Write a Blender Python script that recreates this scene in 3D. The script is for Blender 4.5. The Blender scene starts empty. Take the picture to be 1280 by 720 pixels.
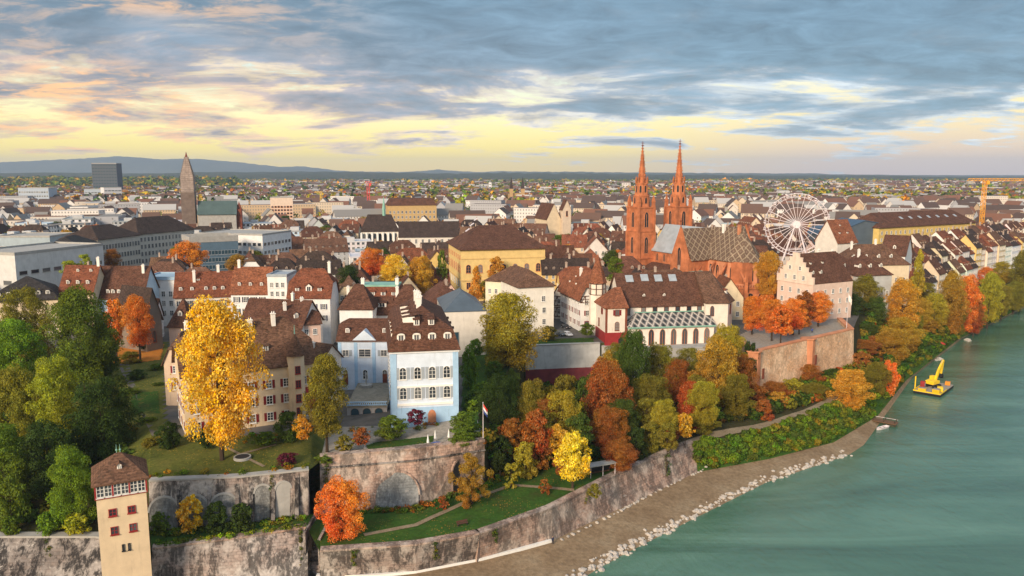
import bpy, math, random
import numpy as np
from mathutils import Vector, Matrix
from mathutils.bvhtree import BVHTree

R = math.radians
scene = bpy.context.scene
COL = scene.collection
rnd = random.Random(7)

# ------------------------------------------------------------------ camera
CAMH, PITCH, FPX = 75.0, R(8.25), 1000.0
cam_d = bpy.data.cameras.new('camera')
cam_d.sensor_width = 36.0
cam_d.lens = 36.0 * FPX / 1280.0
cam_d.clip_start = 1.0
cam_d.clip_end = 60000.0
cam = bpy.data.objects.new('camera', cam_d)
cam.location = (0, 0, CAMH)
cam.rotation_euler = (R(90) - PITCH, 0, 0)
COL.objects.link(cam)
scene.camera = cam

# ------------------------------------------------------------------ light
SUN_AZ, SUN_EL = R(-152), R(23)            # azimuth from +Y, negative = to the left
sun_d = bpy.data.lights.new('sun', 'SUN')
sun_d.energy = 4.0
sun_d.angle = R(16)
sun_d.color = (1.0, 0.80, 0.58)
sun = bpy.data.objects.new('sun', sun_d)
sdir = Vector((math.sin(SUN_AZ) * math.cos(SUN_EL), math.cos(SUN_AZ) * math.cos(SUN_EL), math.sin(SUN_EL)))
sun.rotation_euler = (-sdir).to_track_quat('-Z', 'Y').to_euler()
sun.location = (0, 0, 300)
COL.objects.link(sun)
scene.view_settings.view_transform = 'Standard'
scene.view_settings.look = 'None'
scene.view_settings.exposure = 0.36
scene.view_settings.gamma = 1.0
scene.view_settings.use_curve_mapping = False
scene.cycles.max_bounces = 6
scene.cycles.diffuse_bounces = 3
scene.cycles.glossy_bounces = 2
scene.cycles.transmission_bounces = 2
scene.cycles.volume_bounces = 0
scene.cycles.transparent_max_bounces = 4
scene.cycles.caustics_reflective = False
scene.cycles.caustics_refractive = False
scene.cycles.use_denoising = True


# ------------------------------------------------------------------ node helpers
class NT:
    def __init__(s, tree):
        s.t = tree
        tree.nodes.clear()

    def n(s, typ, ins=None, **props):
        nd = s.t.nodes.new(typ)
        for k, v in props.items():
            setattr(nd, k, v)
        for k, v in (ins or {}).items():
            sock = nd.inputs[k]
            if isinstance(v, bpy.types.NodeSocket):
                s.t.links.new(v, sock)
            else:
                sock.default_value = v
        return nd

    def math(s, op, a, b=0.0, c=0.0, clamp=False):
        nd = s.n('ShaderNodeMath', {0: a, 1: b, 2: c}, operation=op)
        nd.use_clamp = clamp
        return nd.outputs[0]

    def mix(s, f, a, b, blend='MIX'):
        nd = s.t.nodes.new('ShaderNodeMix')
        nd.data_type = 'RGBA'
        nd.blend_type = blend
        for sock, v in ((nd.inputs[0], f), (nd.inputs[6], a), (nd.inputs[7], b)):
            if isinstance(v, bpy.types.NodeSocket):
                s.t.links.new(v, sock)
            else:
                if sock.type == 'RGBA' and len(v) == 3:
                    v = (*v, 1)
                sock.default_value = v
        return nd.outputs[2]

    def ramp(s, f, stops, interp='LINEAR'):
        nd = s.n('ShaderNodeValToRGB', {0: f})
        cr = nd.color_ramp
        cr.interpolation = interp
        while len(cr.elements) < len(stops):
            cr.elements.new(0.5)
        for e, (p, c) in zip(cr.elements, stops):
            e.position = p
            if not hasattr(c, '__len__'):
                c = (c, c, c)
            e.color = (*c, 1)
        return nd.outputs[0]

    def sstep(s, x, lo, hi):
        nd = s.n('ShaderNodeMapRange', {0: x, 1: lo, 2: hi, 3: 0.0, 4: 1.0}, interpolation_type='SMOOTHSTEP')
        return nd.outputs[0]

    def noise(s, vec, scale, detail=4, rough=0.55, dist=0.0):
        nd = s.n('ShaderNodeTexNoise', {'Vector': vec, 'Scale': scale, 'Detail': detail, 'Roughness': rough, 'Distortion': dist})
        return nd.outputs[0]

    def mapv(s, vec, scale=(1, 1, 1), loc=(0, 0, 0), rot=(0, 0, 0)):
        return s.n('ShaderNodeMapping', {'Vector': vec, 'Location': loc, 'Rotation': rot, 'Scale': scale}).outputs[0]


# ------------------------------------------------------------------ sky
world = bpy.data.worlds.new('World')
scene.world = world
world.use_nodes = True
w = NT(world.node_tree)
gen = w.n('ShaderNodeTexCoord').outputs['Generated']
sep = w.n('ShaderNodeSeparateXYZ', {0: gen})
dx, dy, dz = sep.outputs
az = w.math('ARCTAN2', dx, dy)                       # 0 = straight ahead, negative = left
el = w.math('MAXIMUM', dz, 0.0)
zz = w.math('ADD', el, 0.13)
pu = w.math('DIVIDE', dx, zz)
pv = w.math('DIVIDE', dy, zz)
pl = w.n('ShaderNodeCombineXYZ', {0: pu, 1: pv, 2: 0.0}).outputs[0]
n1 = w.noise(w.mapv(pl, (1.1, 1.3, 1), (8.6, 27.4, 0), (0, 0, R(-6))), 1.0, 9, 0.60, 0.35)
n2 = w.noise(w.mapv(pl, (3.4, 4.4, 1), (7.1, 4.2, 2)), 1.0, 8, 0.66, 0.5)
n3 = w.noise(w.mapv(pl, (0.62, 0.45, 1), (13.0, 9.0, 5)), 1.0, 4, 0.5, 0.2)
right = w.sstep(az, -0.45, 0.25)
left = w.sstep(az, -0.10, -0.55)
high = w.sstep(el, 0.05, 0.15)
cov = w.math('ADD', w.math('MULTIPLY', n1, 0.66), w.math('MULTIPLY', n2, 0.26))
cov = w.math('ADD', cov, w.math('MULTIPLY', n3, 0.22))
cov = w.math('ADD', cov, w.math('MULTIPLY', w.math('MULTIPLY', high, right), 0.13))
cov = w.math('ADD', cov, w.math('MULTIPLY', high, 0.070))
cov = w.math('ADD', cov, w.math('MULTIPLY', w.math('MULTIPLY', w.sstep(az, 0.05, -0.3), w.sstep(el, 0.03, 0.08)), 0.04))
cov = w.math('ADD', cov, w.math('MULTIPLY', w.sstep(el, 0.045, 0.0), -0.10))
cov = w.math('ADD', cov, w.math('MULTIPLY', w.sstep(el, 0.25, 0.5), -0.05))
cmask = w.sstep(cov, 0.535, 0.600)
thick = w.sstep(cov, 0.575, 0.74)
clear_l = w.ramp(el, [(0.0, (1.06, 0.72, 0.12)), (0.03, (1.06, 0.84, 0.19)), (0.07, (0.95, 0.88, 0.46)), (0.115, (0.72, 0.82, 0.72)), (0.22, (0.46, 0.66, 0.74)), (0.4, (0.38, 0.50, 0.60)), (1.0, (0.42, 0.52, 0.62))])
clear_r = w.ramp(el, [(0.0, (0.70, 0.52, 0.44)), (0.03, (0.84, 0.62, 0.40)), (0.07, (0.96, 0.78, 0.36)), (0.115, (0.86, 0.84, 0.66)), (0.22, (0.46, 0.63, 0.70)), (0.4, (0.38, 0.50, 0.60)), (1.0, (0.42, 0.52, 0.62))])
clear = w.mix(w.sstep(az, 0.0, 0.42), clear_l, clear_r)
cold = w.ramp(thick, [(0.0, (0.60, 0.66, 0.70)), (0.3, (0.29, 0.37, 0.45)), (0.65, (0.185, 0.285, 0.375)), (1.0, (0.135, 0.23, 0.315))])
warm = w.ramp(thick, [(0.0, (0.88, 0.66, 0.38)), (0.3, (0.40, 0.34, 0.35)), (0.65, (0.25, 0.26, 0.31)), (1.0, (0.18, 0.215, 0.275))])
cloud = w.mix(w.math('MULTIPLY', w.sstep(az, 0.34, -0.30), w.sstep(el, 0.23, 0.07)), cold, warm)
# billows lit from the west, pink-orange on the sunward side
glow = w.math('MULTIPLY', left, w.math('MULTIPLY', w.sstep(n2, 0.44, 0.60), w.sstep(n3, 0.34, 0.54)))
cloud = w.mix(w.math('MULTIPLY', glow, 0.85), cloud, (0.92, 0.48, 0.16))
puff = w.math('ADD', 0.05, w.math('MULTIPLY', n2, 1.9))
cloud = w.mix(1.0, cloud, w.n('ShaderNodeCombineXYZ', {0: puff, 1: puff, 2: puff}).outputs[0], 'MULTIPLY')
# unseen sky overhead: a pale veil added to set the fill light
cloud = w.mix(w.sstep(el, 0.26, 0.5), cloud, (0.42, 0.50, 0.59))
skycol = w.mix(cmask, clear, cloud)
nishi = w.n('ShaderNodeTexSky', sky_type='NISHITA')
nishi.sun_disc = False
nishi.sun_elevation = SUN_EL
nishi.sun_rotation = SUN_AZ
bg1 = w.n('ShaderNodeBackground', {'Color': nishi.outputs[0], 'Strength': 0.012})
bg2 = w.n('ShaderNodeBackground', {'Color': skycol, 'Strength': 0.93})
add = w.n('ShaderNodeAddShader', {0: bg1.outputs[0], 1: bg2.outputs[0]})
w.n('ShaderNodeOutputWorld', {'Surface': add.outputs[0]})


# ------------------------------------------------------------------ pixel <-> world measuring (photo is 1280 x 720)
SP, CP = math.sin(PITCH), math.cos(PITCH)


def D_(py, z):                       # ground distance of a point of height z seen at photo row py
    v = (360 - py) / FPX
    return (CAMH - z) * (CP + v * SP) / (SP - v * CP)


def X_(px, y, z):
    return (px - 640) / FPX * (y * CP + (CAMH - z) * SP)


def P_(px, py, z):
    y = D_(py, z)
    return Vector((X_(px, y, z), y, z))


def W_(px, y, z):
    return Vector((X_(px, y, z), y, z))


def zpy(y, py):                      # height seen at row py at ground distance y
    v = (360 - py) / FPX
    return CAMH + y * (v * CP - SP) / (CP + v * SP)


def proj(p):
    d = p[1] * CP + (CAMH - p[2]) * SP
    u = p[1] * SP + (p[2] - CAMH) * CP
    return 640 + FPX * p[0] / d, 360 - FPX * u / d


# ------------------------------------------------------------------ mesh builder
class MB:
    def __init__(s):
        s.v, s.f, s.m = [], [], []

    def add(s, vs, fs, mat=0):
        b = len(s.v)
        s.v += [tuple(p) for p in vs]
        for f in fs:
            s.f.append([b + i for i in f])
            s.m.append(mat)
        return s

    def box(s, x0, x1, y0, y1, z0, z1, mat=0):
        v = [(x0, y0, z0), (x1, y0, z0), (x1, y1, z0), (x0, y1, z0), (x0, y0, z1), (x1, y0, z1), (x1, y1, z1), (x0, y1, z1)]
        return s.add(v, [(3, 2, 1, 0), (4, 5, 6, 7), (0, 1, 5, 4), (1, 2, 6, 5), (2, 3, 7, 6), (3, 0, 4, 7)], mat)

    def obox(s, c, ax, ay, az, mat=0):         # oriented box: centre and three half-axis vectors
        c, ax, ay, az = map(Vector, (c, ax, ay, az))
        v = [c + i * ax + j * ay + k * az for k in (-1, 1) for i, j in ((-1, -1), (1, -1), (1, 1), (-1, 1))]
        return s.add(v, [(3, 2, 1, 0), (4, 5, 6, 7), (0, 1, 5, 4), (1, 2, 6, 5), (2, 3, 7, 6), (3, 0, 4, 7)], mat)

    def prism(s, pts, ext, mat=0):
        n = len(pts)
        e = Vector(ext)
        v = [Vector(p) for p in pts] + [Vector(p) + e for p in pts]
        return s.add(v, [list(range(n))[::-1], list(range(n, 2 * n))] + [(i, (i + 1) % n, n + (i + 1) % n, n + i) for i in range(n)], mat)

    def tube(s, p0, p1, r0, r1=None, n=8, mat=0, cap=True):
        r1 = r0 if r1 is None else r1
        p0, p1 = Vector(p0), Vector(p1)
        d = (p1 - p0).normalized()
        a = d.orthogonal().normalized()
        b = d.cross(a)
        v = []
        for p, r in ((p0, r0), (p1, r1)):
            for i in range(n):
                t = 2 * math.pi * i / n
                v.append(p + r * (math.cos(t) * a + math.sin(t) * b))
        f = [(i, (i + 1) % n, n + (i + 1) % n, n + i) for i in range(n)]
        if cap:
            f += [list(range(n))[::-1], list(range(n, 2 * n))]
        return s.add(v, f, mat)

    def frustum(s, n, r0, z0, r1, z1, mat=0, cx=0, cy=0, rot=0.0):   # vertical n-gon frustum
        v = []
        for r, z in ((r0, z0), (r1, z1)):
            for i in range(n):
                t = 2 * math.pi * (i + 0.5) / n + rot
                v.append((cx + r * math.cos(t), cy + r * math.sin(t), z))
        return s.add(v, [list(range(n))[::-1], list(range(n, 2 * n))] + [(i, (i + 1) % n, n + (i + 1) % n, n + i) for i in range(n)], mat)

    def shell(s, vs, fs, t, mat=0):            # thickened surface
        n = len(vs)
        edges = {}
        for f in fs:
            for i in range(len(f)):
                a, b = f[i], f[(i + 1) % len(f)]
                k = (min(a, b), max(a, b))
                edges[k] = None if k in edges else (a, b)
        v = [Vector(p) for p in vs] + [Vector(p) - Vector((0, 0, t)) for p in vs]
        g = [list(f) for f in fs] + [[n + i for i in f][::-1] for f in fs]
        for e in edges.values():
            if e:
                a, b = e
                g.append([b, a, n + a, n + b])
        return s.add(v, g, mat)

    def mesh(s, name, mats, smooth=False):
        me = bpy.data.meshes.new(name)
        me.from_pydata(s.v, [], s.f)
        for m in (mats if isinstance(mats, (list, tuple)) else [mats]):
            me.materials.append(m)
        me.polygons.foreach_set('material_index', s.m)
        if smooth:
            me.polygons.foreach_set('use_smooth', [True] * len(s.f))
        me.update()
        return me

    def build(s, name, mats, parent=None, smooth=False, color=None, loc=None, rz=0.0):
        return link(name, s.mesh(name, mats, smooth), parent, color, loc, rz)


def link(name, mesh, parent=None, color=None, loc=None, rz=0.0):
    o = bpy.data.objects.new(name, mesh)
    COL.objects.link(o)
    if parent is not None:
        o.parent = parent
        KIDS.setdefault(parent.name, []).append(o)
    if color is not None:
        o.color = (*color, 1)
    if loc is not None:
        o.location = loc
    if rz:
        o.rotation_euler = (0, 0, rz)
    return o


KIDS = {}
LABELQ = []          # (object, base label, anchor) - repeats get an ordinal at the end


def empty(name, loc, rz=0.0):
    o = bpy.data.objects.new(name, None)
    COL.objects.link(o)
    o.location = loc
    o.rotation_euler = (0, 0, rz)
    o.empty_display_size = 0.5
    return o


def tag(o, label, cat, group=None, q=True, at=None):
    o['label'] = label
    o['category'] = cat
    if group:
        o['group'] = group
    if q:
        LABELQ.append((o, label, at if at is not None else tuple(o.location)))
    return o


def copy_tree(o, parent=None):
    c = o.copy()
    COL.objects.link(c)
    if parent is not None:
        c.parent = parent
        KIDS.setdefault(parent.name, []).append(c)
    for ch in KIDS.get(o.name, []):
        copy_tree(ch, c)
    return c


def kind(o, k='structure'):
    o['kind'] = k
    return o


# ------------------------------------------------------------------ materials
MATS = {}


def new_mat(name):
    m = bpy.data.materials.new(name)
    m.use_nodes = True
    MATS[name] = m
    return m, NT(m.node_tree)


def finish(t, col, rough=0.85, bump=None, bump_d=0.05, spec=0.3, metal=0.0):
    ins = {'Base Color': col, 'Roughness': rough, 'Specular IOR Level': spec, 'Metallic': metal}
    if bump is not None:
        ins['Normal'] = t.n('ShaderNodeBump', {'Height': bump, 'Strength': 0.6, 'Distance': bump_d}).outputs[0]
    p = t.n('ShaderNodeBsdfPrincipled', ins)
    t.n('ShaderNodeOutputMaterial', {'Surface': p.outputs[0]})


def base_in(t, col):
    """colour input: fixed, or the object's own colour"""
    if col is None:
        return t.n('ShaderNodeObjectInfo').outputs['Color']
    return (*col, 1)


def plain(name, col=None, rough=0.8, var=0.18, scale=0.6, spec=0.3, metal=0.0, bump=0.0, streak=0.0):
    m, t = new_mat(name)
    co = t.n('ShaderNodeTexCoord').outputs['Object']
    nz = t.noise(co, scale, 5, 0.6)
    k = t.n('ShaderNodeMapRange', {0: nz, 1: 0.25, 2: 0.75, 3: 1 - var, 4: 1 + var}).outputs[0]
    c = t.mix(1.0, base_in(t, col), t.n('ShaderNodeCombineXYZ', {0: k, 1: k, 2: k}).outputs[0], 'MULTIPLY')
    if streak:
        st = t.noise(t.mapv(co, (1.1, 1.1, 0.12)), 1.3, 5, 0.65)
        c = t.mix(t.math('MULTIPLY', t.sstep(st, 0.55, 0.75), streak), c, (0.09, 0.08, 0.07))
    finish(t, c, rough, nz if bump else None, bump, spec, metal)
    return m


def tile_mat(name, col=None, cell=2.6):
    m, t = new_mat(name)
    co = t.n('ShaderNodeTexCoord').outputs['Object']
    vor = t.n('ShaderNodeTexVoronoi', {'Vector': t.mapv(co, (1, 1, 1.5)), 'Scale': cell}).outputs['Color']
    vv = t.n('ShaderNodeSeparateXYZ', {0: vor}).outputs[0]
    k = t.n('ShaderNodeMapRange', {0: vv, 3: 0.62, 4: 1.42}).outputs[0]
    nz = t.noise(co, 0.35, 5, 0.65)
    rows = t.n('ShaderNodeTexWave', {'Vector': co, 'Scale': 0.9, 'Distortion': 0.6, 'Detail': 1.0}, wave_type='BANDS', bands_direction='Z').outputs[0]
    k2 = t.math('MULTIPLY', k, t.n('ShaderNodeMapRange', {0: nz, 1: 0.3, 2: 0.7, 3: 0.7, 4: 1.3}).outputs[0])
    k2 = t.math('MULTIPLY', k2, t.n('ShaderNodeMapRange', {0: rows, 3: 0.86, 4: 1.12}).outputs[0])
    c = t.mix(1.0, base_in(t, col), t.n('ShaderNodeCombineXYZ', {0: k2, 1: k2, 2: k2}).outputs[0], 'MULTIPLY')
    moss = t.noise(co, 0.9, 6, 0.7)
    c = t.mix(t.math('MULTIPLY', t.sstep(moss, 0.56, 0.7), 0.55), c, (0.055, 0.05, 0.035))
    pale = t.noise(t.mapv(co, (1, 1, 1), (9, 3, 1)), 2.2, 4, 0.7)
    c = t.mix(t.math('MULTIPLY', t.sstep(pale, 0.6, 0.72), 0.35), c, (0.26, 0.17, 0.12))
    finish(t, c, 0.9, vv, 0.04, 0.15)
    return m


plain('plaster', None, 0.9, 0.13, 0.45, 0.15, streak=0.28)
plain('white_plaster', (0.78, 0.75, 0.70), 0.9, 0.09, 0.5, 0.15, streak=0.16)
plain('trim_white', (0.80, 0.79, 0.76), 0.7, 0.08, 0.8)
plain('paint', None, 0.55, 0.08, 0.8)
plain('frame_white', (0.72, 0.71, 0.68), 0.6, 0.05, 1.0)
plain('concrete', (0.36, 0.35, 0.33), 0.9, 0.2, 0.5, streak=0.2)
plain('metal_grey', (0.32, 0.36, 0.40), 0.45, 0.2, 0.4, 0.5)
plain('copper_green', (0.22, 0.42, 0.34), 0.6, 0.2, 0.5)
plain('sandstone', (0.43, 0.150, 0.066), 0.9, 0.42, 0.35, 0.15, bump=0.08, streak=0.3)
plain('sandstone_light', (0.55, 0.235, 0.125), 0.9, 0.28, 0.4, 0.15, bump=0.08, streak=0.22)
plain('sandstone_dark', (0.20, 0.060, 0.035), 0.9, 0.3, 0.5, 0.15)
plain('bark', (0.06, 0.042, 0.03), 0.95, 0.4, 2.0, 0.1, bump=0.05)
plain('asphalt', (0.10, 0.10, 0.10), 0.9, 0.25, 0.3, 0.2)
plain('gravel', (0.30, 0.27, 0.23), 0.95, 0.3, 1.2, 0.1)
plain('wood', (0.16, 0.09, 0.05), 0.8, 0.3, 1.5)
plain('timber', (0.10, 0.045, 0.03), 0.85, 0.3, 1.5)
plain('red_paint', (0.28, 0.025, 0.025), 0.6, 0.15, 1.0)
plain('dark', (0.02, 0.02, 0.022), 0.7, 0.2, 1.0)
plain('yellow_paint', (0.80, 0.52, 0.02), 0.45, 0.12, 0.8)
plain('orange_paint', (0.75, 0.25, 0.02), 0.5, 0.1, 0.8)
plain('steel_white', (0.70, 0.63, 0.66), 0.4, 0.06, 0.5, 0.5)
plain('rubber', (0.02, 0.02, 0.02), 0.9, 0.2, 2.0)
plain('skin', (0.45, 0.27, 0.19), 0.6, 0.05, 3.0)
plain('cloth', None, 0.9, 0.1, 4.0)
tile_mat('tile')
tile_mat('slate', (0.045, 0.05, 0.055))

m, t = new_mat('glass')
nz = t.n('ShaderNodeObjectInfo').outputs['Random']
c = t.ramp(nz, [(0, (0.014, 0.017, 0.022)), (0.45, (0.045, 0.053, 0.066)), (0.75, (0.12, 0.125, 0.13)), (1, (0.24, 0.23, 0.22))])  # paler panes: sky reflection and curtains put into the base colour
finish(t, c, 0.12, None, 0, 0.6)

m, t = new_mat('glass_blue')
finish(t, (0.03, 0.07, 0.10, 1), 0.12, None, 0, 0.7)

# leaf material: the tree's own colour (object colour), varied per leaf and per bough
m, t = new_mat('leaf')
oi = t.n('ShaderNodeObjectInfo')
rpi = t.n('ShaderNodeNewGeometry').outputs['Random Per Island']
co = t.n('ShaderNodeTexCoord').outputs['Object']
wn = t.n('ShaderNodeTexWhiteNoise', {'W': rpi}, noise_dimensions='1D').outputs[0]
mid = t.noise(co, 9.0, 2, 0.5)
k = t.math('MULTIPLY', t.n('ShaderNodeMapRange', {0: rpi, 3: 0.72, 4: 1.32}).outputs[0], t.n('ShaderNodeMapRange', {0: mid, 1: 0.3, 2: 0.7, 3: 0.68, 4: 1.36}).outputs[0])
big = t.noise(t.n('ShaderNodeVectorMath', {0: co, 1: oi.outputs['Random']}, operation='ADD').outputs[0], 0.34, 3, 0.6)
hs = t.n('ShaderNodeHueSaturation', {'Hue': t.n('ShaderNodeMapRange', {0: big, 1: 0.3, 2: 0.7, 3: 0.462, 4: 0.542}).outputs[0],
         'Saturation': 1.0, 'Value': k, 'Fac': 1.0, 'Color': oi.outputs['Color']}).outputs[0]
hs2 = t.n('ShaderNodeHueSaturation', {'Hue': t.n('ShaderNodeMapRange', {0: wn, 3: 0.482, 4: 0.518}).outputs[0],
          'Saturation': t.n('ShaderNodeMapRange', {0: wn, 3: 1.08, 4: 0.85}).outputs[0], 'Value': 1.0, 'Fac': 1.0, 'Color': hs}).outputs[0]
df = t.n('ShaderNodeBsdfDiffuse', {'Color': hs2})
tl = t.n('ShaderNodeBsdfTranslucent', {'Color': hs2})
mx = t.n('ShaderNodeMixShader', {0: 0.26, 1: df.outputs[0], 2: tl.outputs[0]})
t.n('ShaderNodeOutputMaterial', {'Surface': mx.outputs[0]})


# old river masonry: courses of reddish and grey blocks, black damp stains, pale efflorescence
def masonry(name, c1, c2, c3, stain=0.8, scale=1.0):
    m, t = new_mat(name)
    co = t.n('ShaderNodeTexCoord').outputs['Object']
    sp = t.n('ShaderNodeSeparateXYZ', {0: co})
    uv = t.n('ShaderNodeCombineXYZ', {0: t.math('ADD', sp.outputs[0], t.math('MULTIPLY', sp.outputs[1], 0.6)), 1: sp.outputs[2], 2: 0.0}).outputs[0]
    br = t.n('ShaderNodeTexBrick', {'Vector': uv, 'Color1': (*c1, 1), 'Color2': (*c2, 1), 'Mortar': (*[x * 0.55 for x in c1], 1), 'Scale': 1.0 * scale,
             'Mortar Size': 0.03, 'Bias': 0.0, 'Brick Width': 1.1, 'Row Height': 0.5})
    big = t.noise(co, 0.16, 6, 0.6)
    c = t.mix(t.sstep(big, 0.42, 0.6), br.outputs[0], (*c3, 1))
    fine = t.noise(co, 1.4, 6, 0.7)
    c = t.mix(0.75, c, t.ramp(fine, [(0.25, 0.45), (0.75, 1.5)]), 'MULTIPLY')
    st = t.noise(t.mapv(co, (0.42, 0.30, 0.22), (5, 2, 0)), 1.0, 8, 0.72, 0.2)
    st2 = t.noise(t.mapv(co, (2.2, 1.6, 0.22)), 1.0, 5, 0.65)
    smask = t.math('MULTIPLY', t.sstep(st, 0.43, 0.54), t.sstep(st2, 0.28, 0.50))
    c = t.mix(t.math('MULTIPLY', smask, stain), c, (0.022, 0.021, 0.022))
    pale = t.noise(t.mapv(co, (0.7, 0.7, 0.9), (3, 8, 2)), 1.0, 7, 0.75)
    c = t.mix(t.math('MULTIPLY', t.sstep(pale, 0.58, 0.68), 0.7), c, (0.50, 0.46, 0.42))
    finish(t, c, 0.95, fine, 0.12, 0.1)
    return m


masonry('river_masonry', (0.38, 0.295, 0.255), (0.32, 0.265, 0.235), (0.44, 0.395, 0.36), 0.78)
masonry('river_masonry_dark', (0.22, 0.18, 0.16), (0.17, 0.15, 0.14), (0.32, 0.29, 0.27), 0.92)
masonry('river_masonry_red', (0.44, 0.29, 0.225), (0.37, 0.265, 0.215), (0.46, 0.37, 0.31), 0.6)
masonry('pfalz_masonry', (0.76, 0.47, 0.28), (0.68, 0.42, 0.26), (0.78, 0.54, 0.36), 0.25)
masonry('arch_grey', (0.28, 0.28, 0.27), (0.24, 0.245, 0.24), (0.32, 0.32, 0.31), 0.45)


def ground_mat(name, cols, scale, rough=0.95, bump=0.1, leaves=None):
    m, t = new_mat(name)
    co = t.n('ShaderNodeTexCoord').outputs['Object']
    a = t.noise(co, scale, 6, 0.65)
    b = t.noise(co, scale * 9, 4, 0.7)
    c = t.ramp(a, [(0.3, cols[0]), (0.5, cols[1]), (0.7, cols[2])])
    c = t.mix(0.8, c, t.ramp(b, [(0.25, 0.55), (0.75, 1.4)]), 'MULTIPLY')
    if leaves:
        vo = t.n('ShaderNodeTexVoronoi', {'Vector': co, 'Scale': 2.2}).outputs
        near = t.math('LESS_THAN', vo['Distance'], 0.30)
        pick = t.math('GREATER_THAN', t.n('ShaderNodeSeparateXYZ', {0: vo['Color']}).outputs[0], 0.62)
        drift = t.sstep(t.noise(co, 0.11, 3, 0.6), 0.42, 0.62)
        c = t.mix(t.math('MULTIPLY', t.math('MULTIPLY', near, pick), t.math('MULTIPLY', drift, 0.8)), c, (*leaves, 1))
    finish(t, c, rough, b, bump, 0.1)
    return m


ground_mat('grass_lush', [(0.050, 0.062, 0.014), (0.036, 0.088, 0.013), (0.060, 0.105, 0.018)], 0.16, leaves=(0.34, 0.19, 0.03))
ground_mat('grass_olive', [(0.06, 0.075, 0.015), (0.10, 0.11, 0.022), (0.13, 0.125, 0.03)], 0.2, leaves=(0.42, 0.26, 0.03))
ground_mat('forest_floor', [(0.035, 0.030, 0.016), (0.055, 0.05, 0.02), (0.05, 0.065, 0.02)], 0.15, leaves=(0.26, 0.12, 0.03))
ground_mat('leaf_litter', [(0.40, 0.13, 0.02), (0.50, 0.19, 0.03), (0.32, 0.14, 0.03)], 0.4)
ground_mat('city_paving', [(0.09, 0.085, 0.08), (0.13, 0.12, 0.11), (0.17, 0.155, 0.14)], 0.03)
ground_mat('path_earth', [(0.20, 0.15, 0.09), (0.26, 0.20, 0.13), (0.30, 0.24, 0.16)], 0.3)
ground_mat('courtyard', [(0.22, 0.20, 0.16), (0.27, 0.24, 0.19), (0.30, 0.27, 0.22)], 0.15)
m = ground_mat('shingle', [(0.20, 0.135, 0.08), (0.255, 0.18, 0.11), (0.30, 0.23, 0.15)], 0.12, 0.95, 0.2)
ground_mat('boulder_stone', [(0.36, 0.32, 0.28), (0.48, 0.43, 0.38), (0.55, 0.50, 0.45)], 0.6)
ground_mat('hill_far', [(0.040, 0.055, 0.035), (0.055, 0.07, 0.04), (0.08, 0.085, 0.05)], 0.0012)
ground_mat('hill_near', [(0.022, 0.036, 0.018), (0.04, 0.052, 0.02), (0.075, 0.062, 0.026)], 0.006)

# tiled roofs with lozenge patterns
def lozenge(name, size, ground, line1, line2, dots, vs=1.05):
    m, t = new_mat(name)
    co = t.n('ShaderNodeTexCoord').outputs['Object']
    sp = t.n('ShaderNodeSeparateXYZ', {0: co})
    nn = t.n('ShaderNodeSeparateXYZ', {0: t.n('ShaderNodeTexCoord').outputs['Normal']}).outputs
    ln_ = t.math('SQRT', t.math('ADD', t.math('MULTIPLY', nn[0], nn[0]), t.math('ADD', t.math('MULTIPLY', nn[1], nn[1]), 1e-5)))
    al = t.math('SUBTRACT', t.math('MULTIPLY', nn[0], sp.outputs[1]), t.math('MULTIPLY', nn[1], sp.outputs[0]))   # along the eaves
    u = t.math('DIVIDE', t.math('DIVIDE', al, ln_), size)
    v = t.math('DIVIDE', sp.outputs[2], size * vs)
    a = t.math('ABSOLUTE', t.math('SUBTRACT', t.math('FRACT', t.math('ADD', u, v)), 0.5))
    b = t.math('ABSOLUTE', t.math('SUBTRACT', t.math('FRACT', t.math('SUBTRACT', u, v)), 0.5))
    edge = t.math('MAXIMUM', a, b)
    ln = t.math('GREATER_THAN', edge, 0.42)
    ln2 = t.math('GREATER_THAN', edge, 0.30)
    dot = t.math('LESS_THAN', edge, 0.16)
    nz = t.noise(co, 0.5, 5, 0.7)
    c = t.mix(ln2, (*ground, 1), (*line2, 1))
    c = t.mix(ln, c, (*line1, 1))
    c = t.mix(dot, c, (*dots, 1))
    c = t.mix(0.85, c, t.ramp(nz, [(0.3, 0.6), (0.7, 1.35)]), 'MULTIPLY')
    sp2 = t.noise(co, 3.0, 3, 0.7)
    c = t.mix(0.6, c, t.ramp(sp2, [(0.3, 0.6), (0.7, 1.35)]), 'MULTIPLY')
    finish(t, c, 0.85, None, 0, 0.15)
    return m


lozenge('minster_tiles', 3.0, (0.125, 0.078, 0.055), (0.29, 0.225, 0.16), (0.145, 0.10, 0.07), (0.16, 0.115, 0.085))
lozenge('aisle_tiles', 2.4, (0.075, 0.08, 0.085), (0.50, 0.45, 0.40), (0.22, 0.19, 0.17), (0.03, 0.036, 0.036), 0.85)

# the river: opaque turquoise water with small waves
m, t = new_mat('river_water')
co = t.n('ShaderNodeTexCoord').outputs['Object']
a = t.noise(t.mapv(co, (0.011, 0.06, 1), (0, 0, 0), (0, 0, R(-42))), 1.0, 7, 0.62, 0.9)
b = t.noise(t.mapv(co, (0.85, 0.45, 1), (0, 0, 0), (0, 0, R(35))), 1.0, 6, 0.7, 0.8)
c = t.ramp(a, [(0.3, (0.036, 0.098, 0.060)), (0.5, (0.062, 0.155, 0.102)), (0.75, (0.115, 0.235, 0.165))])
bh = t.math('ADD', t.math('MULTIPLY', b, 0.5), t.noise(t.mapv(co, (0.16, 0.09, 1)), 1.0, 3, 0.5, 0.6))
finish(t, c, 0.06, bh, 0.42, 0.5)
# ================================================================== TERRAIN
def line(pts):
    return [P_(*p) for p in pts]


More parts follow.
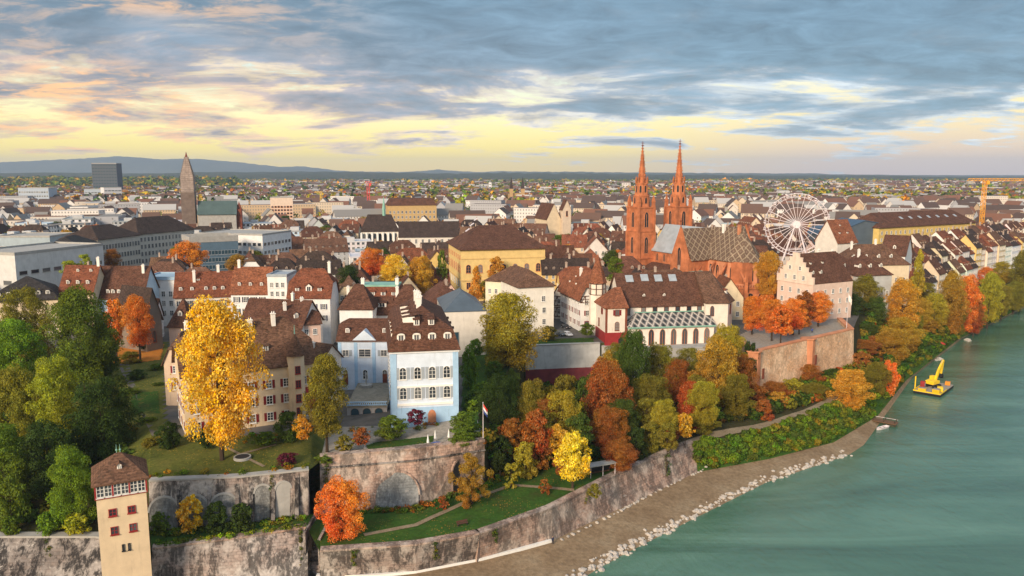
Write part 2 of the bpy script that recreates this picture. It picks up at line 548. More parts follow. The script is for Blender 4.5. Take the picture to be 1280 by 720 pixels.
WL = line([(-260, 1100, 0), (0, 1000, 0), (120, 960, 0), (190, 930, 0), (300, 890, 0), (385, 860, 0), (410, 850, 0), (560, 800, 0), (690, 745, 0), (772, 697, 0),
           (852, 656, 0), (958, 603, 0), (1062, 568, 0), (1080, 556, 0), (1106, 520, 0), (1140, 472, 0), (1203, 423, 0), (1292, 379, 0), (1500, 302, 0)])
FL = line([(-260, 735, 2), (0, 735, 2), (120, 735, 2), (190, 735, 2), (300, 730, 2), (385, 724, 2), (400, 722, 2), (520, 716, 2), (600, 700, 2), (690, 676, 2),
           (772, 637, 2), (872, 590, 2), (960, 574, 1.5), (1042, 553, 1), (1097, 520, 1), (1133, 475, 1), (1198, 424, 1), (1286, 380, 1), (1494, 303, 1)])
TL = line([(-260, 672, 9), (0, 672, 9), (120, 672, 9), (190, 687, 9), (300, 673, 9), (384, 660, 9), (400, 690, 8), (520, 682, 8), (600, 668, 8), (690, 636, 8),
           (775, 592, 8), (868, 553, 8), (950, 540, 7), (1030, 511, 7), (1076, 490, 6), (1115, 456, 6), (1180, 411, 6), (1270, 371, 7), (1480, 293, 8)])
UL = line([(-260, 560, 14), (0, 560, 14), (120, 570, 13), (187, 664, 9.3), (300, 655, 9.3), (385, 644, 9), (400, 640, 8.2), (520, 633, 8), (605, 603, 8), (680, 566, 9),
           (790, 520, 10), (870, 500, 10), (945, 480, 9), (1065, 450, 9), (1090, 440, 9), (1130, 420, 9), (1195, 390, 9), (1275, 358, 10), (1480, 288, 10)])
VL = line([(-260, 500, 17), (0, 500, 17), (120, 520, 16.5), (186, 602, 18), (300, 597, 18), (386, 588, 18), (400, 577, 17.5), (520, 567, 17.5), (606, 556, 17.5), (650, 490, 18),
           (770, 448, 20.5), (890, 434, 20.5), (941, 433, 21), (1067, 411, 21), (1085, 395, 19), (1130, 375, 15), (1192, 354, 14), (1270, 337, 13), (1480, 270, 12)])
VL[9], VL[10], VL[11], VL[12], VL[13] = W_(655, 246.6, 7), W_(751, 250.4, 8), W_(906, 259.6, 8.5), W_(942.5, 232.6, 8.0), W_(1067, 267.4, 8.0)
UL[12], UL[13] = W_(944, 224, 7.6), W_(1066, 258, 7.6)
PL = line([(-260, 430, 21), (0, 430, 21), (140, 440, 20.5), (190, 545, 19.5), (300, 545, 19.5), (390, 535, 19.5), (410, 534, 16.3), (520, 531, 17.8), (596, 522, 19.5), (655, 433, 21),
           (770, 424, 21), (890, 418, 21), (925, 418, 21), (1055, 397, 21), (1080, 380, 20), (1125, 358, 18), (1185, 336, 17), (1262, 318, 16), (1470, 258, 15)])
PL[9], PL[10], PL[11], PL[12], PL[13] = W_(655, 247.9, 20.6), W_(751, 251.8, 20.6), W_(908, 262.0, 20.9), W_(942.5, 234.6, 20.9), W_(1065, 269.4, 20.9)
QL = [Vector((X_(px, 560, 20), 560 + i * 4, 20)) for i, px in enumerate((-300, -120, 20, 110, 200, 280, 340, 430, 520, 600, 680, 760, 830, 900, 960, 1010, 1070, 1180, 1400))]
QL = [Vector((q.x, max(q.y, p.y + 60), 20)) for q, p in zip(QL, PL)]
ZL = [Vector(((i - 9) * 1900, 15500, 18)) for i in range(19)]


def loft(name, rows, sel, mat, sub=4, rough=0.0):
    """sheet through matching polylines"""
    rows = [r[sel[0]:sel[1] + 1] for r in rows]
    nc = len(rows[0])
    grid = []
    for a, b in zip(rows, rows[1:] + [None]):
        if b is None:
            grid.append(list(a))
        else:
            for k in range(sub):
                t = k / sub
                grid.append([p.lerp(q, t) for p, q in zip(a, b)])
    cols = []
    for g in grid:
        row = []
        for i in range(nc - 1):
            for k in range(sub):
                row.append(g[i].lerp(g[i + 1], k / sub))
        row.append(g[-1])
        cols.append(row)
    mb = MB()
    nr, n2 = len(cols), len(cols[0])
    vs = []
    for j, row in enumerate(cols):
        for i, p in enumerate(row):
            q = Vector(p)
            if rough and 0 < j < nr - 1 and 0 < i < n2 - 1:
                q.z += rnd.uniform(-rough, rough)
            vs.append(q)
    fs = [(j * n2 + i, j * n2 + i + 1, (j + 1) * n2 + i + 1, (j + 1) * n2 + i) for j in range(nr - 1) for i in range(n2 - 1)]
    mb.add(vs, fs)
    TERR_V.append((vs, fs))
    o = mb.build(name, MATS[mat], smooth=True)
    return kind(o)


TERR_V = []
loft('beach', [WL, FL], (0, 18), 'shingle', 6, 0.12)
loft('lower_terrace', [TL, UL], (0, 3), 'forest_floor', 4, 0.1)
loft('lower_terrace', [TL, UL], (3, 6), 'grass_lush', 4, 0.05)
loft('lower_garden', [TL, UL], (6, 10), 'grass_lush', 5, 0.1)
loft('riverside_path', [TL, UL], (10, 18), 'forest_floor', 5, 0.15)
loft('wooded_slope', [UL, VL], (0, 3), 'forest_floor', 4, 0.2)
loft('wooded_slope', [UL, VL], (8, 18), 'forest_floor', 5, 0.2)
loft('hanging_garden', [VL, PL], (0, 3), 'grass_olive', 5, 0.1)
loft('upper_terrace', [VL, PL], (3, 6), 'grass_olive', 5, 0.04)
loft('upper_terrace', [VL, PL], (6, 8), 'gravel', 5)
loft('wooded_slope', [VL, PL], (8, 12), 'forest_floor', 4)
loft('minster_terrace', [VL, PL], (12, 13), 'gravel', 3)
loft('riverside_slope', [VL, PL], (13, 18), 'forest_floor', 4, 0.2)
loft('city_ground', [PL, QL], (0, 18), 'city_paving', 4)
loft('city_ground', [QL, ZL], (0, 18), 'city_paving', 3)
# step of the promenade bank
loft('river_bank', [FL, TL], (11, 18), 'grass_lush', 4, 0.25)

allv, allf = [], []
for vs, fs in TERR_V:
    b = len(allv)
    allv += [tuple(v) for v in vs]
    allf += [tuple(b + i for i in f) for f in fs]
BVH = BVHTree.FromPolygons(allv, allf)


def ground(x, y):
    h = BVH.ray_cast(Vector((x, y, 400)), Vector((0, 0, -1)))
    return h[0].z if h[0] is not None else 0.0


# river
mb = MB()
mb.add([(-600, 20, 0), (9000, 20, 0), (9000, 9000, 0), (-600, 9000, 0)], [(0, 1, 2, 3)])
xs = np.concatenate([np.linspace(-500, 600, 45), [900, 1500, 3000]])
ys = np.concatenate([np.linspace(40, 900, 36), [1200, 1800, 3000]])
mb = MB()
mb.add([(x, y, 0.0) for y in ys for x in xs], [(j * len(xs) + i, j * len(xs) + i + 1, (j + 1) * len(xs) + i + 1, (j + 1) * len(xs) + i) for j in range(len(ys) - 1) for i in range(len(xs) - 1)])
kind(mb.build('river', MATS['river_water']))


# far hills (each a long ridge of real depth)
def ridge(name, prof, y0, depth, mat, jag=0.0, n=160):
    xs_ = [X_(px, y0 + depth * 0.5, 200) for px, _ in prof]
    zs_ = [zpy(y0 + depth * 0.5, py) for _, py in prof]
    mb = MB()
    X = np.linspace(xs_[0], xs_[-1], n)
    Z = np.interp(X, xs_, zs_)
    vs = []
    r2 = random.Random(len(name) + int(y0))
    ny = 7
    for j in range(ny):
        t = j / (ny - 1)
        k = math.sin(math.pi * t) ** 1.2
        for x, z in zip(X, Z):
            vs.append((x, y0 + depth * t, 14 + (z - 14) * k + (r2.uniform(-jag, jag) if 0 < j < ny - 1 else 0)))
    fs = [(j * n + i, j * n + i + 1, (j + 1) * n + i + 1, (j + 1) * n + i) for j in range(ny - 1) for i in range(n - 1)]
    mb.add(vs, fs)
    return kind(mb.build(name, MATS[mat], smooth=True))


ridge('hills', [(-300, 213), (-150, 208), (0, 203), (50, 200.5), (100, 198.5), (150, 195), (170, 197), (200, 199), (240, 198.5), (275, 200.5), (300, 203), (330, 206.5), (352, 209), (375, 207.8), (392, 209.5), (420, 213), (470, 216), (560, 219)], 12000, 2600, 'hill_far', 6)
ridge('hills', [(380, 216), (430, 214), (500, 215), (530, 213.5), (548, 211.8), (575, 214), (600, 215), (625, 213.6), (660, 214.5), (720, 215), (800, 215.5), (850, 216), (950, 217), (1020, 216.5)], 11600, 2200, 'hill_far', 4)
ridge('hills', [(-300, 221), (-40, 219), (60, 216.5), (120, 217), (200, 217.5), (260, 216), (330, 215.5), (400, 215), (470, 216), (540, 217), (640, 216), (760, 217.5), (860, 218.5), (920, 219.5), (1000, 220.5), (1060, 219.8), (1150, 221.5), (1260, 222.5), (1500, 221.5), (1700, 221)], 4300, 5200, 'hill_near', 9, 300)
ridge('hills', [(560, 218), (640, 215.5), (700, 214.5), (800, 216), (930, 216.5), (1040, 218), (1160, 219.5), (1300, 220), (1560, 220.5)], 8600, 3600, 'hill_far', 6, 200)


# ================================================================== WALLS
def wall(name, label, foot, top, mat, thick=1.4, cope=None, cope_mat=None, sub=3, batter_rough=0.06, par=0.0):
    """retaining wall along two matching polylines (foot, top); coping is a part"""
    F, T = [], []
    for i in range(len(foot) - 1):
        for k in range(sub):
            F.append(foot[i].lerp(foot[i + 1], k / sub))
            T.append(top[i].lerp(top[i + 1], k / sub))
    F.append(foot[-1].copy()); T.append(top[-1].copy())
    n = len(F)
    nor = []
    for i in range(n):
        d = (T[min(i + 1, n - 1)] - T[max(i - 1, 0)])
        nor.append(Vector((-d.y, d.x, 0)).normalized())       # away from the river
    org = T[n // 2].copy(); org.z = F[n // 2].z
    mb = MB()
    ring = []
    for i in range(n):
        f = F[i] - org; t = T[i] - org
        top_z = t.z + par
        ring.append([Vector((f.x, f.y, f.z - 2.0)), Vector((f.x, f.y, f.z)), (f.lerp(t, 0.5) + Vector((0, 0, 0))), Vector((t.x, t.y, top_z)),
                     Vector((t.x, t.y, top_z)) + nor[i] * thick, Vector((t.x, t.y, f.z - 2.0)) + nor[i] * thick])
    m_ = len(ring[0])
    vs = [p for r_ in ring for p in r_]
    fs = [(i * m_ + j, (i + 1) * m_ + j, (i + 1) * m_ + j + 1, i * m_ + j + 1) for i in range(n - 1) for j in range(m_ - 1)]
    fs += [tuple(range(m_)), tuple((n - 1) * m_ + j for j in range(m_ - 1, -1, -1))]
    mb.add(vs, fs)
    root = empty(name, org)
    mb.build('masonry', MATS[mat], root)
    if cope:
        c = MB()
        vs = []
        for i in range(n):
            t = T[i] - org
            b = Vector((t.x, t.y, t.z + par))
            o1 = b - nor[i] * 0.15
            o2 = b + nor[i] * (thick + 0.1)
            vs += [o1 + Vector((0, 0, -0.02)), o1 + Vector((0, 0, cope)), o2 + Vector((0, 0, cope)), o2 + Vector((0, 0, -0.02))]
        fs = [(i * 4 + j, (i + 1) * 4 + j, (i + 1) * 4 + (j + 1) % 4, i * 4 + (j + 1) % 4) for i in range(n - 1) for j in range(4)]
        fs += [(0, 1, 2, 3), ((n - 1) * 4 + 3, (n - 1) * 4 + 2, (n - 1) * 4 + 1, (n - 1) * 4)]
        c.add(vs, fs)
        c.build('coping', MATS[cope_mat or mat], root)
    tag(root, label, 'wall', q=False)
    return root, nor


V3 = Vector
wall('river_wall', 'dark stained stone river wall left of the cream watch tower', FL[0:3] + [FL[2].lerp(FL[3], 0.15)], TL[0:3] + [TL[2].lerp(TL[3], 0.15)], 'river_masonry_dark', 1.6, 0.35, 'concrete')
wall('river_wall', 'black streaked river wall between the cream tower and the narrow stair', FL[3:6], TL[3:6], 'river_masonry', 1.6, 0.3, 'river_masonry_red')
wall('river_wall', 'grey-brown stained river wall with white kerb at its foot, below the lower lawn', FL[6:9], TL[6:9], 'river_masonry', 1.5, 0.35, 'river_masonry_red', 4)
wall('river_wall', 'reddish curving river wall above the shingle, running towards the green bank', FL[8:12], TL[8:12], 'river_masonry_red', 1.5, 0.35, 'river_masonry_red', 4)
w1, _ = wall('garden_wall', 'upper garden wall with pale arches behind the cream tower', [UL[3], UL[4], UL[5]], [VL[3], VL[4], VL[5]], 'river_masonry', 1.4, 0.3, 'concrete', 4)
w2, _ = wall('garden_wall', 'high pinkish terrace wall with one big blind arch below the blue house', [UL[6], UL[7], UL[8]], [VL[6], VL[7], VL[8]], 'river_masonry_red', 1.6, 0.4, 'river_masonry_red', 4, par=0.8)


def arch_part(root, F, T, t, wid, z0, hgt, name, mat, rim=None, proud=0.12, n=10):
    """blind arch lying on a wall face between foot line F and top line T"""
    f, tp = F[0].lerp(F[1], t), T[0].lerp(T[1], t)
    d = (F[1] - F[0]); d.z = 0; d.normalize()
    up = (tp - f); up /= up.z
    out = Vector((d.y, -d.x, 0))
    b = f + up * z0 - root.location + out * proud
    r = wid / 2
    pts = [b - d * r, b + d * r]
    for i in range(n + 1):
        a = math.pi * i / n
        pts.append(b + up * (hgt - r + r * math.sin(a)) + d * r * math.cos(a))
    mb = MB()
    mb.prism(pts, -out * 0.3)
    o = mb.build(name, MATS[mat], root)
    if rim:
        rb = MB()
        for i in range(n):
            a0, a1 = math.pi * i / n, math.pi * (i + 1) / n
            q = [b + up * (hgt - r + rr * math.sin(a)) + d * rr * math.cos(a) for rr, a in ((r, a0), (r, a1), (r + 0.35, a1), (r + 0.35, a0))]
            rb.prism([x + out * 0.1 for x in q], -out * 0.4)
        rb.build('arch_rim', MATS[rim], root)
    return o


for k in range(3):
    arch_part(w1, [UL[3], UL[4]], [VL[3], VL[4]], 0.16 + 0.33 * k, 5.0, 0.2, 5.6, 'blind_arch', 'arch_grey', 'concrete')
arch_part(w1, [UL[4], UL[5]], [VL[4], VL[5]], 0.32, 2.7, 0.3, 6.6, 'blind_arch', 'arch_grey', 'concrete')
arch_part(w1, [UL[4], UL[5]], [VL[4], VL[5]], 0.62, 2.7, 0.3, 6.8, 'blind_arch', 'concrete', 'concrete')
for a, b, tt in ((3, 4, 0.33), (3, 4, 0.66), (3, 4, 0.97), (4, 5, 0.15), (4, 5, 0.47), (4, 5, 0.82)):
    f, tp = UL[a].lerp(UL[b], tt), VL[a].lerp(VL[b], tt)
    d = (UL[b] - UL[a]).normalized(); out = Vector((d.y, -d.x, 0))
    mb = MB()
    q0 = f - w1.location
    q1 = tp - w1.location
    mb.prism([q0 - d * 0.35 + out * 1.1, q0 + d * 0.35 + out * 1.1, q1 + d * 0.35 + out * 0.2 - V3((0, 0, 1.2)), q1 - d * 0.35 + out * 0.2 - V3((0, 0, 1.2))], -out * 1.6)
    mb.build('buttress', MATS['river_masonry_dark'], w1)
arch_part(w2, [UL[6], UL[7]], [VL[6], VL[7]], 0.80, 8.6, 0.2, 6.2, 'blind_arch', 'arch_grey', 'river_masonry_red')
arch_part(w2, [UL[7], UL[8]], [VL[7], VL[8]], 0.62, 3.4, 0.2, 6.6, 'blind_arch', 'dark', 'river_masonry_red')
# string course under the parapet of the terrace wall
mb = MB()
for a, b in ((6, 7), (7, 8)):
    p0, p1 = UL[a].lerp(VL[a], 0.86) - w2.location, UL[b].lerp(VL[b], 0.86) - w2.location
    d = (p1 - p0).normalized(); out = V3((d.y, -d.x, 0))
    mb.prism([p0 + out * 0.4, p1 + out * 0.4, p1 + out * 0.4 + V3((0, 0, 0.3)), p0 + out * 0.4 + V3((0, 0, 0.3))], -out * 0.8)
mb.build('string_course', MATS['river_masonry_dark'], w2)

# stair between the two lengths of wall
mb = MB()
a, b = TL[5] + V3((0.6, 0, 0)), UL[6]
st = empty('stone_stair', (TL[5].x + 1.6, TL[5].y - 3, 2.0), 0.0)
for k in range(16):
    mb.box(-1.1, 1.1, k * 0.75, k * 0.75 + 0.8, -2.5, 0.15 + k * 0.42)
mb.build('flight', MATS['river_masonry'], st)
mb = MB(); mb.box(-1.55, -1.12, -0.3, 12.2, -2.5, 7.6); mb.build('side_wall', MATS['river_masonry_dark'], st)
mb = MB(); mb.box(1.12, 1.6, -0.3, 12.2, -2.5, 6.4); mb.build('side_wall', MATS['river_masonry'], st)
tag(st, 'narrow stone stair climbing between two lengths of river wall', 'stair', q=False)

# pale kerb strip along the wall foot and the row of edging stones farther on
def strip(name, pts, wid, hgt, mat, label=None, cat=None):
    mb = MB()
    org = pts[len(pts) // 2].copy()
    P = [p - org for p in pts]
    n = len(P)
    nor = []
    for i in range(n):
        d = P[min(i + 1, n - 1)] - P[max(i - 1, 0)]
        nor.append(V3((-d.y, d.x, 0)).normalized())
    vs = []
    for p, q in zip(P, nor):
        vs += [p - V3((0, 0, 0.3)), p + V3((0, 0, hgt)), p + q * wid + V3((0, 0, hgt)), p + q * wid - V3((0, 0, 0.3))]
    mb.add(vs, [(i * 4 + j, (i + 1) * 4 + j, (i + 1) * 4 + (j + 1) % 4, i * 4 + (j + 1) % 4) for i in range(n - 1) for j in range(4)] + [(0, 1, 2, 3), tuple(4 * (n - 1) + j for j in (3, 2, 1, 0))])
    o = mb.build(name, MATS[mat], loc=org)
    if label:
        tag(o, label, cat, q=False)
    return o


strip('kerb', line([(395, 722, 2.1), (470, 721, 2.1), (520, 716, 2.1), (600, 700.5, 2.1), (650, 688, 2.1), (690, 677, 2.1)]), 0.9, 0.35, 'trim_white', 'white kerb strip along the foot of the river wall', 'kerb')

# footpaths and lawns laid over the terraces
def drape(name, pts, wid, mat, lift=0.10):
    mb = MB()
    dense = []
    for a, b in zip(pts, pts[1:]):
        nn = max(2, int((b - a).length / 2.0))
        dense += [a.lerp(b, k / nn) for k in range(nn)]
    dense.append(pts[-1])
    vs = []
    n = len(dense)
    for i, p in enumerate(dense):
        d = dense[min(i + 1, n - 1)] - dense[max(i - 1, 0)]
        q = V3((-d.y, d.x, 0)).normalized() * wid / 2
        for s_ in (-1, 0, 1):
            x = p + q * s_
            vs.append((x.x, x.y, ground(x.x, x.y) + lift))
    mb.add(vs, [(i * 3 + j, (i + 1) * 3 + j, (i + 1) * 3 + j + 1, i * 3 + j + 1) for i in range(n - 1) for j in (0, 1)])
    return kind(mb.build(name, MATS[mat]))


def patch(name, pix, z, mat, lift=0.10, n=14):
    """level bed or lawn given by its outline in photo pixels at height z, draped on the terrain"""
    poly = [P_(a, b, z) for a, b in pix]
    xs_ = [p.x for p in poly]; ys_ = [p.y for p in poly]

    def inside(x, y):
        c = False
        j = len(poly) - 1
        for i in range(len(poly)):
            if (poly[i].y > y) != (poly[j].y > y) and x < (poly[j].x - poly[i].x) * (y - poly[i].y) / (poly[j].y - poly[i].y) + poly[i].x:
                c = not c
            j = i
        return c
    nx, ny = 40, 30
    mb = MB()
    X = np.linspace(min(xs_), max(xs_), nx + 1); Y = np.linspace(min(ys_), max(ys_), ny + 1)
    idx = {}
    vs, fs = [], []
    for j in range(ny):
        for i in range(nx):
            if inside((X[i] + X[i + 1]) / 2, (Y[j] + Y[j + 1]) / 2):
                f = []
                for a, b in ((i, j), (i + 1, j), (i + 1, j + 1), (i, j + 1)):
                    if (a, b) not in idx:
                        idx[(a, b)] = len(vs)
                        vs.append((X[a], Y[b], ground(X[a], Y[b]) + lift))
                    f.append(idx[(a, b)])
                fs.append(f)
    mb.add(vs, fs)
    return kind(mb.build(name, MATS[mat]))


drape('path', line([(455, 668, 8.2), (520, 655, 8.2), (560, 636, 8.3), (600, 615, 9), (640, 600, 9.5), (700, 607, 9), (735, 612, 8.5)]), 1.2, 'path_earth')
drape('path', line([(735, 612, 8.3), (790, 585, 8.2), (850, 556, 8.5), (900, 540, 8.3), (960, 527, 8), (1010, 511, 8), (1050, 492, 8)]), 3.0, 'path_earth', 0.14)
drape('path', line([(330, 585, 18), (300, 570, 18.5), (283, 560, 19)]), 0.7, 'path_earth')
drape('path', line([(300, 570, 18.5), (345, 556, 19)]), 0.7, 'path_earth')
patch('lawn', [(460, 556), (540, 548), (545, 541), (470, 546), (458, 550)], 18.6, 'grass_lush', 0.12)
patch('garden_ground', [(120, 570), (206, 552), (206, 500), (212, 426), (130, 426)], 20.0, 'grass_olive', 0.06)
patch('garden_ground', [(577, 530), (604, 527), (650, 492), (655, 446), (610, 424), (579, 432)], 20.0, 'grass_lush', 0.07)
patch('lawn', [(163, 520), (200, 520), (198, 492), (166, 494)], 19.0, 'grass_lush', 0.12)
patch('leaf_carpet', [(140, 453), (200, 446), (205, 427), (150, 430)], 20.6, 'leaf_litter', 0.15)
patch('street', [(668, 421), (706, 420), (716, 404), (700, 400), (690, 408)], 21.0, 'asphalt', 0.05)
# ================================================================== BUILDINGS
RC = dict(brown=(0.100, 0.046, 0.030), red=(0.165, 0.057, 0.031), dark=(0.050, 0.034, 0.029), rust=(0.21, 0.078, 0.040), umber=(0.125, 0.066, 0.042), black=(0.038, 0.034, 0.034), grey=(0.10, 0.10, 0.105))
RCN = dict(brown='brown', red='red-brown', dark='dark brown', rust='rust-red', umber='tan-brown', black='blackish', grey='grey')
WC = dict(white=(0.74, 0.73, 0.72), cream=(0.66, 0.54, 0.38), pale=(0.68, 0.63, 0.56), yellow=(0.66, 0.47, 0.18), grey=(0.42, 0.43, 0.43), pink=(0.64, 0.46, 0.38), blue=(0.45, 0.58, 0.70), ochre=(0.56, 0.36, 0.15), sand=(0.52, 0.43, 0.31))
WCN = dict(white='white', cream='cream', pale='pale', yellow='yellow', grey='grey', pink='pink', blue='light blue', ochre='ochre', sand='sandy')
FOOT = []           # occupied ground: (x, y, radius)
KEEP = []           # px0, px1, bottom row, distance: nothing nearer may rise above the bottom row

_wm = {}


def win_mesh(w_, h_, style='cross', arch=None):
    """returns (frame mesh, pane mesh); faces -Y, origin at the middle of the sill line"""
    key = (round(w_, 2), round(h_, 2), style, arch)
    if key in _wm:
        return _wm[key]
    r = w_ / 2
    fr, pa = MB(), MB()
    out = [(-r, 0), (r, 0)]
    if arch == 'round':
        out += [(r * math.cos(math.pi * i / 8), h_ - r + r * math.sin(math.pi * i / 8)) for i in range(9)]
    elif arch == 'point':
        hh = min(h_ * 0.5, w_ * 0.95)
        out += [(r * math.cos(math.pi / 2 * i / 5) if i < 5 else 0, h_ - hh + hh * math.sin(math.pi / 2 * i / 5)) for i in range(6)]
        out += [(-r * math.cos(math.pi / 2 * i / 5), h_ - hh + hh * math.sin(math.pi / 2 * i / 5)) for i in (4, 3, 2, 1, 0)]
    else:
        out += [(r, h_), (-r, h_)]
    pa.add([(x, -0.04, z) for x, z in out], [list(range(len(out)))])
    bw = 0.13 if style != 'thin' else 0.09
    cz = h_ / 2
    for i in range(len(out)):
        (x0, z0), (x1, z1) = out[i], out[(i + 1) % len(out)]
        if abs(x0 - x1) + abs(z0 - z1) < 1e-4:
            continue
        sx, sz = 1 + bw / r, 1 + bw / (h_ / 2)
        q = [(x0, z0), (x1, z1), (x1 * sx, cz + (z1 - cz) * sz), (x0 * sx, cz + (z0 - cz) * sz)]
        fr.prism([(x, -0.13, z) for x, z in q], (0, 0.2, 0))
    if style in ('cross', 'thin'):
        fr.box(-0.05, 0.05, -0.09, -0.02, 0.0, h_ * (0.99 if not arch else 0.9))
        nb = 1 if h_ < 1.4 else 2
        for k in range(nb):
            z = h_ * (k + 1) / (nb + 1)
            fr.box(-r, r, -0.085, -0.025, z - 0.035, z + 0.035)
    if style == 'tracery':
        fr.box(-0.08, 0.08, -0.1, -0.02, 0, h_ * 0.85)
    if style != 'tracery':
        fr.box(-r - 0.22, r + 0.22, -0.24, 0.05, -0.26, -0.132)
    _wm[key] = (fr, pa)
    return _wm[key]


_win_cache = {}
plain('chimney_render', (0.40, 0.31, 0.25), 0.9, 0.25, 0.5)


def add_window(root, x, y, z, w_, h_, rz=0.0, frame='frame_white', shutter=None, style='cross', arch=None, glass='glass', detail=True):
    k = (round(w_, 2), round(h_, 2), style, arch, frame, glass, detail)
    if k not in _win_cache:
        fr, pa = win_mesh(w_, h_, style, arch)
        if detail:
            _win_cache[k] = (fr.mesh('window', MATS[frame]), pa.mesh('pane', MATS[glass]))
        else:
            mb = MB()
            mb.add(fr.v, fr.f, 0); mb.add(pa.v, pa.f, 1)
            _win_cache[k] = (mb.mesh('window', [MATS[frame], MATS[glass]]), None)
    a, b = _win_cache[k]
    o = link('window', a, root, None, (x, y, z), rz)
    if b:
        link('pane', b, o)
    if shutter:
        ks = ('sh', round(h_, 2), round(w_, 2))
        if ks not in _win_cache:
            mb = MB()
            mb.box(-w_ * 0.25, w_ * 0.25, -0.10, -0.02, -0.05, h_ + 0.05)
            for q in range(int(h_ / 0.22)):
                mb.box(-w_ * 0.19, w_ * 0.19, -0.13, -0.10, 0.06 + q * 0.22, 0.16 + q * 0.22)
            _win_cache[ks] = mb.mesh('shutter', MATS['paint'])
        for s_ in (-1, 1):
            link('shutter', _win_cache[ks], o, shutter, (s_ * (w_ * 0.76 + 0.12), 0, 0))
    return o


_dm = {}


def dormer_mesh(w_=1.3, h_=1.4, style='gable', wallm='white_plaster', roofm='tile'):
    k = (w_, h_, style, wallm, roofm)
    if k in _dm:
        return _dm[k]
    mb = MB()
    L = 2.6
    r = w_ / 2
    mb.box(-r, r, 0, L, -0.6, h_, 0)
    if style == 'gable':
        rg = h_ + w_ * 0.42
        mb.prism([(-r, 0.0, h_), (r, 0.0, h_), (0, 0.0, rg)], (0, L, 0), 0)
        mb.shell([(-r - 0.22, -0.2, h_ - 0.12), (0, -0.2, rg + 0.1), (r + 0.22, -0.2, h_ - 0.12), (-r - 0.22, L + 0.6, h_ - 0.12), (0, L + 0.6, rg + 0.1), (r + 0.22, L + 0.6, h_ - 0.12)], [(0, 1, 4, 3), (1, 2, 5, 4)], 0.09, 1)
    elif style == 'round':
        n = 6
        pts = [(-(r + 0.15) * math.cos(math.pi * i / n), -0.2, h_ + 0.55 * r * math.sin(math.pi * i / n)) for i in range(n + 1)]
        mb.prism(pts, (0, L + 0.6, 0), 1)
        mb.prism([(p[0] * 0.8, -0.23, h_ + (p[2] - h_) * 0.75) for p in pts], (0, 0.1, 0), 0)
    else:  # shed
        mb.shell([(-r - 0.2, -0.25, h_ + 0.02), (r + 0.2, -0.25, h_ + 0.02), (r + 0.2, L + 1.0, h_ + 0.75), (-r - 0.2, L + 1.0, h_ + 0.75)], [(0, 1, 2, 3)], 0.12, 1)
    mb.box(-r * 0.62, r * 0.62, -0.05, 0.02, 0.22, h_ - 0.14, 2)
    for x in (-r * 0.62, 0, r * 0.62):
        mb.box(x - 0.05, x + 0.05, -0.09, 0.0, 0.16, h_ - 0.08, 0)
    _dm[k] = mb.mesh('dormer', [MATS[wallm], MATS[roofm], MATS['glass']])
    return _dm[k]


_cm = {}


def chimney_mesh(w_=0.9, d_=0.7, h_=2.2, mat_='white_plaster'):
    k = (w_, d_, h_, mat_)
    if k not in _cm:
        mb = MB()
        mb.box(-w_ / 2, w_ / 2, -d_ / 2, d_ / 2, -1.6, h_)
        mb.box(-w_ / 2 - 0.12, w_ / 2 + 0.12, -d_ / 2 - 0.12, d_ / 2 + 0.12, h_ - 0.25, h_ - 0.05)
        for s_ in (-0.25, 0.25):
            mb.frustum(6, 0.14, h_, 0.11, h_ + 0.4, 0, s_ * w_, 0)
        _cm[k] = mb.mesh('chimney', MATS[mat_])
    return _cm[k]


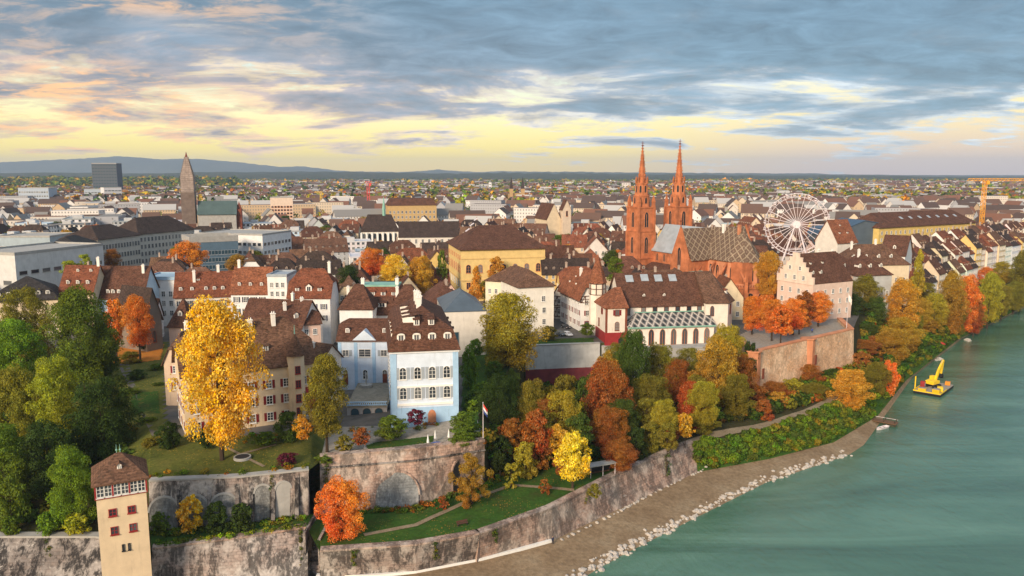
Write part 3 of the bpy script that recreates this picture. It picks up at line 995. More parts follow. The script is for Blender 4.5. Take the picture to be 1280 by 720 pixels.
def roof_geo(typ, w_, d_, e, r, o, p):
    """roof surface; returns verts, faces, wall gables (list of polygons), height function"""
    sw = typ.endswith('_y')
    base = typ[:-2] if typ[-2:] in ('_x', '_y') else typ
    W, Dp = (d_, w_) if sw else (w_, d_)
    h = Dp / 2
    s = (r - e) / h
    eo = e - s * o
    gab = []
    if base == 'gable':
        v = [(-o, -o, eo), (W + o, -o, eo), (W + o, h, r), (-o, h, r), (-o, Dp + o, eo), (W + o, Dp + o, eo)]
        f = [(0, 1, 2, 3), (3, 2, 5, 4)]
        gab = [[(0, 0, e), (0, Dp, e), (0, h, r)], [(W, 0, e), (W, Dp, e), (W, h, r)]]
    elif base == 'hip':
        hx = p.get('hx', h)
        hx = min(hx, W / 2)
        v = [(-o, -o, eo), (W + o, -o, eo), (W + o, Dp + o, eo), (-o, Dp + o, eo), (hx, h, r), (W - hx, h, r)]
        f = [(0, 1, 5, 4), (1, 2, 5), (2, 3, 4, 5), (3, 0, 4)]
    elif base == 'half':
        fr = p.get('f', 0.55)
        hx = p.get('hx', h * 0.45)
        zm = e + fr * (r - e)
        ym = h * fr
        v = [(-o, -o, eo), (W + o, -o, eo), (W + o, ym, zm), (-o, ym, zm), (hx, h, r), (W - hx, h, r), (W + o, Dp - ym, zm), (-o, Dp - ym, zm), (W + o, Dp + o, eo), (-o, Dp + o, eo)]
        f = [(0, 1, 2, 5, 4, 3), (9, 7, 4, 5, 6, 8), (3, 4, 7), (2, 6, 5)]
        gab = [[(0, 0, e), (0, Dp, e), (0, Dp - ym, zm), (0, ym, zm)], [(W, 0, e), (W, Dp, e), (W, Dp - ym, zm), (W, ym, zm)]]
    elif base == 'mansard':
        i1 = p.get('inset', 1.6)
        z1 = p.get('z1', e + (r - e) * 0.45)
        hx = p.get('hx', h)
        hx = min(hx, W / 2)
        v = [(-o, -o, e - 0.1), (W + o, -o, e - 0.1), (W + o, Dp + o, e - 0.1), (-o, Dp + o, e - 0.1),
             (i1, i1, z1), (W - i1, i1, z1), (W - i1, Dp - i1, z1), (i1, Dp - i1, z1), (hx, h, r), (W - hx, h, r)]
        f = [(0, 1, 5, 4), (1, 2, 6, 5), (2, 3, 7, 6), (3, 0, 4, 7), (4, 5, 9, 8), (5, 6, 9), (6, 7, 8, 9), (7, 4, 8)]
    elif base == 'shed':
        v = [(-o, -o, e), (W + o, -o, e), (W + o, Dp + o, r), (-o, Dp + o, r)]
        f = [(0, 1, 2, 3)]
        gab = [[(0, 0, e), (0, Dp, e), (0, Dp, r)], [(W, 0, e), (W, Dp, e), (W, Dp, r)], [(0, Dp, e), (W, Dp, e), (W, Dp, r), (0, Dp, r)]]
    if sw:
        v = [(y, x, z) for x, y, z in v]
        gab = [[(y, x, z) for x, y, z in g] for g in gab]
        f = [tuple(reversed(q)) for q in f]
    return v, f, gab


def make_building(name, A, B, depth, eave, ridge, roof='gable_x', wallc=(0.7, 0.7, 0.7), roofc=(0.12, 0.06, 0.04), rows=(), over=0.5, rp=None,
                  dormers=(), chimneys=(), wallmat='plaster', roofmat='tile', base=None, detail=True, shutter=None, frame='frame_white', cornice=None, parapet=0.6, thick=0.25, foot=True, below=4.0):
    """A, B front corners on the ground (world); heights above A.z. Local x along the front, local y away from the camera."""
    d = B - A
    rz = math.atan2(d.y, d.x)
    w_ = math.hypot(d.x, d.y)
    root = empty(name, A, rz)
    mb = MB()
    e, r = eave, ridge
    mb.add([(0, 0, -below), (w_, 0, -below), (w_, depth, -below), (0, depth, -below), (0, 0, e), (w_, 0, e), (w_, depth, e), (0, depth, e)],
           [(3, 2, 1, 0), (0, 1, 5, 4), (1, 2, 6, 5), (2, 3, 7, 6), (3, 0, 4, 7)] + ([(4, 5, 6, 7)] if roof == 'flat' else []))
    if roof == 'flat':
        v, f, gab = [], [], []
    else:
        v, f, gab = roof_geo(roof, w_, depth, e, r - 0.02, over, rp or {})
    for g in gab:
        mb.add(g, [list(range(len(g)))])
    wall_o = mb.build('wall', MATS[wallmat], root, color=wallc)
    mb = MB()
    if roof == 'flat':
        p = parapet
        for x0, x1, y0, y1 in ((-0.15, w_ + 0.15, -0.15, 0.35), (-0.15, w_ + 0.15, depth - 0.35, depth + 0.15), (-0.15, 0.35, 0.352, depth - 0.352), (w_ - 0.35, w_ + 0.15, 0.352, depth - 0.352)):
            mb.box(x0, x1, y0, y1, e - 0.3, e + p)
        mb.box(0.36, w_ - 0.36, 0.36, depth - 0.36, e + 0.004, e + 0.15)
    else:
        mb.shell([(x, y, z + thick) for x, y, z in v], f, thick)
        if roof[-2:] in ('_x', '_y') or roof == 'pyr':
            pass
    roof_o = mb.build('roof', MATS[roofmat], root, color=roofc)
    if cornice:
        mb = MB()
        mb.box(-0.3, w_ + 0.3, -0.3, 0.0, e - 0.55, e - 0.05)
        mb.box(-0.3, -0.003, 0.003, depth, e - 0.55, e - 0.05)
        mb.box(w_ + 0.003, w_ + 0.3, 0.003, depth, e - 0.55, e - 0.05)
        mb.build('cornice', MATS['paint'], root, color=cornice)
    if base:
        mb = MB()
        bh, bc = base
        mb.box(-0.08, w_ + 0.08, -0.08, 0.0, -below, bh)
        mb.box(-0.08, -0.003, 0.003, depth, -below, bh)
        mb.box(w_ + 0.003, w_ + 0.08, 0.003, depth, -below, bh)
        mb.build('base', MATS['plaster'], root, color=bc)
    # windows: (side, z, n or xs, w, h, {options})
    for row in rows:
        side, z, n, ww, wh = row[:5]
        op = dict(row[5]) if len(row) > 5 else {}
        L = w_ if side in ('front', 'back') else depth
        m0, m1 = op.pop('m', (0.5, 0.5))
        if isinstance(n, int):
            st = (L - m0 - m1) / n
            xs = [m0 + st * (i + 0.5) for i in range(n)]
        else:
            xs = [L * q for q in n]
        sh = op.pop('shutter', shutter)
        fm = op.pop('frame', frame)
        pr = op.pop('proud', 0.0)
        for x in xs:
            if side == 'front':
                add_window(root, x, -pr, z, ww, wh, 0.0, fm, sh, detail=detail, **op)
            elif side == 'left':
                add_window(root, -pr, L - x, z, ww, wh, -math.pi / 2, fm, sh, detail=detail, **op)
            elif side == 'right':
                add_window(root, w_ + pr, x, z, ww, wh, math.pi / 2, fm, sh, detail=detail, **op)
    # dormers: (side, t across 0..1, f up the slope 0..1, w, h, style)
    sw = roof.endswith('_y')
    for dm in dormers:
        side, t, fz = dm[:3]
        ww, wh, sty = (list(dm[3:]) + [1.3, 1.4, 'gable'][len(dm) - 3:])[:3]
        ms = dormer_mesh(ww, wh, sty, 'white_plaster' if detail else 'chimney_render', 'tile' if roofmat == 'tile' else roofmat)
        if roof.startswith('mansard'):
            i1 = (rp or {}).get('inset', 1.6); z1 = (rp or {}).get('z1', e + (r - e) * 0.45)
            if fz < 0.5:
                q, z = i1 * fz * 2, e + (z1 - e) * fz * 2
            else:
                hh = (w_ if sw else depth) / 2
                q, z = i1 + (hh - i1) * (fz - 0.5) * 2, z1 + (r - z1) * (fz - 0.5) * 2
        else:
            hh = (w_ if sw else depth) / 2
            if (rp or {}).get('hx') and ((sw and side in ('front', 'back')) or (not sw and side in ('left', 'right'))):
                hh = rp['hx']
            q, z = hh * fz, e + (r - e) * fz
        if side == 'front':
            link('dormer', ms, roof_o, roofc, (w_ * t, q, z + 0.1))
        elif side == 'left':
            link('dormer', ms, roof_o, roofc, (q, depth * (1 - t), z + 0.1), -math.pi / 2)
        elif side == 'right':
            link('dormer', ms, roof_o, roofc, (w_ - q, depth * t, z + 0.1), math.pi / 2)
    for ch in chimneys:
        x, y, h_ = ch[:3]
        hh = (w_ if sw else depth) / 2
        dist = (w_ * x if sw else depth * y)
        zz_ = e + (r - e) * (1 - abs(dist - hh) / hh) if roof != 'flat' else e
        link('chimney', chimney_mesh(0.9, 0.7, h_, 'white_plaster' if detail else 'chimney_render'), roof_o, None, (w_ * x, depth * y, zz_ + 0.2))
    if foot:
        cx = A + d / 2 + V3((-math.sin(rz), math.cos(rz), 0)) * depth / 2
        FOOT.append((cx.x, cx.y, 0.5 * math.hypot(w_, depth)))
    root['w'] = w_
    return root, wall_o, roof_o


def hb(name, label, cat, pa, da, pb, db, z, eave_py, ridge_h, depth, roof, **kw):
    """building from photo columns and ground distances; eave height read from the photo row at A"""
    A, B = W_(pa, da, z), W_(pb, db, z)
    eave = zpy(A.y, eave_py) - z
    keep = kw.pop('keep', None)
    group = kw.pop('group', None)
    out = make_building(name, A, B, depth, eave, eave + ridge_h, roof, **kw)
    tag(out[0], label, cat, group, q=False)
    if keep:
        KEEP.append((min(pa, pb) - 4, max(pa, pb) + 4, keep, min(da, db)))
    return out


REDSH = (0.20, 0.018, 0.022)
GREYSH = (0.33, 0.37, 0.42)
DKSH = (0.06, 0.07, 0.09)

# ---- watch tower at the river wall
A, B = W_(131.5, 124.0, 2.0), W_(192.5, 127.4, 2.0)
tw_e = zpy(127, 596) - 2.0
tower, wo, ro = make_building('watch_tower', A, B, 8.6, tw_e, zpy(131, 563) - 2.0, 'hip_x', wallc=(0.66, 0.52, 0.35), roofc=RC['umber'], over=0.6, rp={'hx': 3.4}, below=6, wallmat='plaster',
    rows=[('front', zpy(126, 641) - 2, (0.30, 0.68), 0.95, 1.0, dict(frame='red_paint')), ('front', zpy(126, 664) - 2, (0.31, 0.685), 0.95, 1.15, dict(frame='red_paint', style='thin')),
          ('front', zpy(126, 686) - 2, (0.46, 0.58), 0.14, 0.9, dict(frame='dark', style='none')), ('right', zpy(126, 641) - 2, 2, 0.95, 1.0, dict(frame='red_paint'))],
    dormers=[('front', 0.5, 0.36, 0.75, 0.8, 'gable')])
tag(tower, 'cream watch tower with hipped tile roof rising from the river wall', 'tower', q=False)
tw = tower['w']
mb = MB()
zb0, zb1 = zpy(126, 617) - 2, tw_e - 0.12
mb.box(-0.22, tw + 0.22, -0.22, 8.8, zb0 - 0.28, zb0)
mb.box(-0.18, tw + 0.18, -0.18, 0.002, zb1 - 0.2, zb1)
for x in (-0.06, tw * 0.333, tw * 0.666, tw + 0.06):
    mb.box(x - 0.14, x + 0.14, -0.17, -0.001, zb0, zb1 - 0.2)
mb.box(-0.17, -0.003, 0.01, 8.6, zb0, zb1)
mb.build('window_band', MATS['red_paint'], tower)
for i in range(3):
    for j in range(2):
        x = tw * (i + 0.5) / 3 + (j - 0.5) * tw / 6.4
        add_window(tower, x, -0.03, zb0 + 0.14, tw / 7.8, zb1 - zb0 - 0.55, style='thin')
for fx in (3.45, tw - 3.45):
    mb = MB()
    zt = zpy(131, 563) - 2.0
    mb.tube((fx, 4.3, zt + 0.1), (fx, 4.3, zt + 1.6), 0.07, 0.03, 6)
    mb.frustum(8, 0.05, zt + 0.5, 0.2, zt + 0.65, 0, fx, 4.3); mb.frustum(8, 0.2, zt + 0.65, 0.04, zt + 0.85, 0, fx, 4.3)
    mb.build('finial', MATS['copper_green'], ro)

# ---- large cream house with red shutters (left of centre)
sh = dict(shutter=REDSH)
ram, wo, ro = hb('manor_house', 'large cream house with red shutters and long brown roof', 'house', 233, 163, 394, 176, 19.4, 468, 9.0, 15, 'half_x', wallc=(0.66, 0.52, 0.36), roofc=RC['umber'], over=0.7, rp=dict(f=0.45, hx=4.5),
    rows=[('front', 1.2, 7, 1.15, 1.7, sh), ('front', 4.9, 7, 1.15, 1.8, sh), ('front', 8.5, 7, 1.15, 1.7, sh), ('left', 1.2, 3, 1.0, 1.6, sh), ('left', 4.9, 4, 1.0, 1.6, sh), ('left', 8.5, 4, 1.0, 1.5, sh)],
    dormers=[('front', t_, 0.28, 1.3, 1.3, 'shed') for t_ in (0.18, 0.42, 0.64)], chimneys=[(0.16, 0.4, 2.6), (0.38, 0.42, 2.4), (0.55, 0.38, 2.4), (0.74, 0.42, 2.6)], frame='frame_white')
# stair turret and oriel of the manor (parts of it)
mw = ram['w']
mb = MB(); mb.frustum(8, 1.9, -3, 1.9, 15.5, 0, mw - 4.0, -0.4); mb.build('stair_turret', MATS['plaster'], ram, color=(0.66, 0.52, 0.36))
mb = MB(); mb.frustum(8, 2.4, 15.4, 0.08, 20.3, 0, mw - 4.0, -0.4); tr_ = mb.build('turret_roof', MATS['tile'], ram, color=RC['umber'])
mb = MB(); mb.frustum(6, 0.16, 20.1, 0.03, 22.2, 0, mw - 4.0, -0.4); mb.build('finial', MATS['copper_green'], tr_)
for zq in (2.2, 5.2, 8.4, 11.6):
    add_window(ram, mw - 4.0, -2.2, zq, 0.9, 1.5, 0, 'red_paint')
mb = MB(); mb.box(mw - 2.0, mw - 0.2, -1.5, 0.0, 3.0, 6.6); mb.shell([(mw - 2.2, -1.8, 6.9), (mw, -1.8, 6.9), (mw, 0.1, 7.7), (mw - 2.2, 0.1, 7.7)], [(0, 1, 2, 3)], 0.2)
mb.build('oriel', MATS['red_paint'], ram)
# its lower wing behind, on the left edge
hb('wing_house', 'narrow tan-roofed wing with shutters along the left of the manor', 'house', 208, 186, 236, 186, 19.6, 452, 6.0, 26, 'half_y', wallc=(0.62, 0.47, 0.35), roofc=RC['umber'], rp=dict(f=0.5, hx=4),
   rows=[('front', 4.0, 1, 1.0, 1.6, sh), ('front', 8.0, 1, 1.0, 1.6, sh), ('left', 4.0, 5, 1.0, 1.6, sh)], chimneys=[(0.5, 0.3, 2.0), (0.5, 0.6, 2.0)])
hb('back_house', 'brown-roofed house end between the manor and white row', 'house', 345, 230, 402, 236, 20.0, 408, 4.6, 12, 'half_x', wallc=WC['pink'], roofc=RC['brown'], rp=dict(f=0.5, hx=4),
   rows=[('front', 7.0, 5, 1.0, 1.5)], chimneys=[(0.3, 0.4, 2.2), (0.7, 0.5, 2.2)], dormers=[('front', 0.5, 0.3)])
hb('side_house', 'white house with dark shutters beside the courtyard passage', 'house', 378, 232, 404, 246, 20.4, 410, 7.0, 20, 'gable_y', wallc=WC['white'], roofc=RC['brown'],
   rows=[('front', 2.0, 2, 1.0, 1.6), ('front', 5.5, 2, 1.0, 1.6), ('right', 5.5, 5, 1.0, 1.6, dict(shutter=DKSH)), ('right', 2.0, 5, 1.0, 1.6, dict(shutter=DKSH))], chimneys=[(0.5, 0.3, 2.0)])

# ---- the blue house on the terrace
BL = (0.36, 0.54, 0.74)
A, B = W_(490, 174.6, 18.6), W_(573, 177.2, 18.6)
be = zpy(176.5, 437) - 18.6
blue, wo, ro = make_building('blue_house', A, B, 32, be, be + 8.6, 'mansard_y', wallc=(0.62, 0.70, 0.82), roofc=RC['brown'], over=0.6, rp=dict(inset=0.95, z1=be + 4.3, hx=8.5),
    rows=[('front', zpy(176.5, 472) - 18.6, 4, 1.4, 2.6, dict(shutter=GREYSH, arch='round', m=(1.0, 0.9))), ('front', zpy(176.5, 496.5) - 18.6, 4, 1.4, 2.6, dict(shutter=GREYSH, arch='round', m=(1.0, 0.9))),
          ('left', zpy(176.5, 475.5) - 18.6, 8, 1.2, 2.2, dict(shutter=GREYSH)), ('left', zpy(176.5, 498.5) - 18.6, 8, 1.2, 2.2, dict(shutter=GREYSH)), ('right', 6, 6, 1.1, 2.0), ('right', 10.5, 6, 1.1, 2.0)],
    dormers=[('front', t_, 0.14, 1.8, 2.3, 'round') for t_ in (0.16, 0.39, 0.62, 0.85)] + [('front', t_, 0.60, 1.3, 1.4, 'shed') for t_ in (0.40, 0.62)] + [('left', t_, 0.2, 1.4, 1.8, 'round') for t_ in (0.45, 0.6, 0.75, 0.9)] + [('left', t_, 0.66, 1.3, 1.3, 'shed') for t_ in (0.4, 0.58, 0.74, 0.88)] + [('right', t_, 0.2, 1.4, 1.8, 'round') for t_ in (0.2, 0.4, 0.6)],
    cornice=(0.72, 0.74, 0.78), base=(3.6, BL))
tag(blue, 'tall white and light blue house with brown mansard roof above the terrace', 'house', q=False)
bw_ = blue['w']
for x0, x1 in ((-0.1, 1.25), (bw_ - 1.15, bw_ + 0.1)):
    mb = MB(); mb.box(x0, x1, -0.14, -0.003, 3.6, be - 0.6); mb.build('pilaster', MATS['plaster'], blue, color=BL)
mb = MB(); mb.box(1.3, bw_ - 1.2, -0.2, -0.003, zpy(176.5, 481.5) - 18.6 - 0.25, zpy(176.5, 481.5) - 18.6 + 0.2)
mb.box(1.3, bw_ - 1.2, -0.2, -0.003, zpy(176.5, 504) - 18.6 - 0.2, zpy(176.5, 504) - 18.6 + 0.35); mb.build('string_course', MATS['trim_white'], blue)
dr = MB(); dr.prism([(bw_ * 0.60 - 0.9, -0.16, -0.1), (bw_ * 0.60 + 0.9, -0.16, -0.1), (bw_ * 0.60 + 0.9, -0.16, 2.0), (bw_ * 0.60 + 0.55, -0.16, 2.7), (bw_ * 0.60, -0.16, 3.0), (bw_ * 0.60 - 0.55, -0.16, 2.7), (bw_ * 0.60 - 0.9, -0.16, 2.0)], (0, 0.1, 0))
dr.build('door', MATS['sandstone_light'], blue)
for k in range(5):
    link('chimney', chimney_mesh(1.1, 0.9, 2.6), ro, None, (bw_ * 0.46 + 0.35 * (k % 2), 9.0 + k * 2.7, be + 8.1))
FOOT.append((X_(532, 190, 19), 192, 18))

# courtyard terrace with blue balustrade and arches
tA, tB = W_(434, 187, 15.8), W_(484, 187.6, 15.8)
ct, wo, ro2 = make_building('courtyard_terrace', tA, tB, 21.8, 3.1, 3.2, 'flat', wallc=(0.42, 0.40, 0.40), roofc=(0.30, 0.27, 0.22), parapet=0.05, wallmat='plaster', roofmat='courtyard', foot=False,
    rows=[('front', 0.3, 3, 1.9, 2.4, dict(arch='round', style='none', frame='river_masonry', glass='glass_blue'))])
tag(ct, 'arched terrace with light blue balustrade in front of the courtyard', 'terrace', q=False)
mb = MB(); L = ct['w']
mb.box(0, L, 0.05, 0.35, 4.05, 4.25); mb.box(0, L, 0.08, 0.32, 3.3, 3.5)
for k in range(int(L / 0.5)):
    mb.box(0.1 + k * 0.5, 0.3 + k * 0.5, 0.1, 0.3, 3.5, 4.05)
mb.build('balustrade', MATS['paint'], ct, color=BL)

# courtyard pavilion
pv_, wo, ro = hb('courtyard_pavilion', 'light blue and white pavilion with pediment closing the courtyard', 'house', 424, 209, 490, 209, 18.8, 425, 4.6, 12, 'half_x', wallc=(0.60, 0.69, 0.82), roofc=RC['brown'], rp=dict(f=0.7, hx=2),
    rows=[('front', 7.6, (0.14, 0.86), 1.5, 1.5, dict(shutter=GREYSH)), ('front', 7.4, (0.5,), 3.0, 1.9, dict(frame='frame_white')), ('front', 1.3, (0.13, 0.5, 0.87), 1.1, 2.4, dict(arch='round'))],
    dormers=[('front', 0.16, 0.3, 1.1, 1.2, 'round'), ('front', 0.86, 0.3, 1.1, 1.2, 'round')], cornice=(0.7, 0.72, 0.76))
pw = pv_['w']
for a_, b_ in ((0.0, 0.06), (0.30, 0.36), (0.64, 0.70), (0.94, 1.0)):
    mb = MB(); mb.box(pw * a_, pw * b_, -0.13, -0.003, -1, zpy(209, 428) - 18.8); mb.build('pilaster', MATS['plaster'], pv_, color=BL)
mb = MB(); pz = zpy(209, 425) - 18.8
mb.prism([(pw * 0.28, -0.5, pz), (pw * 0.72, -0.5, pz), (pw * 0.5, -0.5, pz + 2.7)], (0, 3.2, 0), 0); mb.build('pediment', MATS['plaster'], pv_, color=(0.60, 0.68, 0.78))
for fx in (0.13, 0.87):
    mb = MB(); mb.box(pw * fx - 0.6, pw * fx + 0.6, -0.26, -0.13, -0.3, 2.6); mb.build('door', MATS['sandstone_dark'], pv_)
hb('courtyard_wing', 'long lean brown roof closing the left side of the courtyard', 'house', 404, 190, 428, 196, 19.6, 452, 3.5, 24, 'gable_y', wallc=WC['pale'], roofc=RC['umber'], rows=[('front', 2.0, 1, 1.1, 2.0)], chimneys=[(0.3, 0.2, 1.6)], dormers=[('right', 0.4, 0.3), ('right', 0.7, 0.3)])

# two white pavilions with pyramid roofs behind
for i, (a, b) in enumerate(((426, 467), (489, 528))):
    hb('white_pavilion', ('white block with brown hipped roof left of the recess', 'white block with brown hipped roof right of the recess')[i] + ' behind the courtyard', 'house', a, 236, b, 236, 20.5, 385, 6.2, 11, 'hip_x', wallc=WC['white'], roofc=RC['brown'],
       rows=[('front', 2.4, (0.5,) if i == 0 else 2, 1.0, 0.9)], rp=dict(hx=3.6), group=None, chimneys=[(0.1, 0.8, 2.5)])
hb('link_house', 'recessed white link house with bay window and pale green flat top', 'house', 467, 243, 489, 243, 20.5, 392, 4.5, 8, 'gable_x', wallc=WC['white'], roofc=RC['brown'],
   rows=[('front', 5.8, 3, 1.0, 1.7), ('front', 2.6, 3, 1.0, 1.4)], dormers=[('front', 0.5, 0.35, 2.6, 1.5, 'shed')])
hb('green_top_house', 'brown house with pale green copper deck and two white chimneys', 'house', 440, 256, 506, 256, 20.8, 377, 5.0, 14, 'mansard_x', wallc=WC['white'], roofc=RC['brown'], rp=dict(inset=2.5, z1=18, hx=9), rows=[('front', 6, 6, 1.0, 1.6)],
   chimneys=[])
gt = [o for o in COL.objects if o.name.startswith('green_top_house')][0]
ge = zpy(256, 377) - 20.8
for ch_ in KIDS[gt.name]:
    if ch_.name.startswith('roof'):
        bpy.data.objects.remove(ch_)
KIDS[gt.name] = [o for o in COL.objects if o.parent == gt]
gw = gt['w']
mb = MB(); mb.shell([(-0.5, -0.5, ge), (gw + 0.5, -0.5, ge), (gw - 2.3, 3, ge + 4.6), (2.3, 3, ge + 4.6), (gw + .5, 14.5, ge), (-.5, 14.5, ge), (gw - 2.3, 11, ge + 4.6), (2.3, 11, ge + 4.6)], [(0, 1, 2, 3), (1, 4, 6, 2), (4, 5, 7, 6), (5, 0, 3, 7)], 0.25)
gro = mb.build('roof', MATS['tile'], gt, color=RC['red'])
mb = MB(); mb.box(2.2, gw - 2.2, 2.9, 11.1, ge + 4.3, ge + 5.0); mb.build('roof_deck', MATS['copper_green'], gt)
for fx in (3.2, gw - 2.8):
    link('chimney', chimney_mesh(1.1, 0.9, 2.2), gro, None, (fx, 4.5, ge + 4.8))
for fx in (0.2, 0.4, 0.6, 0.8):
    link('dormer', dormer_mesh(1.5, 1.5, 'shed'), gro, RC['red'], (gw * fx, 1.0, ge + 1.6))

# modern grey-roofed gable
mo, wo, ro = hb('gallery', 'pale gallery with dark blue-grey sheet gable roof', 'gallery', 556, 236, 608, 238.2, 20.6, 390, 4.6, 26, 'hip_y', wallc=WC['pale'], roofc=(0.09, 0.12, 0.15), roofmat='metal_grey', over=0.15, rp=dict(hx=10),
   rows=[('front', 2.6, (0.24,), 2.4, 4.0, dict(style='none', frame='concrete', glass='glass_blue'))])
MATS['metal_dark'] = plain('metal_dark', (0.075, 0.10, 0.125), 0.45, 0.2, 0.3, 0.5)
ro.data.materials[0] = MATS['metal_dark']
# ---- row of old houses on the left, behind the trees
hb('row_house', 'cream house with dormered red-brown roof and dark shutters left in the row', 'house', 221, 268, 291, 272, 20.7, 371, 7.5, 12, 'gable_x', wallc=WC['pale'], roofc=RC['red'],
   rows=[('front', 9.2, 7, 1.0, 1.6, dict(shutter=DKSH)), ('front', 5.8, 7, 1.0, 1.6, dict(shutter=DKSH))], dormers=[('front', t_, 0.22, 1.1, 1.1, 'round') for t_ in (0.1, 0.3, 0.55, 0.7, 0.85)] + [('front', 0.4, 0.62, 1.0, 0.9, 'shed')], chimneys=[(0.33, 0.3, 3.6), (0.75, 0.5, 2.0)])
hb('row_house', 'white house with orange-red roof and black shutters in the row', 'house', 291, 268, 337, 268, 20.7, 366, 8.0, 12, 'gable_x', wallc=WC['white'], roofc=RC['rust'],
   rows=[('front', 10.6, 4, 1.0, 1.7, dict(shutter=DKSH)), ('front', 6.6, 4, 1.0, 1.7, dict(shutter=DKSH))], dormers=[('front', t_, 0.25, 1.0, 1.1, 'round') for t_ in (0.2, 0.5, 0.8)], chimneys=[(0.1, 0.5, 2.2)])
hb('row_house', 'tall narrow white house with grey flat roof in the row', 'house', 337, 266, 361, 266, 20.7, 345, 0.4, 12, 'flat', wallc=WC['white'], roofc=(0.25, 0.28, 0.31), roofmat='metal_grey',
   rows=[('front', z_, 3, 0.9, 1.5, dict(shutter=DKSH) if z_ < 8 else {}) for z_ in (6.0, 9.5, 13.0, 16.0)])
hb('row_house', 'white house with three white dormers and blue-grey shutters right in the row', 'house', 362, 262, 414, 262, 20.7, 371, 8.5, 13, 'half_x', wallc=WC['white'], roofc=RC['red'], rp=dict(f=0.5, hx=3),
   rows=[('front', 9.2, 4, 1.0, 1.7, dict(shutter=(0.10, 0.11, 0.16))), ('front', 5.4, 4, 1.0, 1.7, dict(shutter=(0.10, 0.11, 0.16)))], dormers=[('front', 0.2, 0.18, 1.3, 1.3, 'shed'), ('front', 0.48, 0.18, 2.0, 1.7, 'gable'), ('front', 0.74, 0.18, 1.3, 1.3, 'shed')], chimneys=[(0.9, 0.5, 2.2)])
hb('row_house', 'low house with two white dormers and long dark roof behind orange trees', 'house', 120, 272, 181, 272, 20.5, 372, 10.0, 14, 'gable_x', wallc=WC['blue'], roofc=RC['brown'],
   rows=[('front', 1.5, 5, 1.1, 1.5)], dormers=[('front', t_, 0.12, 1.2, 1.2, 'round') for t_ in (0.28, 0.38, 0.5, 0.64)], chimneys=[(0.9, 0.4, 2.5)])
hb('row_house', 'house with red-brown roof and four white arched dormers at left', 'house', 78, 268, 119, 268, 20.5, 366, 8.6, 12, 'gable_x', wallc=WC['cream'], roofc=RC['red'],
   rows=[('front', 2.0, 4, 1.0, 1.5)], dormers=[('front', t_, 0.3, 1.1, 1.2, 'round') for t_ in (0.2, 0.5, 0.8)] + [('front', t_, 0.75, 0.9, 0.9, 'round') for t_ in (0.4, 0.8)], chimneys=[(0.98, 0.5, 2.6)])
hb('row_house', 'white house with light blue cornice and flat top behind the chapel', 'house', 182, 285, 222, 285, 20.6, 348, 0.4, 14, 'flat', wallc=WC['white'], roofc=(0.30, 0.42, 0.52), roofmat='paint', cornice=(0.36, 0.50, 0.64),
   rows=[('front', z_, 4, 1.2, 1.8) for z_ in (3, 6.6, 10.0)])
hb('stone_chapel', 'small dark gabled stone building beside the orange trees', 'chapel', 184, 243, 204, 248, 20.4, 398, 9.0, 14, 'gable_y', wallc=(0.20, 0.16, 0.13), roofc=RC['dark'], rows=[('front', 2.0, 1, 1.0, 3.5, dict(arch='point', style='none', frame='sandstone_dark')), ('right', 3.0, 4, 1.0, 1.6)])
hb('gatehouse', 'small house with steep dark hipped roof below the row', 'house', 213, 238, 238, 238, 20.3, 406, 7.5, 9, 'hip_x', wallc=WC['pink'], roofc=RC['brown'], rows=[('front', 2.0, 2, 0.9, 1.5)], dormers=[('front', 0.5, 0.3)])
hb('mansard_villa', 'cream house with black mansard roof behind the left trees', 'house', -6, 255, 76, 262, 20.5, 378, 7.0, 14, 'mansard_x', wallc=WC['cream'], roofc=RC['black'], rp=dict(inset=2.0, z1=16, hx=9),
   rows=[('front', 5.0, 8, 1.1, 1.8), ('front', 1.5, 8, 1.1, 1.8)], dormers=[('front', t_, 0.2, 1.3, 1.4, 'round') for t_ in (0.1, 0.25, 0.4, 0.55, 0.7, 0.85)])

# ---- big modern buildings at left
hb('art_museum', 'large pale slab museum with blind walls and low window strip', 'museum', -40, 330, 24, 322, 20.4, 316, 0.5, 46, 'flat', wallc=(0.58, 0.58, 0.57), roofc=(0.30, 0.31, 0.32), roofmat='concrete', rows=[('front', 2.0, 3, 4.0, 2.2, dict(style='none', frame='concrete')), ('front', 9.0, 3, 4.0, 1.6, dict(style='none', frame='concrete')), ('right', 13.0, 8, 3.6, 1.4, dict(style='none', frame='concrete'))], parapet=0.9)
hb('art_museum', 'long white brick museum wing with single slot window', 'museum', 20, 324, 107, 366, 20.4, 322, 0.5, 24, 'flat', wallc=(0.66, 0.67, 0.68), roofc=(0.30, 0.31, 0.32), roofmat='concrete',
   rows=[('front', 1.5, 9, 2.2, 2.0, dict(style='none', frame='concrete')), ('front', 11.0, (0.55,), 1.5, 3.6, dict(style='none', frame='concrete'))], parapet=0.9, keep=345)
hb('office_block', 'grey office block with pale upper storey on the left skyline edge', 'office', 2, 420, 66, 420, 20.4, 296, 0.5, 24, 'flat', wallc=(0.35, 0.42, 0.47), roofc=(0.30, 0.33, 0.35), roofmat='concrete', rows=[('front', z_, 10, 2.2, 1.8, dict(style='none')) for z_ in (6, 10, 14)] + [('right', z_, 7, 2.2, 1.8, dict(style='none')) for z_ in (6, 10, 14)])
hb('old_museum', 'long pale stone museum with dark hipped roof and rows of windows', 'museum', 126, 408, 178, 440, 20.4, 299, 6.0, 22, 'hip_x', wallc=(0.52, 0.48, 0.42), roofc=RC['dark'], over=0.9, rows=[('front', z_, 14, 1.3, 2.2, dict(frame='concrete')) for z_ in (5, 10, 15)] + [('right', z_, 6, 1.3, 2.2, dict(frame='concrete')) for z_ in (5, 10, 15)], rp=dict(hx=9), keep=330)
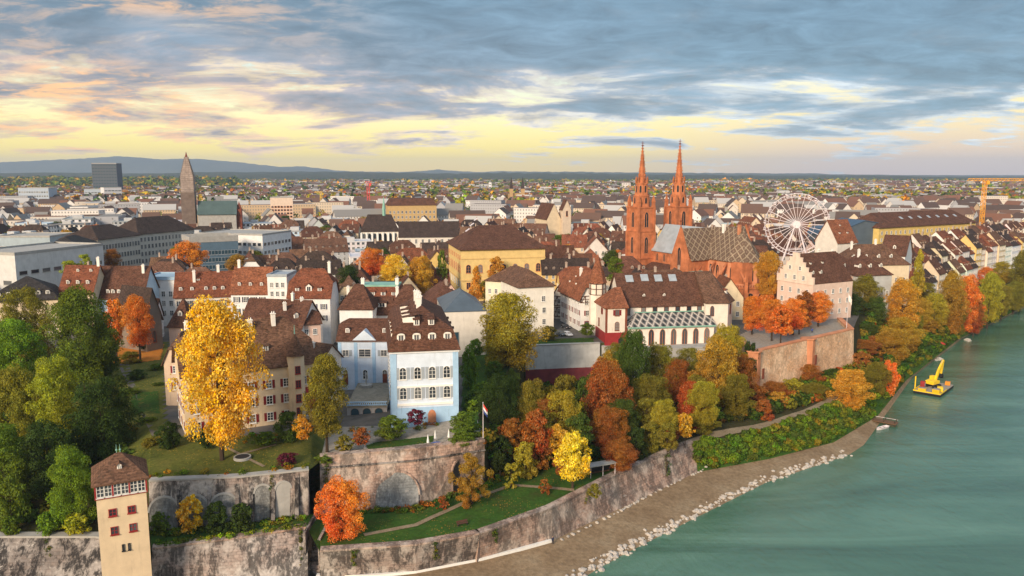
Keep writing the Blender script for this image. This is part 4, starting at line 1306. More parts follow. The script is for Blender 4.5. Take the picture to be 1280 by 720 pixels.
hb('old_museum', 'long pale museum wing with skylit dark roof facing the trees', 'museum', 106, 372, 128, 402, 20.4, 310, 4.5, 18, 'hip_x', wallc=(0.55, 0.50, 0.43), roofc=RC['black'], over=0.9, rows=[('front', z_, 8, 1.2, 2.2, dict(frame='concrete')) for z_ in (4, 9)] , rp=dict(hx=8), keep=330)
hb('old_museum', 'far museum wing with tall dark hipped roof and pale storeys', 'museum', 176, 446, 245, 486, 20.4, 292, 8.0, 22, 'hip_x', wallc=(0.55, 0.51, 0.45), roofc=RC['dark'], over=0.9, rows=[('front', z_, 16, 1.2, 2.0, dict(frame='concrete')) for z_ in (4, 8, 12, 16)], rp=dict(hx=9), keep=320)
hb('glass_office', 'blue glazed office block with white roof storey', 'office', 240, 392, 300, 404, 20.4, 303, 0.4, 22, 'flat', wallc=(0.10, 0.16, 0.22), roofc=(0.60, 0.61, 0.62), roofmat='concrete', rows=[('front', z_, 14, 1.5, 1.9, dict(style='none', frame='metal_grey', glass='glass_blue')) for z_ in (3, 6.6, 10.2, 13.8)] + [('right', z_, 8, 1.9, 1.9, dict(style='none', frame='metal_grey', glass='glass_blue')) for z_ in (3, 6.6, 10.2, 13.8)], parapet=2.6, keep=332)
hb('white_hall', 'wide white flat-roofed hall behind the glazed office', 'hall', 250, 440, 330, 430, 20.4, 292, 0.4, 30, 'flat', wallc=WC['white'], roofc=(0.45, 0.47, 0.49), roofmat='concrete', rows=[('front', z_, 13, 2.0, 1.7, dict(style='none')) for z_ in (6, 10.5, 15)] + [('right', z_, 8, 2.4, 1.7, dict(style='none')) for z_ in (6, 10.5, 15)])

# ---- yellow museum, cream house, half-timbered pair
ym, wo, ro = hb('yellow_museum', 'large yellow museum with arched windows and brown hipped roof', 'museum', 577, 338, 681, 346, 21, 311, 8.4, 38, 'hip_x', wallc=(0.68, 0.50, 0.21), roofc=RC['brown'], over=1.2,
   rows=[('front', 11.4, 7, 1.9, 3.4, dict(arch='round', frame='sandstone_light')), ('front', 4.5, 7, 1.6, 2.6, dict(frame='sandstone_light')), ('left', 11.4, 7, 1.9, 3.2, dict(arch='round', frame='sandstone_light')), ('left', 17.0, 7, 1.4, 1.6, dict(frame='sandstone_light')), ('left', 5, 7, 1.8, 3)], rp=dict(hx=11),
   cornice=(0.66, 0.49, 0.22), keep=350)
yw = ym['w']
ye = zpy(338, 311) - 21
mb = MB(); mb.box(-0.25, yw + 0.25, -0.25, -0.003, 7.8, 8.5); mb.box(-0.25, -0.003, 0, 38, 7.8, 8.5); mb.box(-0.2, yw + 0.2, -0.2, -0.003, ye - 4.6, ye - 4.2); mb.build('string_course', MATS['plaster'], ym, color=(0.60, 0.42, 0.18))
for k in range(3):
    mb = MB(); mb.box(5 + k * 3.2, 7.2 + k * 3.2, 0, 2.4, 0, 0.15)
    o = mb.build('skylight', MATS['steel_white'], ro, loc=(0, 12 + 4 * k, ye + 3.4 + k * 0.3)); o.rotation_euler = (0, R(-35), 0)

cr, wo, ro = hb('corner_house', 'cream four-storey corner house with low brown hipped roof', 'house', 648, 268, 692, 272, 21, 358, 4.4, 30, 'hip_y', wallc=(0.74, 0.70, 0.62), roofc=RC['umber'], over=0.7, rp=dict(hx=7),
   rows=[('front', z_, (0.27, 0.7) if z_ > 9 else (0.72,), 1.1, 1.7, {}) for z_ in (2.2, 6.2, 10.2)] + [('left', z_, 6, 1.1, 1.7, dict(shutter=(0.55, 0.5, 0.42))) for z_ in (2.2, 6.2, 10.2)], keep=405)
hb('corner_house', 'cream house front with brown roof joined left of the corner house', 'house', 607, 290, 650, 284, 21, 350, 4.6, 14, 'hip_x', wallc=(0.72, 0.64, 0.48), roofc=RC['umber'], rows=[('front', z_, 5, 1.0, 1.6) for z_ in (2.2, 6.2, 10.2)])


def timbering(root, w_, z0, z1, n, y=-0.06, name='timber_frame', side=None):
    mb = MB()
    mb.box(0, w_, y - 0.06, -0.002, z0, z0 + 0.28)
    mb.box(0, w_, y - 0.06, -0.002, z1 - 0.26, z1)
    mb.box(0, w_, y - 0.05, -0.002, (z0 + z1) / 2 - 0.1, (z0 + z1) / 2 + 0.1)
    for k in range(n + 1):
        x = w_ * k / n
        mb.box(max(0, x - 0.13), min(w_, x + 0.13), y - 0.07, -0.001, z0 + 0.28, z1 - 0.26)
    for k in (0, n - 1):
        a, b = w_ * k / n, w_ * (k + 1) / n
        mb.prism([(a + 0.1, y - 0.04, z0 + 0.3), (a + 0.35, y - 0.04, z0 + 0.3), (b - 0.1, y - 0.04, z1 - 0.3), (b - 0.35, y - 0.04, z1 - 0.3)], (0, 0.08, 0))
    o = mb.build(name, MATS['timber'], root)
    if side:
        o.location = side[0]; o.rotation_euler = (0, 0, side[1])
    return o


ft, wo, ro = hb('timbered_house', 'half-timbered white house with red shutters and steep rust roof', 'house', 726, 270, 752, 272, 21, 369, 7.5, 22, 'half_y', wallc=WC['white'], roofc=RC['rust'], over=1.0, rp=dict(f=0.35, hx=4.5),
   rows=[('front', 1.2, (0.35,), 2.6, 2.0, dict(frame='red_paint')), ('front', 5.2, (0.3, 0.75), 1.0, 1.7, dict(shutter=REDSH)), ('front', 9.0, (0.25, 0.75), 1.2, 1.4, {}), ('left', 5.2, 6, 1.0, 1.7, dict(shutter=REDSH)), ('left', 1.4, 5, 1.0, 1.6, dict(shutter=REDSH)), ('left', 9, 6, 1.0, 1.4, {})],
   chimneys=[(0.4, 0.4, 2.0)], dormers=[('left', 0.3, 0.3, 1.0, 0.9, 'shed'), ('left', 0.6, 0.3, 1.0, 0.9, 'shed'), ('left', 0.45, 0.6, 0.9, 0.8, 'shed')], keep=415)
timbering(ft, ft['w'], zpy(270, 379) - 21, zpy(270, 369) - 21 - 0.3, 5)
timbering(ft, 22, zpy(270, 379) - 21, zpy(270, 369) - 21 - 0.3, 8, side=((0, 22, 0), -math.pi / 2))
f2, wo, ro = hb('timbered_house', 'dark half-timbered house with steep brown roof across the lane', 'house', 692, 296, 716, 292, 21, 368, 7.0, 16, 'half_y', wallc=WC['pale'], roofc=RC['brown'], over=0.7, rp=dict(f=0.4, hx=4),
   rows=[('front', 5.5, 2, 1.0, 1.5), ('front', 1.5, 2, 1.0, 1.8)], dormers=[('left', 0.5, 0.4)])
timbering(f2, f2['w'], 4.4, 8.2, 5)
timbering(f2, f2['w'], 0.3, 4.0, 5)

# ---- white chapel building with patterned aisle roof
cz = 21.0
ch, wo, ro = hb('white_chapel', 'long white chapel with brown roof and lozenge-tiled aisle', 'chapel', 777, 258, 878, 262, cz, 382, 9.4, 18, 'gable_x', wallc=(0.74, 0.69, 0.62), roofc=RC['brown'], over=0.6,
   rows=[('front', zpy(258, 393.5) - cz, (0.07, 0.26, 0.40, 0.54, 0.68, 0.82, 0.95), 1.35, 2.2, dict(frame='sandstone_dark', style='none'))], keep=430)
cw = ch['w']; ce = zpy(258, 382) - cz
# choir: taller roof with polygonal end
cA = 25.4
mb = MB()
x0, x1 = cw, cw + 11.0
pts = [(x0, -2.0), (x1 - 3.5, -2.6), (x1, 2.0), (x1, 12.5), (x1 - 3.5, 17.0), (x0, 17.0)]
eh = ce + 0.6
mb.prism([(x, y, -4) for x, y in pts], (0, 0, eh + 4))
mb.build('choir', MATS['plaster'], ch, color=(0.74, 0.67, 0.58))
mb = MB()
rt = ce + 9.9
ov = [(x0 - 0.4, -2.6), (x1 - 3.3, -3.3), (x1 + 0.7, 1.8), (x1 + 0.7, 12.7), (x1 - 3.3, 17.7), (x0 - 0.4, 17.6)]
vs = [(x, y, eh + 0.1) for x, y in ov] + [(x0 - 0.4, 8, rt), (x1 - 6.0, 7.6, rt)]
mb.shell(vs, [(0, 1, 7, 6), (1, 2, 7), (2, 3, 7), (3, 4, 7), (4, 5, 6, 7)], 0.3)
mb.prism([(x0 - 0.35, -1.8, eh - 0.2), (x0 - 0.35, 17.0, eh - 0.2), (x0 - 0.35, 8, rt - 0.4)], (0.3, 0, 0))
cro = mb.build('choir_roof', MATS['tile'], ch, color=RC['umber'])
link('dormer', dormer_mesh(1.0, 1.0), cro, RC['red'], (x1 - 2.6, 1.2, eh + 2.6), R(35))
mb = MB(); mb.tube((x1 - 6, 7.6, rt), (x1 - 6, 7.6, rt + 2.2), 0.1, 0.03, 6); mb.build('finial', MATS['metal_grey'], cro)
add_window(ch, x1 - 1.85, -0.5, 7.2, 1.2, 3.4, math.atan2(4.6, 3.5), 'sandstone_dark', None, 'tracery', 'point')
add_window(ch, x0 + 2.2, -2.2, 7.0, 1.1, 3.2, 0, 'sandstone_dark', None, 'tracery', 'point')
# aisle in front
AW = 28.5
a0 = 0.6
ay = -6.4
mb = MB()
zt_f, zt_b = zpy(252, 408.5) - cz, zpy(258, 391.5) - cz
mb.prism([(a0, ay, -8), (a0 + AW, ay, -8), (a0 + AW, ay, zt_f), (a0, ay, zt_f)], (0, 6.35, 0))
mb.build('aisle', MATS['plaster'], ch, color=(0.76, 0.70, 0.62))
mb = MB()
mb.shell([(a0 - 0.6, ay - 0.6, zt_f - 0.1), (a0 + AW + 0.4, ay - 0.6, zt_f - 0.1), (a0 + AW + 0.4, -0.1, zt_b), (a0 + 4.0, -0.1, zt_b)], [(0, 1, 2, 3)], 0.3)
mb.shell([(a0 - 0.6, ay - 0.6, zt_f - 0.1), (a0 + 4.0, -0.1, zt_b), (a0 - 0.6, -0.1, zt_f - 0.1)], [(0, 1, 2)], 0.3)
mb.build('aisle_roof', MATS['aisle_tiles'], ch)
mb = MB(); mb.box(a0 - 0.6, a0 + AW + 0.4, ay - 0.75, ay - 0.62, zt_f - 0.5, zt_f - 0.05); mb.box(a0 + 3.6, a0 + AW + 0.5, -0.35, -0.08, zt_b + 0.02, zt_b + 0.3)
mb.build('gutter', MATS['copper_green'], ch)
for k in range(7):
    add_window(ch, a0 + 3.6 + k * 3.75, ay, -1.2, 1.55, 5.0, 0, 'sandstone', None, 'tracery', 'point')
# entrance wing with stair turret
mb = MB()
mb.box(-7.0, -0.02, -5.5, 7, -4, ce + 0.4); mb.build('wing', MATS['plaster'], ch, color=(0.74, 0.66, 0.57))
mb = MB(); mb.box(-7.12, 0.1, -5.62, -5.502, -3.0, 3.0); mb.box(-7.12, -7.003, -5.5, 7, -3.0, 3.0); mb.build('red_base', MATS['red_paint'], ch)
mb = MB(); mb.box(-7.1, -6.4, -5.61, -5.503, 3.0, ce); mb.box(-0.6, 0.08, -5.61, -5.503, 3.0, ce); mb.build('quoins', MATS['sandstone_dark'], ch)
mb = MB(); mb.shell([(-7.6, -6.1, ce + 0.4), (0.5, -6.1, ce + 0.4), (0.5, 8, ce + 0.4), (-7.6, 8, ce + 0.4), (-2.6, 1, ce + 6.0), (-0.4, 1, ce + 6.0)], [(0, 1, 5, 4), (1, 2, 5), (2, 3, 4, 5), (3, 0, 4)], 0.3)
mb.build('wing_roof', MATS['tile'], ch, color=RC['rust'])
for xx, zz__, hh_ in ((-3.2, 8.6, 1.7), (-3.2, 3.8, 2.6)):
    add_window(ch, xx, -5.5, zz__, 1.2, hh_, 0, 'sandstone_dark', REDSH if hh_ < 2 else None, arch=None if hh_ < 2 else 'round')
add_window(ch, -7.0, -1.0, 8.6, 1.0, 1.7, -math.pi / 2, 'sandstone_dark', REDSH)
add_window(ch, -7.0, 2.6, 4.0, 1.0, 2.4, -math.pi / 2, 'sandstone_dark')
mb = MB(); mb.prism([(-2.7, -5.64, -3), (-1.1, -5.64, -3), (-1.1, -5.64, 0.8), (-1.9, -5.64, 1.6), (-2.7, -5.64, 0.8)], (0, 0.02, 0)); mb.build('door', MATS['dark'], ch)
tz0, tz1, tz2 = ce - 3, zpy(270, 351) - cz, zpy(270, 320) - cz
mb = MB(); mb.frustum(8, 2.7, -2, 2.7, tz1, 0, -6.0, 9.5); stw = mb.build('stair_turret', MATS['plaster'], ch, color=(0.74, 0.66, 0.56))
mb = MB(); mb.frustum(8, 3.3, tz1 - 0.1, 0.05, tz2 + 1.2, 0, -6.0, 9.5); mb.build('turret_roof', MATS['tile'], ch, color=RC['rust'])
mb = MB()
for k in range(8):
    t0_, t1_ = 2 * math.pi * (k + 0.5) / 8, 2 * math.pi * (k + 1.5) / 8
    p0 = V3((-6 + 2.74 * math.cos(t0_), 9.5 + 2.74 * math.sin(t0_), tz1 - 4)); p1 = V3((-6 + 2.74 * math.cos(t1_), 9.5 + 2.74 * math.sin(t1_), tz1 - 4))
    mb.tube(p0, p0 + V3((0, 0, 3.7)), 0.17, n=5)
    for q in (0, 1.9, 3.6):
        mb.tube(p0 + V3((0, 0, q)), p1 + V3((0, 0, q)), 0.13, n=5)
mb.build('timber_frame', MATS['timber'], ch)
for k, (fx, fy) in enumerate(((0.12, 0.8), (0.31, 0.82), (0.48, 0.8), (0.66, 0.8))):
    mb = MB(); mb.box(-1.3, 1.3, -1.4, 1.4, 0, 0.16)
    sl = mb.build('skylight', MATS['metal_grey'], ro, loc=(cw * fx + 1, 9 * fy, ce + 9.4 * fy + 0.32)); sl.rotation_euler = (math.atan2(9.4, 9), 0, 0)
for fx in (0.25, 0.5):
    link('dormer', dormer_mesh(0.9, 0.8), ro, RC['brown'], (cw * fx + 1, 2.2, ce + 2.4))
FOOT.append((X_(840, 265, 21), 266, 26)); FOOT.append((X_(780, 268, 21), 268, 14)); FOOT.append((X_(900, 268, 21), 268, 16))

# red retaining wall with lawn on top, left of the chapel
plain('pale_render', (0.50, 0.49, 0.47), 0.9, 0.25, 0.3, streak=0.45)
rwF = [W_(657, 246, 5.0), W_(700, 248, 5.0), W_(750, 250, 5.0)]
rwT = [W_(657, 247, 20.6), W_(700, 249, 20.6), W_(750, 251, 20.6)]
rw, _ = wall('retaining_wall', 'tall retaining wall, white above and red below, left of the chapel', rwF, rwT, 'pale_render', 1.2, 0.3, 'concrete')
mb = MB()
for a, b in ((0, 1), (1, 2)):
    p0, p1 = rwF[a] - rw.location, rwF[b] - rw.location
    q0, q1 = rwF[a].lerp(rwT[a], 0.52) - rw.location, rwF[b].lerp(rwT[b], 0.52) - rw.location
    d = (p1 - p0).normalized(); out = V3((d.y, -d.x, 0)) * 0.12
    mb.prism([p0 + out, p1 + out, q1 + out, q0 + out], -out * 1.5)
MATS['red_screen'] = plain('red_screen', (0.20, 0.035, 0.04), 0.8, 0.35, 0.35, streak=0.4)
mb.build('red_screen', MATS['red_screen'], rw)
# stepped wall of the chapel terrace down to the trees
wall('chapel_wall', 'pale terrace wall at the foot of the white chapel', [W_(752, 250.5, 8), W_(800, 248, 8), W_(905, 249, 8)], [W_(752, 251, 19.6), W_(800, 248.4, 19.3), W_(905, 249.4, 19.6)], 'concrete', 9.6, 0.3, 'concrete')

# ---- the terrace bastion (Pfalz)
pf = [W_(909, 260.0, 6.5), W_(943, 232.6, 6.5), W_(1067, 267.5, 6.5), W_(1052, 288, 6.5)]
pt = [W_(909, 260.6, 20.9), W_(943, 233.2, 20.9), W_(1067, 268.0, 20.9), W_(1052, 288.5, 20.9)]
pfz, _ = wall('bastion_wall', 'orange sandstone bastion wall of the terrace with the flagpole', pf, pt, 'pfalz_masonry', 1.6, 0.3, 'sandstone_light', 4, par=1.0)
for tt in (0.0, 0.52):
    c0 = pt[1].lerp(pt[2], tt) - pfz.location
    mb = MB(); mb.frustum(8, 2.3, -14.5, 2.1, c0.z + 1.0, 0, c0.x, c0.y + 0.9); mb.frustum(8, 2.5, c0.z + 1.0, 2.5, c0.z + 1.35, 0, c0.x, c0.y + 0.9); mb.build('corner_pier', MATS['sandstone_light'], pfz)
for tt in (0.03, 0.54):
    f0 = pf[1].lerp(pf[2], tt); t0_ = pt[1].lerp(pt[2], tt)
    d = (pf[2] - pf[1]).normalized(); out = V3((d.y, -d.x, 0))
    c0 = f0.lerp(t0_, 0.62) - pfz.location + out * (1.9 if tt < 0.1 else 1.6)
    mb = MB(); mb.obox(c0, d * 0.45, out * 0.12, V3((0, 0, 1.6))); mb.build('slit_window', MATS['sandstone_dark'], pfz)
FOOT.append((X_(1000, 275, 21), 275, 26))
# ================================================================== THE MINSTER
# local frame: x runs from the west towers towards the choir, y across (positive = far side), z = 0 at the square
mo_ = V3((70.0, 380.0, 21.0))
ax = V3((0.43, -0.903, 0)).normalized()
mrz = math.atan2(ax.y, ax.x)
minster = empty('minster', mo_, mrz)
tag(minster, 'red sandstone minster with two openwork spires and lozenge-tiled roof', 'church', q=False)
for k in range(7):
    q = mo_ + ax * (k * 11)
    FOOT.append((q.x, q.y, 24))
SS, SL, SD = MATS['sandstone'], MATS['sandstone_light'], MATS['sandstone_dark']


def lancet(mb_frame, mb_void, x, y, z, w_, h_, rz, mats=None):
    fr, pa = win_mesh(w_, h_, 'tracery', 'point')
    c, s = math.cos(rz), math.sin(rz)
    tr = lambda p: (x + p[0] * c - p[1] * s, y + p[0] * s + p[1] * c, z + p[2])
    mb_frame.add([tr(p) for p in fr.v], fr.f, 0)
    mb_frame.add([tr(p) for p in pa.v], pa.f, 1)


def tower_build(ty, extra, name_tip):
    hw = 4.6
    t = MB()
    stages = [(0, 14.5, hw + 0.25), (14.5, 27.0, hw), (27.0, 38.0, hw - 0.2)]
    for z0, z1, r in stages:
        t.box(-r, r, ty - r, ty + r, z0 - (4 if z0 == 0 else 0), z1 - 0.5, 0)
        t.box(-r - 0.35, r + 0.35, ty - r - 0.35, ty + r + 0.35, z1 - 0.5, z1, 0)
    for sx in (-1, 1):                                     # corner buttresses
        for sy in (-1, 1):
            for z0, z1, r in ((-4, 13.8, 0.95), (13.8, 26.4, 0.75), (26.4, 37.4, 0.55)):
                cx, cy = sx * (hw - 0.3), ty + sy * (hw - 0.3)
                t.box(cx - r, cx + r, cy - r, cy + r, z0, z1, 0)
    body = t.build('tower', SS, minster)
    # belfry windows
    for rz, dx_, dy_ in ((0, 0, -1), (-math.pi / 2, -1, 0), (math.pi / 2, 1, 0), (math.pi, 0, 1)):
        for z, hh, ww in ((16.5, 7.5, 1.9), (28.6, 7.0, 2.0)):
            if (rz == math.pi):
                continue
            for k in ((0,) if z > 20 else (0,)):
                off = k * 1.9
                rr = (hw if z < 27 else hw - 0.2)
                px_, py_ = dx_ * rr + (off if dx_ == 0 else 0), ty + dy_ * rr + (off if dx_ else 0)
                add_window(body, px_, py_, z, ww, hh, rz, 'sandstone_light', None, 'tracery', 'point', 'dark')
    # octagon with open lancets, corner pinnacles
    o = MB()
    z0 = 38.0
    o.frustum(8, 4.1, z0, 3.6, z0 + 4.8, 0, 0, ty)
    o.frustum(8, 3.9, z0 + 4.8, 3.7, z0 + 5.3, 0, 0, ty)
    o.frustum(8, 3.3, z0 + 5.3, 2.6, z0 + 10.5, 0, 0, ty)
    o.frustum(8, 2.9, z0 + 10.5, 2.8, z0 + 11.0, 0, 0, ty)
    oct_ = o.build('octagon', SS, minster)
    for k in range(8):
        a = 2 * math.pi * k / 8
        add_window(oct_, 3.6 * math.cos(a), ty + 3.6 * math.sin(a), z0 + 0.6, 1.2, 3.8, a + math.pi / 2, 'sandstone_light', None, 'none', 'point', 'dark')
        add_window(oct_, 2.85 * math.cos(a), ty + 2.85 * math.sin(a), z0 + 5.8, 0.95, 4.0, a + math.pi / 2, 'sandstone_light', None, 'none', 'point', 'dark')
    for sx in (-1, 1):
        for sy in (-1, 1):
            pn = MB()
            cx, cy = sx * 4.0, ty + sy * 4.0
            pn.frustum(4, 0.95, z0 - 0.5, 0.85, z0 + 2.2, 0, cx, cy)
            pn.frustum(4, 1.05, z0 + 2.2, 0.05, z0 + 5.6, 0, cx, cy)
            for q in range(4):
                pn.frustum(4, 0.75 - q * 0.16, z0 + 2.8 + q * 0.6, 0.6 - q * 0.16, z0 + 3.0 + q * 0.6, 0, cx, cy)
            pn.build('pinnacle', SS, minster)
    for k in range(8):
        a = 2 * math.pi * (k + 0.5) / 8
        pn = MB()
        cx, cy = 2.75 * math.cos(a), ty + 2.75 * math.sin(a)
        pn.frustum(4, 0.36, z0 + 10.5, 0.3, z0 + 12.0, 0, cx, cy)
        pn.frustum(4, 0.45, z0 + 12.0, 0.03, z0 + 14.2, 0, cx, cy)
        pn.build('pinnacle', SS, minster)
    s = MB()
    zs, zt = z0 + 11.0, 65.6 + extra
    s.frustum(8, 1.95, zs, 0.2, zt, 0, 0, ty)
    for k in range(8):                                     # crockets up the ribs
        a = 2 * math.pi * (k + 0.5) / 8
        for q in range(11):
            f = (q + 0.5) / 11
            r = 1.95 * (1 - f) + 0.2 * f
            s.obox((r * math.cos(a), ty + r * math.sin(a), zs + (zt - zs) * f), (0.26 * math.cos(a), 0.26 * math.sin(a), 0), (-0.2 * math.sin(a), 0.2 * math.cos(a), 0), (0, 0, 0.22))
    for f in (0.18, 0.36, 0.54, 0.72):
        r = 1.95 * (1 - f) + 0.2 * f
        s.frustum(8, r + 0.3, zs + (zt - zs) * f, r + 0.22, zs + (zt - zs) * f + 0.35, 0, 0, ty)
    sp_ = s.build('spire', SD if False else SS, minster)
    f_ = MB()
    f_.tube((0, ty, zt - 0.2), (0, ty, zt + 2.6), 0.16, 0.09, 6)
    f_.frustum(8, 0.2, zt + 0.1, 0.7, zt + 0.45, 0, 0, ty); f_.frustum(8, 0.7, zt + 0.45, 0.15, zt + 0.8, 0, 0, ty)
    f_.box(-0.12, 0.12, ty - 0.7, ty + 0.7, zt + 1.5, zt + 1.75); f_.box(-0.7, 0.7, ty - 0.12, ty + 0.12, zt + 1.5, zt + 1.75)
    f_.build('finial', SD, sp_)


tower_build(-10.6, 0.0, '')
tower_build(10.6, 1.2, '')
# stair turret beside the far tower
pn = MB(); pn.frustum(8, 1.2, 20, 1.1, 36, 0, 3.6, 14.9); pn.frustum(8, 1.2, 36, 0.05, 41, 0, 3.6, 14.9); pn.build('stair_turret', SS, minster)
# nave, aisles, transept, choir walls
EZ, RZ_ = 18.0, 30.0
mb = MB(); mb.box(5.3, 66, -7.0, 7.0, -4, EZ); mb.build('nave_wall', SS, minster)
mb = MB(); mb.box(2, 34, -15.0, -7.02, -4, 9.0); mb.box(2, 34, 7.02, 15, -4, 9.0); mb.build('aisle_wall', SL, minster)
mb = MB(); mb.shell([(2, -15.6, 8.8), (34, -15.6, 8.8), (34, -6.9, 12.6), (2, -6.9, 12.6)], [(0, 1, 2, 3)], 0.3); mb.build('aisle_roof', MATS['tile'], minster, color=RC['brown'])
mb = MB(); mb.box(33.5, 45.5, -18, 18, -4, EZ)
mb.prism([(33.5, -18, EZ), (45.5, -18, EZ), (39.5, -18, RZ_ + 1.2)], (0, 0.9, 0)); mb.prism([(33.5, 17.1, EZ), (45.5, 17.1, EZ), (39.5, 17.1, RZ_ + 1.2)], (0, 0.9, 0))
tsp = mb.build('transept', SS, minster)
mb = MB()
mb.shell([(4.6, -7.6, EZ), (34, -7.6, EZ), (34, 0, RZ_), (4.6, 0, RZ_), (4.6, 7.6, EZ), (34, 7.6, EZ)], [(0, 1, 2, 3), (3, 2, 5, 4)], 0.35)
mb.build('nave_roof', MATS['metal_grey'], minster)
mb = MB()
mb.shell([(32.7, -17.0, EZ - 0.3), (46.3, -17.0, EZ - 0.3), (46.3, 17, EZ - 0.3), (32.7, 17, EZ - 0.3), (39.5, -17, RZ_ + 0.5), (39.5, 17, RZ_ + 0.5)], [(1, 2, 5, 4), (3, 0, 4, 5)], 0.4)
mb.build('transept_roof', MATS['minster_tiles'], minster)
# choir with polygonal end
mb = MB()
cp = [(45.4, -7.6), (58, -7.6), (64.5, -4.2), (67, 0), (64.5, 4.2), (58, 7.6), (45.4, 7.6)]
mb.prism([(x, y, -4) for x, y in cp], (0, 0, EZ + 4.2))
mb.build('choir', SL, minster)
mb = MB()
co_ = [(40, -8.4), (58.3, -8.4), (65.2, -4.8), (67.9, 0), (65.2, 4.8), (58.3, 8.4), (40, 8.4)]
vs = [(x, y, EZ + 0.2) for x, y in co_] + [(39.6, 0, RZ_ + 0.8), (57.5, 0, RZ_ + 0.8)]
mb.shell(vs, [(0, 1, 8, 7), (1, 2, 8), (2, 3, 8), (3, 4, 8), (4, 5, 8), (5, 6, 7, 8)], 0.35)
mb.build('choir_roof', MATS['minster_tiles'], minster)
# lower ambulatory with big arched windows, gallery and buttresses
mb = MB()
am = [(45.6, -14.5), (60, -14.5), (69.5, -8.5), (73, 0), (69.5, 8.5), (60, 14.5), (45.6, 14.5)]
mb.prism([(x, y, -5) for x, y in am], (0, 0, 13.0))
mb.prism([(45.7 + (x - 45.7) * 1.02, y * 1.03, 8.0) for x, y in am], (0, 0, 0.7))
amb = mb.build('ambulatory', SS, minster)
mb = MB()
for (x0, y0), (x1, y1) in zip(am, am[1:]):
    L = math.hypot(x1 - x0, y1 - y0)
    n = max(1, int(L / 1.0))
    for k in range(n + 1):
        t = k / n
        x, y = x0 + (x1 - x0) * t, y0 + (y1 - y0) * t
        mb.box(x - 0.16, x + 0.16, y - 0.16, y + 0.16, 8.7, 9.6)
    mb.tube((x0, y0, 9.7), (x1, y1, 9.7), 0.18, n=5)
mb.build('balustrade', SL, minster)


def wall_lancets(path, z, w_, h_, per, parent):
    for (x0, y0), (x1, y1) in zip(path, path[1:]):
        L = math.hypot(x1 - x0, y1 - y0)
        n = max(1, round(L / per))
        for k in range(n):
            t = (k + 0.5) / n
            add_window(parent, x0 + (x1 - x0) * t, y0 + (y1 - y0) * t, z, w_, h_, math.atan2(y1 - y0, x1 - x0), 'sandstone_light', None, 'tracery', 'point' if w_ < 2 else 'round', 'dark')


wall_lancets(am[:4], 0.6, 2.6, 5.8, 6.0, amb)
wall_lancets(cp[:4], 10.4, 1.7, 5.6, 4.4, minster)
wall_lancets([(33.5, -18.0), (45.5, -18.0)], 4.0, 2.4, 7.0, 12, tsp)
add_window(tsp, 39.5, -18.0, 14.5, 2.2, 8.0, 0, 'sandstone_light', None, 'tracery', 'point', 'dark')
wall_lancets([(6, -7.0), (33, -7.0)], 13.4, 1.4, 3.4, 5.4, minster)
for k, (x, y, nx_, ny_) in enumerate([(46.5, -14.5, 0, -1), (53, -14.5, 0, -1), (60.5, -14.2, 0.45, -0.9), (69.6, -8.4, 0.85, -0.5), (73, 0.5, 1, 0.1), (69.6, 8.8, 0.8, 0.55)]):
    mb = MB()
    n_ = V3((nx_, ny_, 0)).normalized(); t_ = V3((-n_.y, n_.x, 0))
    c = V3((x, y, 0))
    mb.obox(c + n_ * 1.5 + V3((0, 0, 1.0)), t_ * 0.75, n_ * 1.6, V3((0, 0, 6)))
    mb.obox(c + n_ * 1.2 + V3((0, 0, 9.0)), t_ * 0.65, n_ * 1.0, V3((0, 0, 2)))
    q = c + n_ * 1.2
    mb.frustum(4, 1.0, 11.0, 0.05, 15.0, 0, q.x, q.y)
    # flying arch up to the choir wall
    tgt = V3((min(x, 62) * 0.93 + 1, y * 0.52, 15.5))
    p0 = q + V3((0, 0, 10.2))
    prev = p0
    for j in range(1, 7):
        f = j / 6
        cur = p0.lerp(tgt, f) + V3((0, 0, 1.6 * math.sin(math.pi * f * 0.5)))
        mb.obox((prev + cur) / 2, t_ * 0.4, (cur - prev) / 2 * 1.05, V3((0, 0, 0.5)))
        prev = cur
    mb.build('buttress', SS, minster)
# copper roofed chapel between transept and choir, with cloister range in front
mb = MB(); mb.box(46, 54, -21, -14.6, -4, 9.5); mb.prism([(46, -21, 9.5), (54, -21, 9.5), (50, -21, 13.0)], (0, 0.5, 0)); mb.build('side_chapel', SL, minster)
mb = MB(); mb.shell([(45.4, -21.6, 9.5), (50, -21.6, 13.6), (54.6, -21.6, 9.5), (45.4, -14, 9.5), (50, -14, 13.6), (54.6, -14, 9.5)], [(0, 1, 4, 3), (1, 2, 5, 4)], 0.3); mb.build('side_chapel_roof', MATS['copper_green'], minster)
mb = MB(); mb.box(10, 33, -30, -20, -4, 7.0); mb.prism([(33.0, -30, 7), (33.0, -20, 7), (33.0, -25, 12)], (-23, 0, 0)); mb.build('cloister', SL, minster)
mb = MB(); mb.shell([(9.4, -30.6, 6.9), (33.6, -30.6, 6.9), (33.6, -25, 12.4), (9.4, -25, 12.4), (9.4, -19.4, 6.9), (33.6, -19.4, 6.9)], [(0, 1, 2, 3), (3, 2, 5, 4)], 0.3); mb.build('cloister_roof', MATS['tile'], minster, color=RC['brown'])
# cross finials on the gable and chimneys on the ridge
mb = MB(); mb.tube((39.5, -17.6, 31), (39.5, -17.6, 35), 0.25, 0.1, 6); mb.box(39.2, 39.8, -18.2, -17.0, 33.4, 33.8); mb.build('gable_cross', SD, minster)
mb = MB(); mb.box(46.5, 47.7, -1.6, -0.6, 28.5, 32.3); mb.build('chimney', MATS['white_plaster'], minster)
mb = MB(); mb.box(56.0, 57.2, -1.6, -0.6, 28.5, 32.6); mb.build('chimney', MATS['sandstone_light'], minster)
KEEP.append((780, 950, 345, 300))

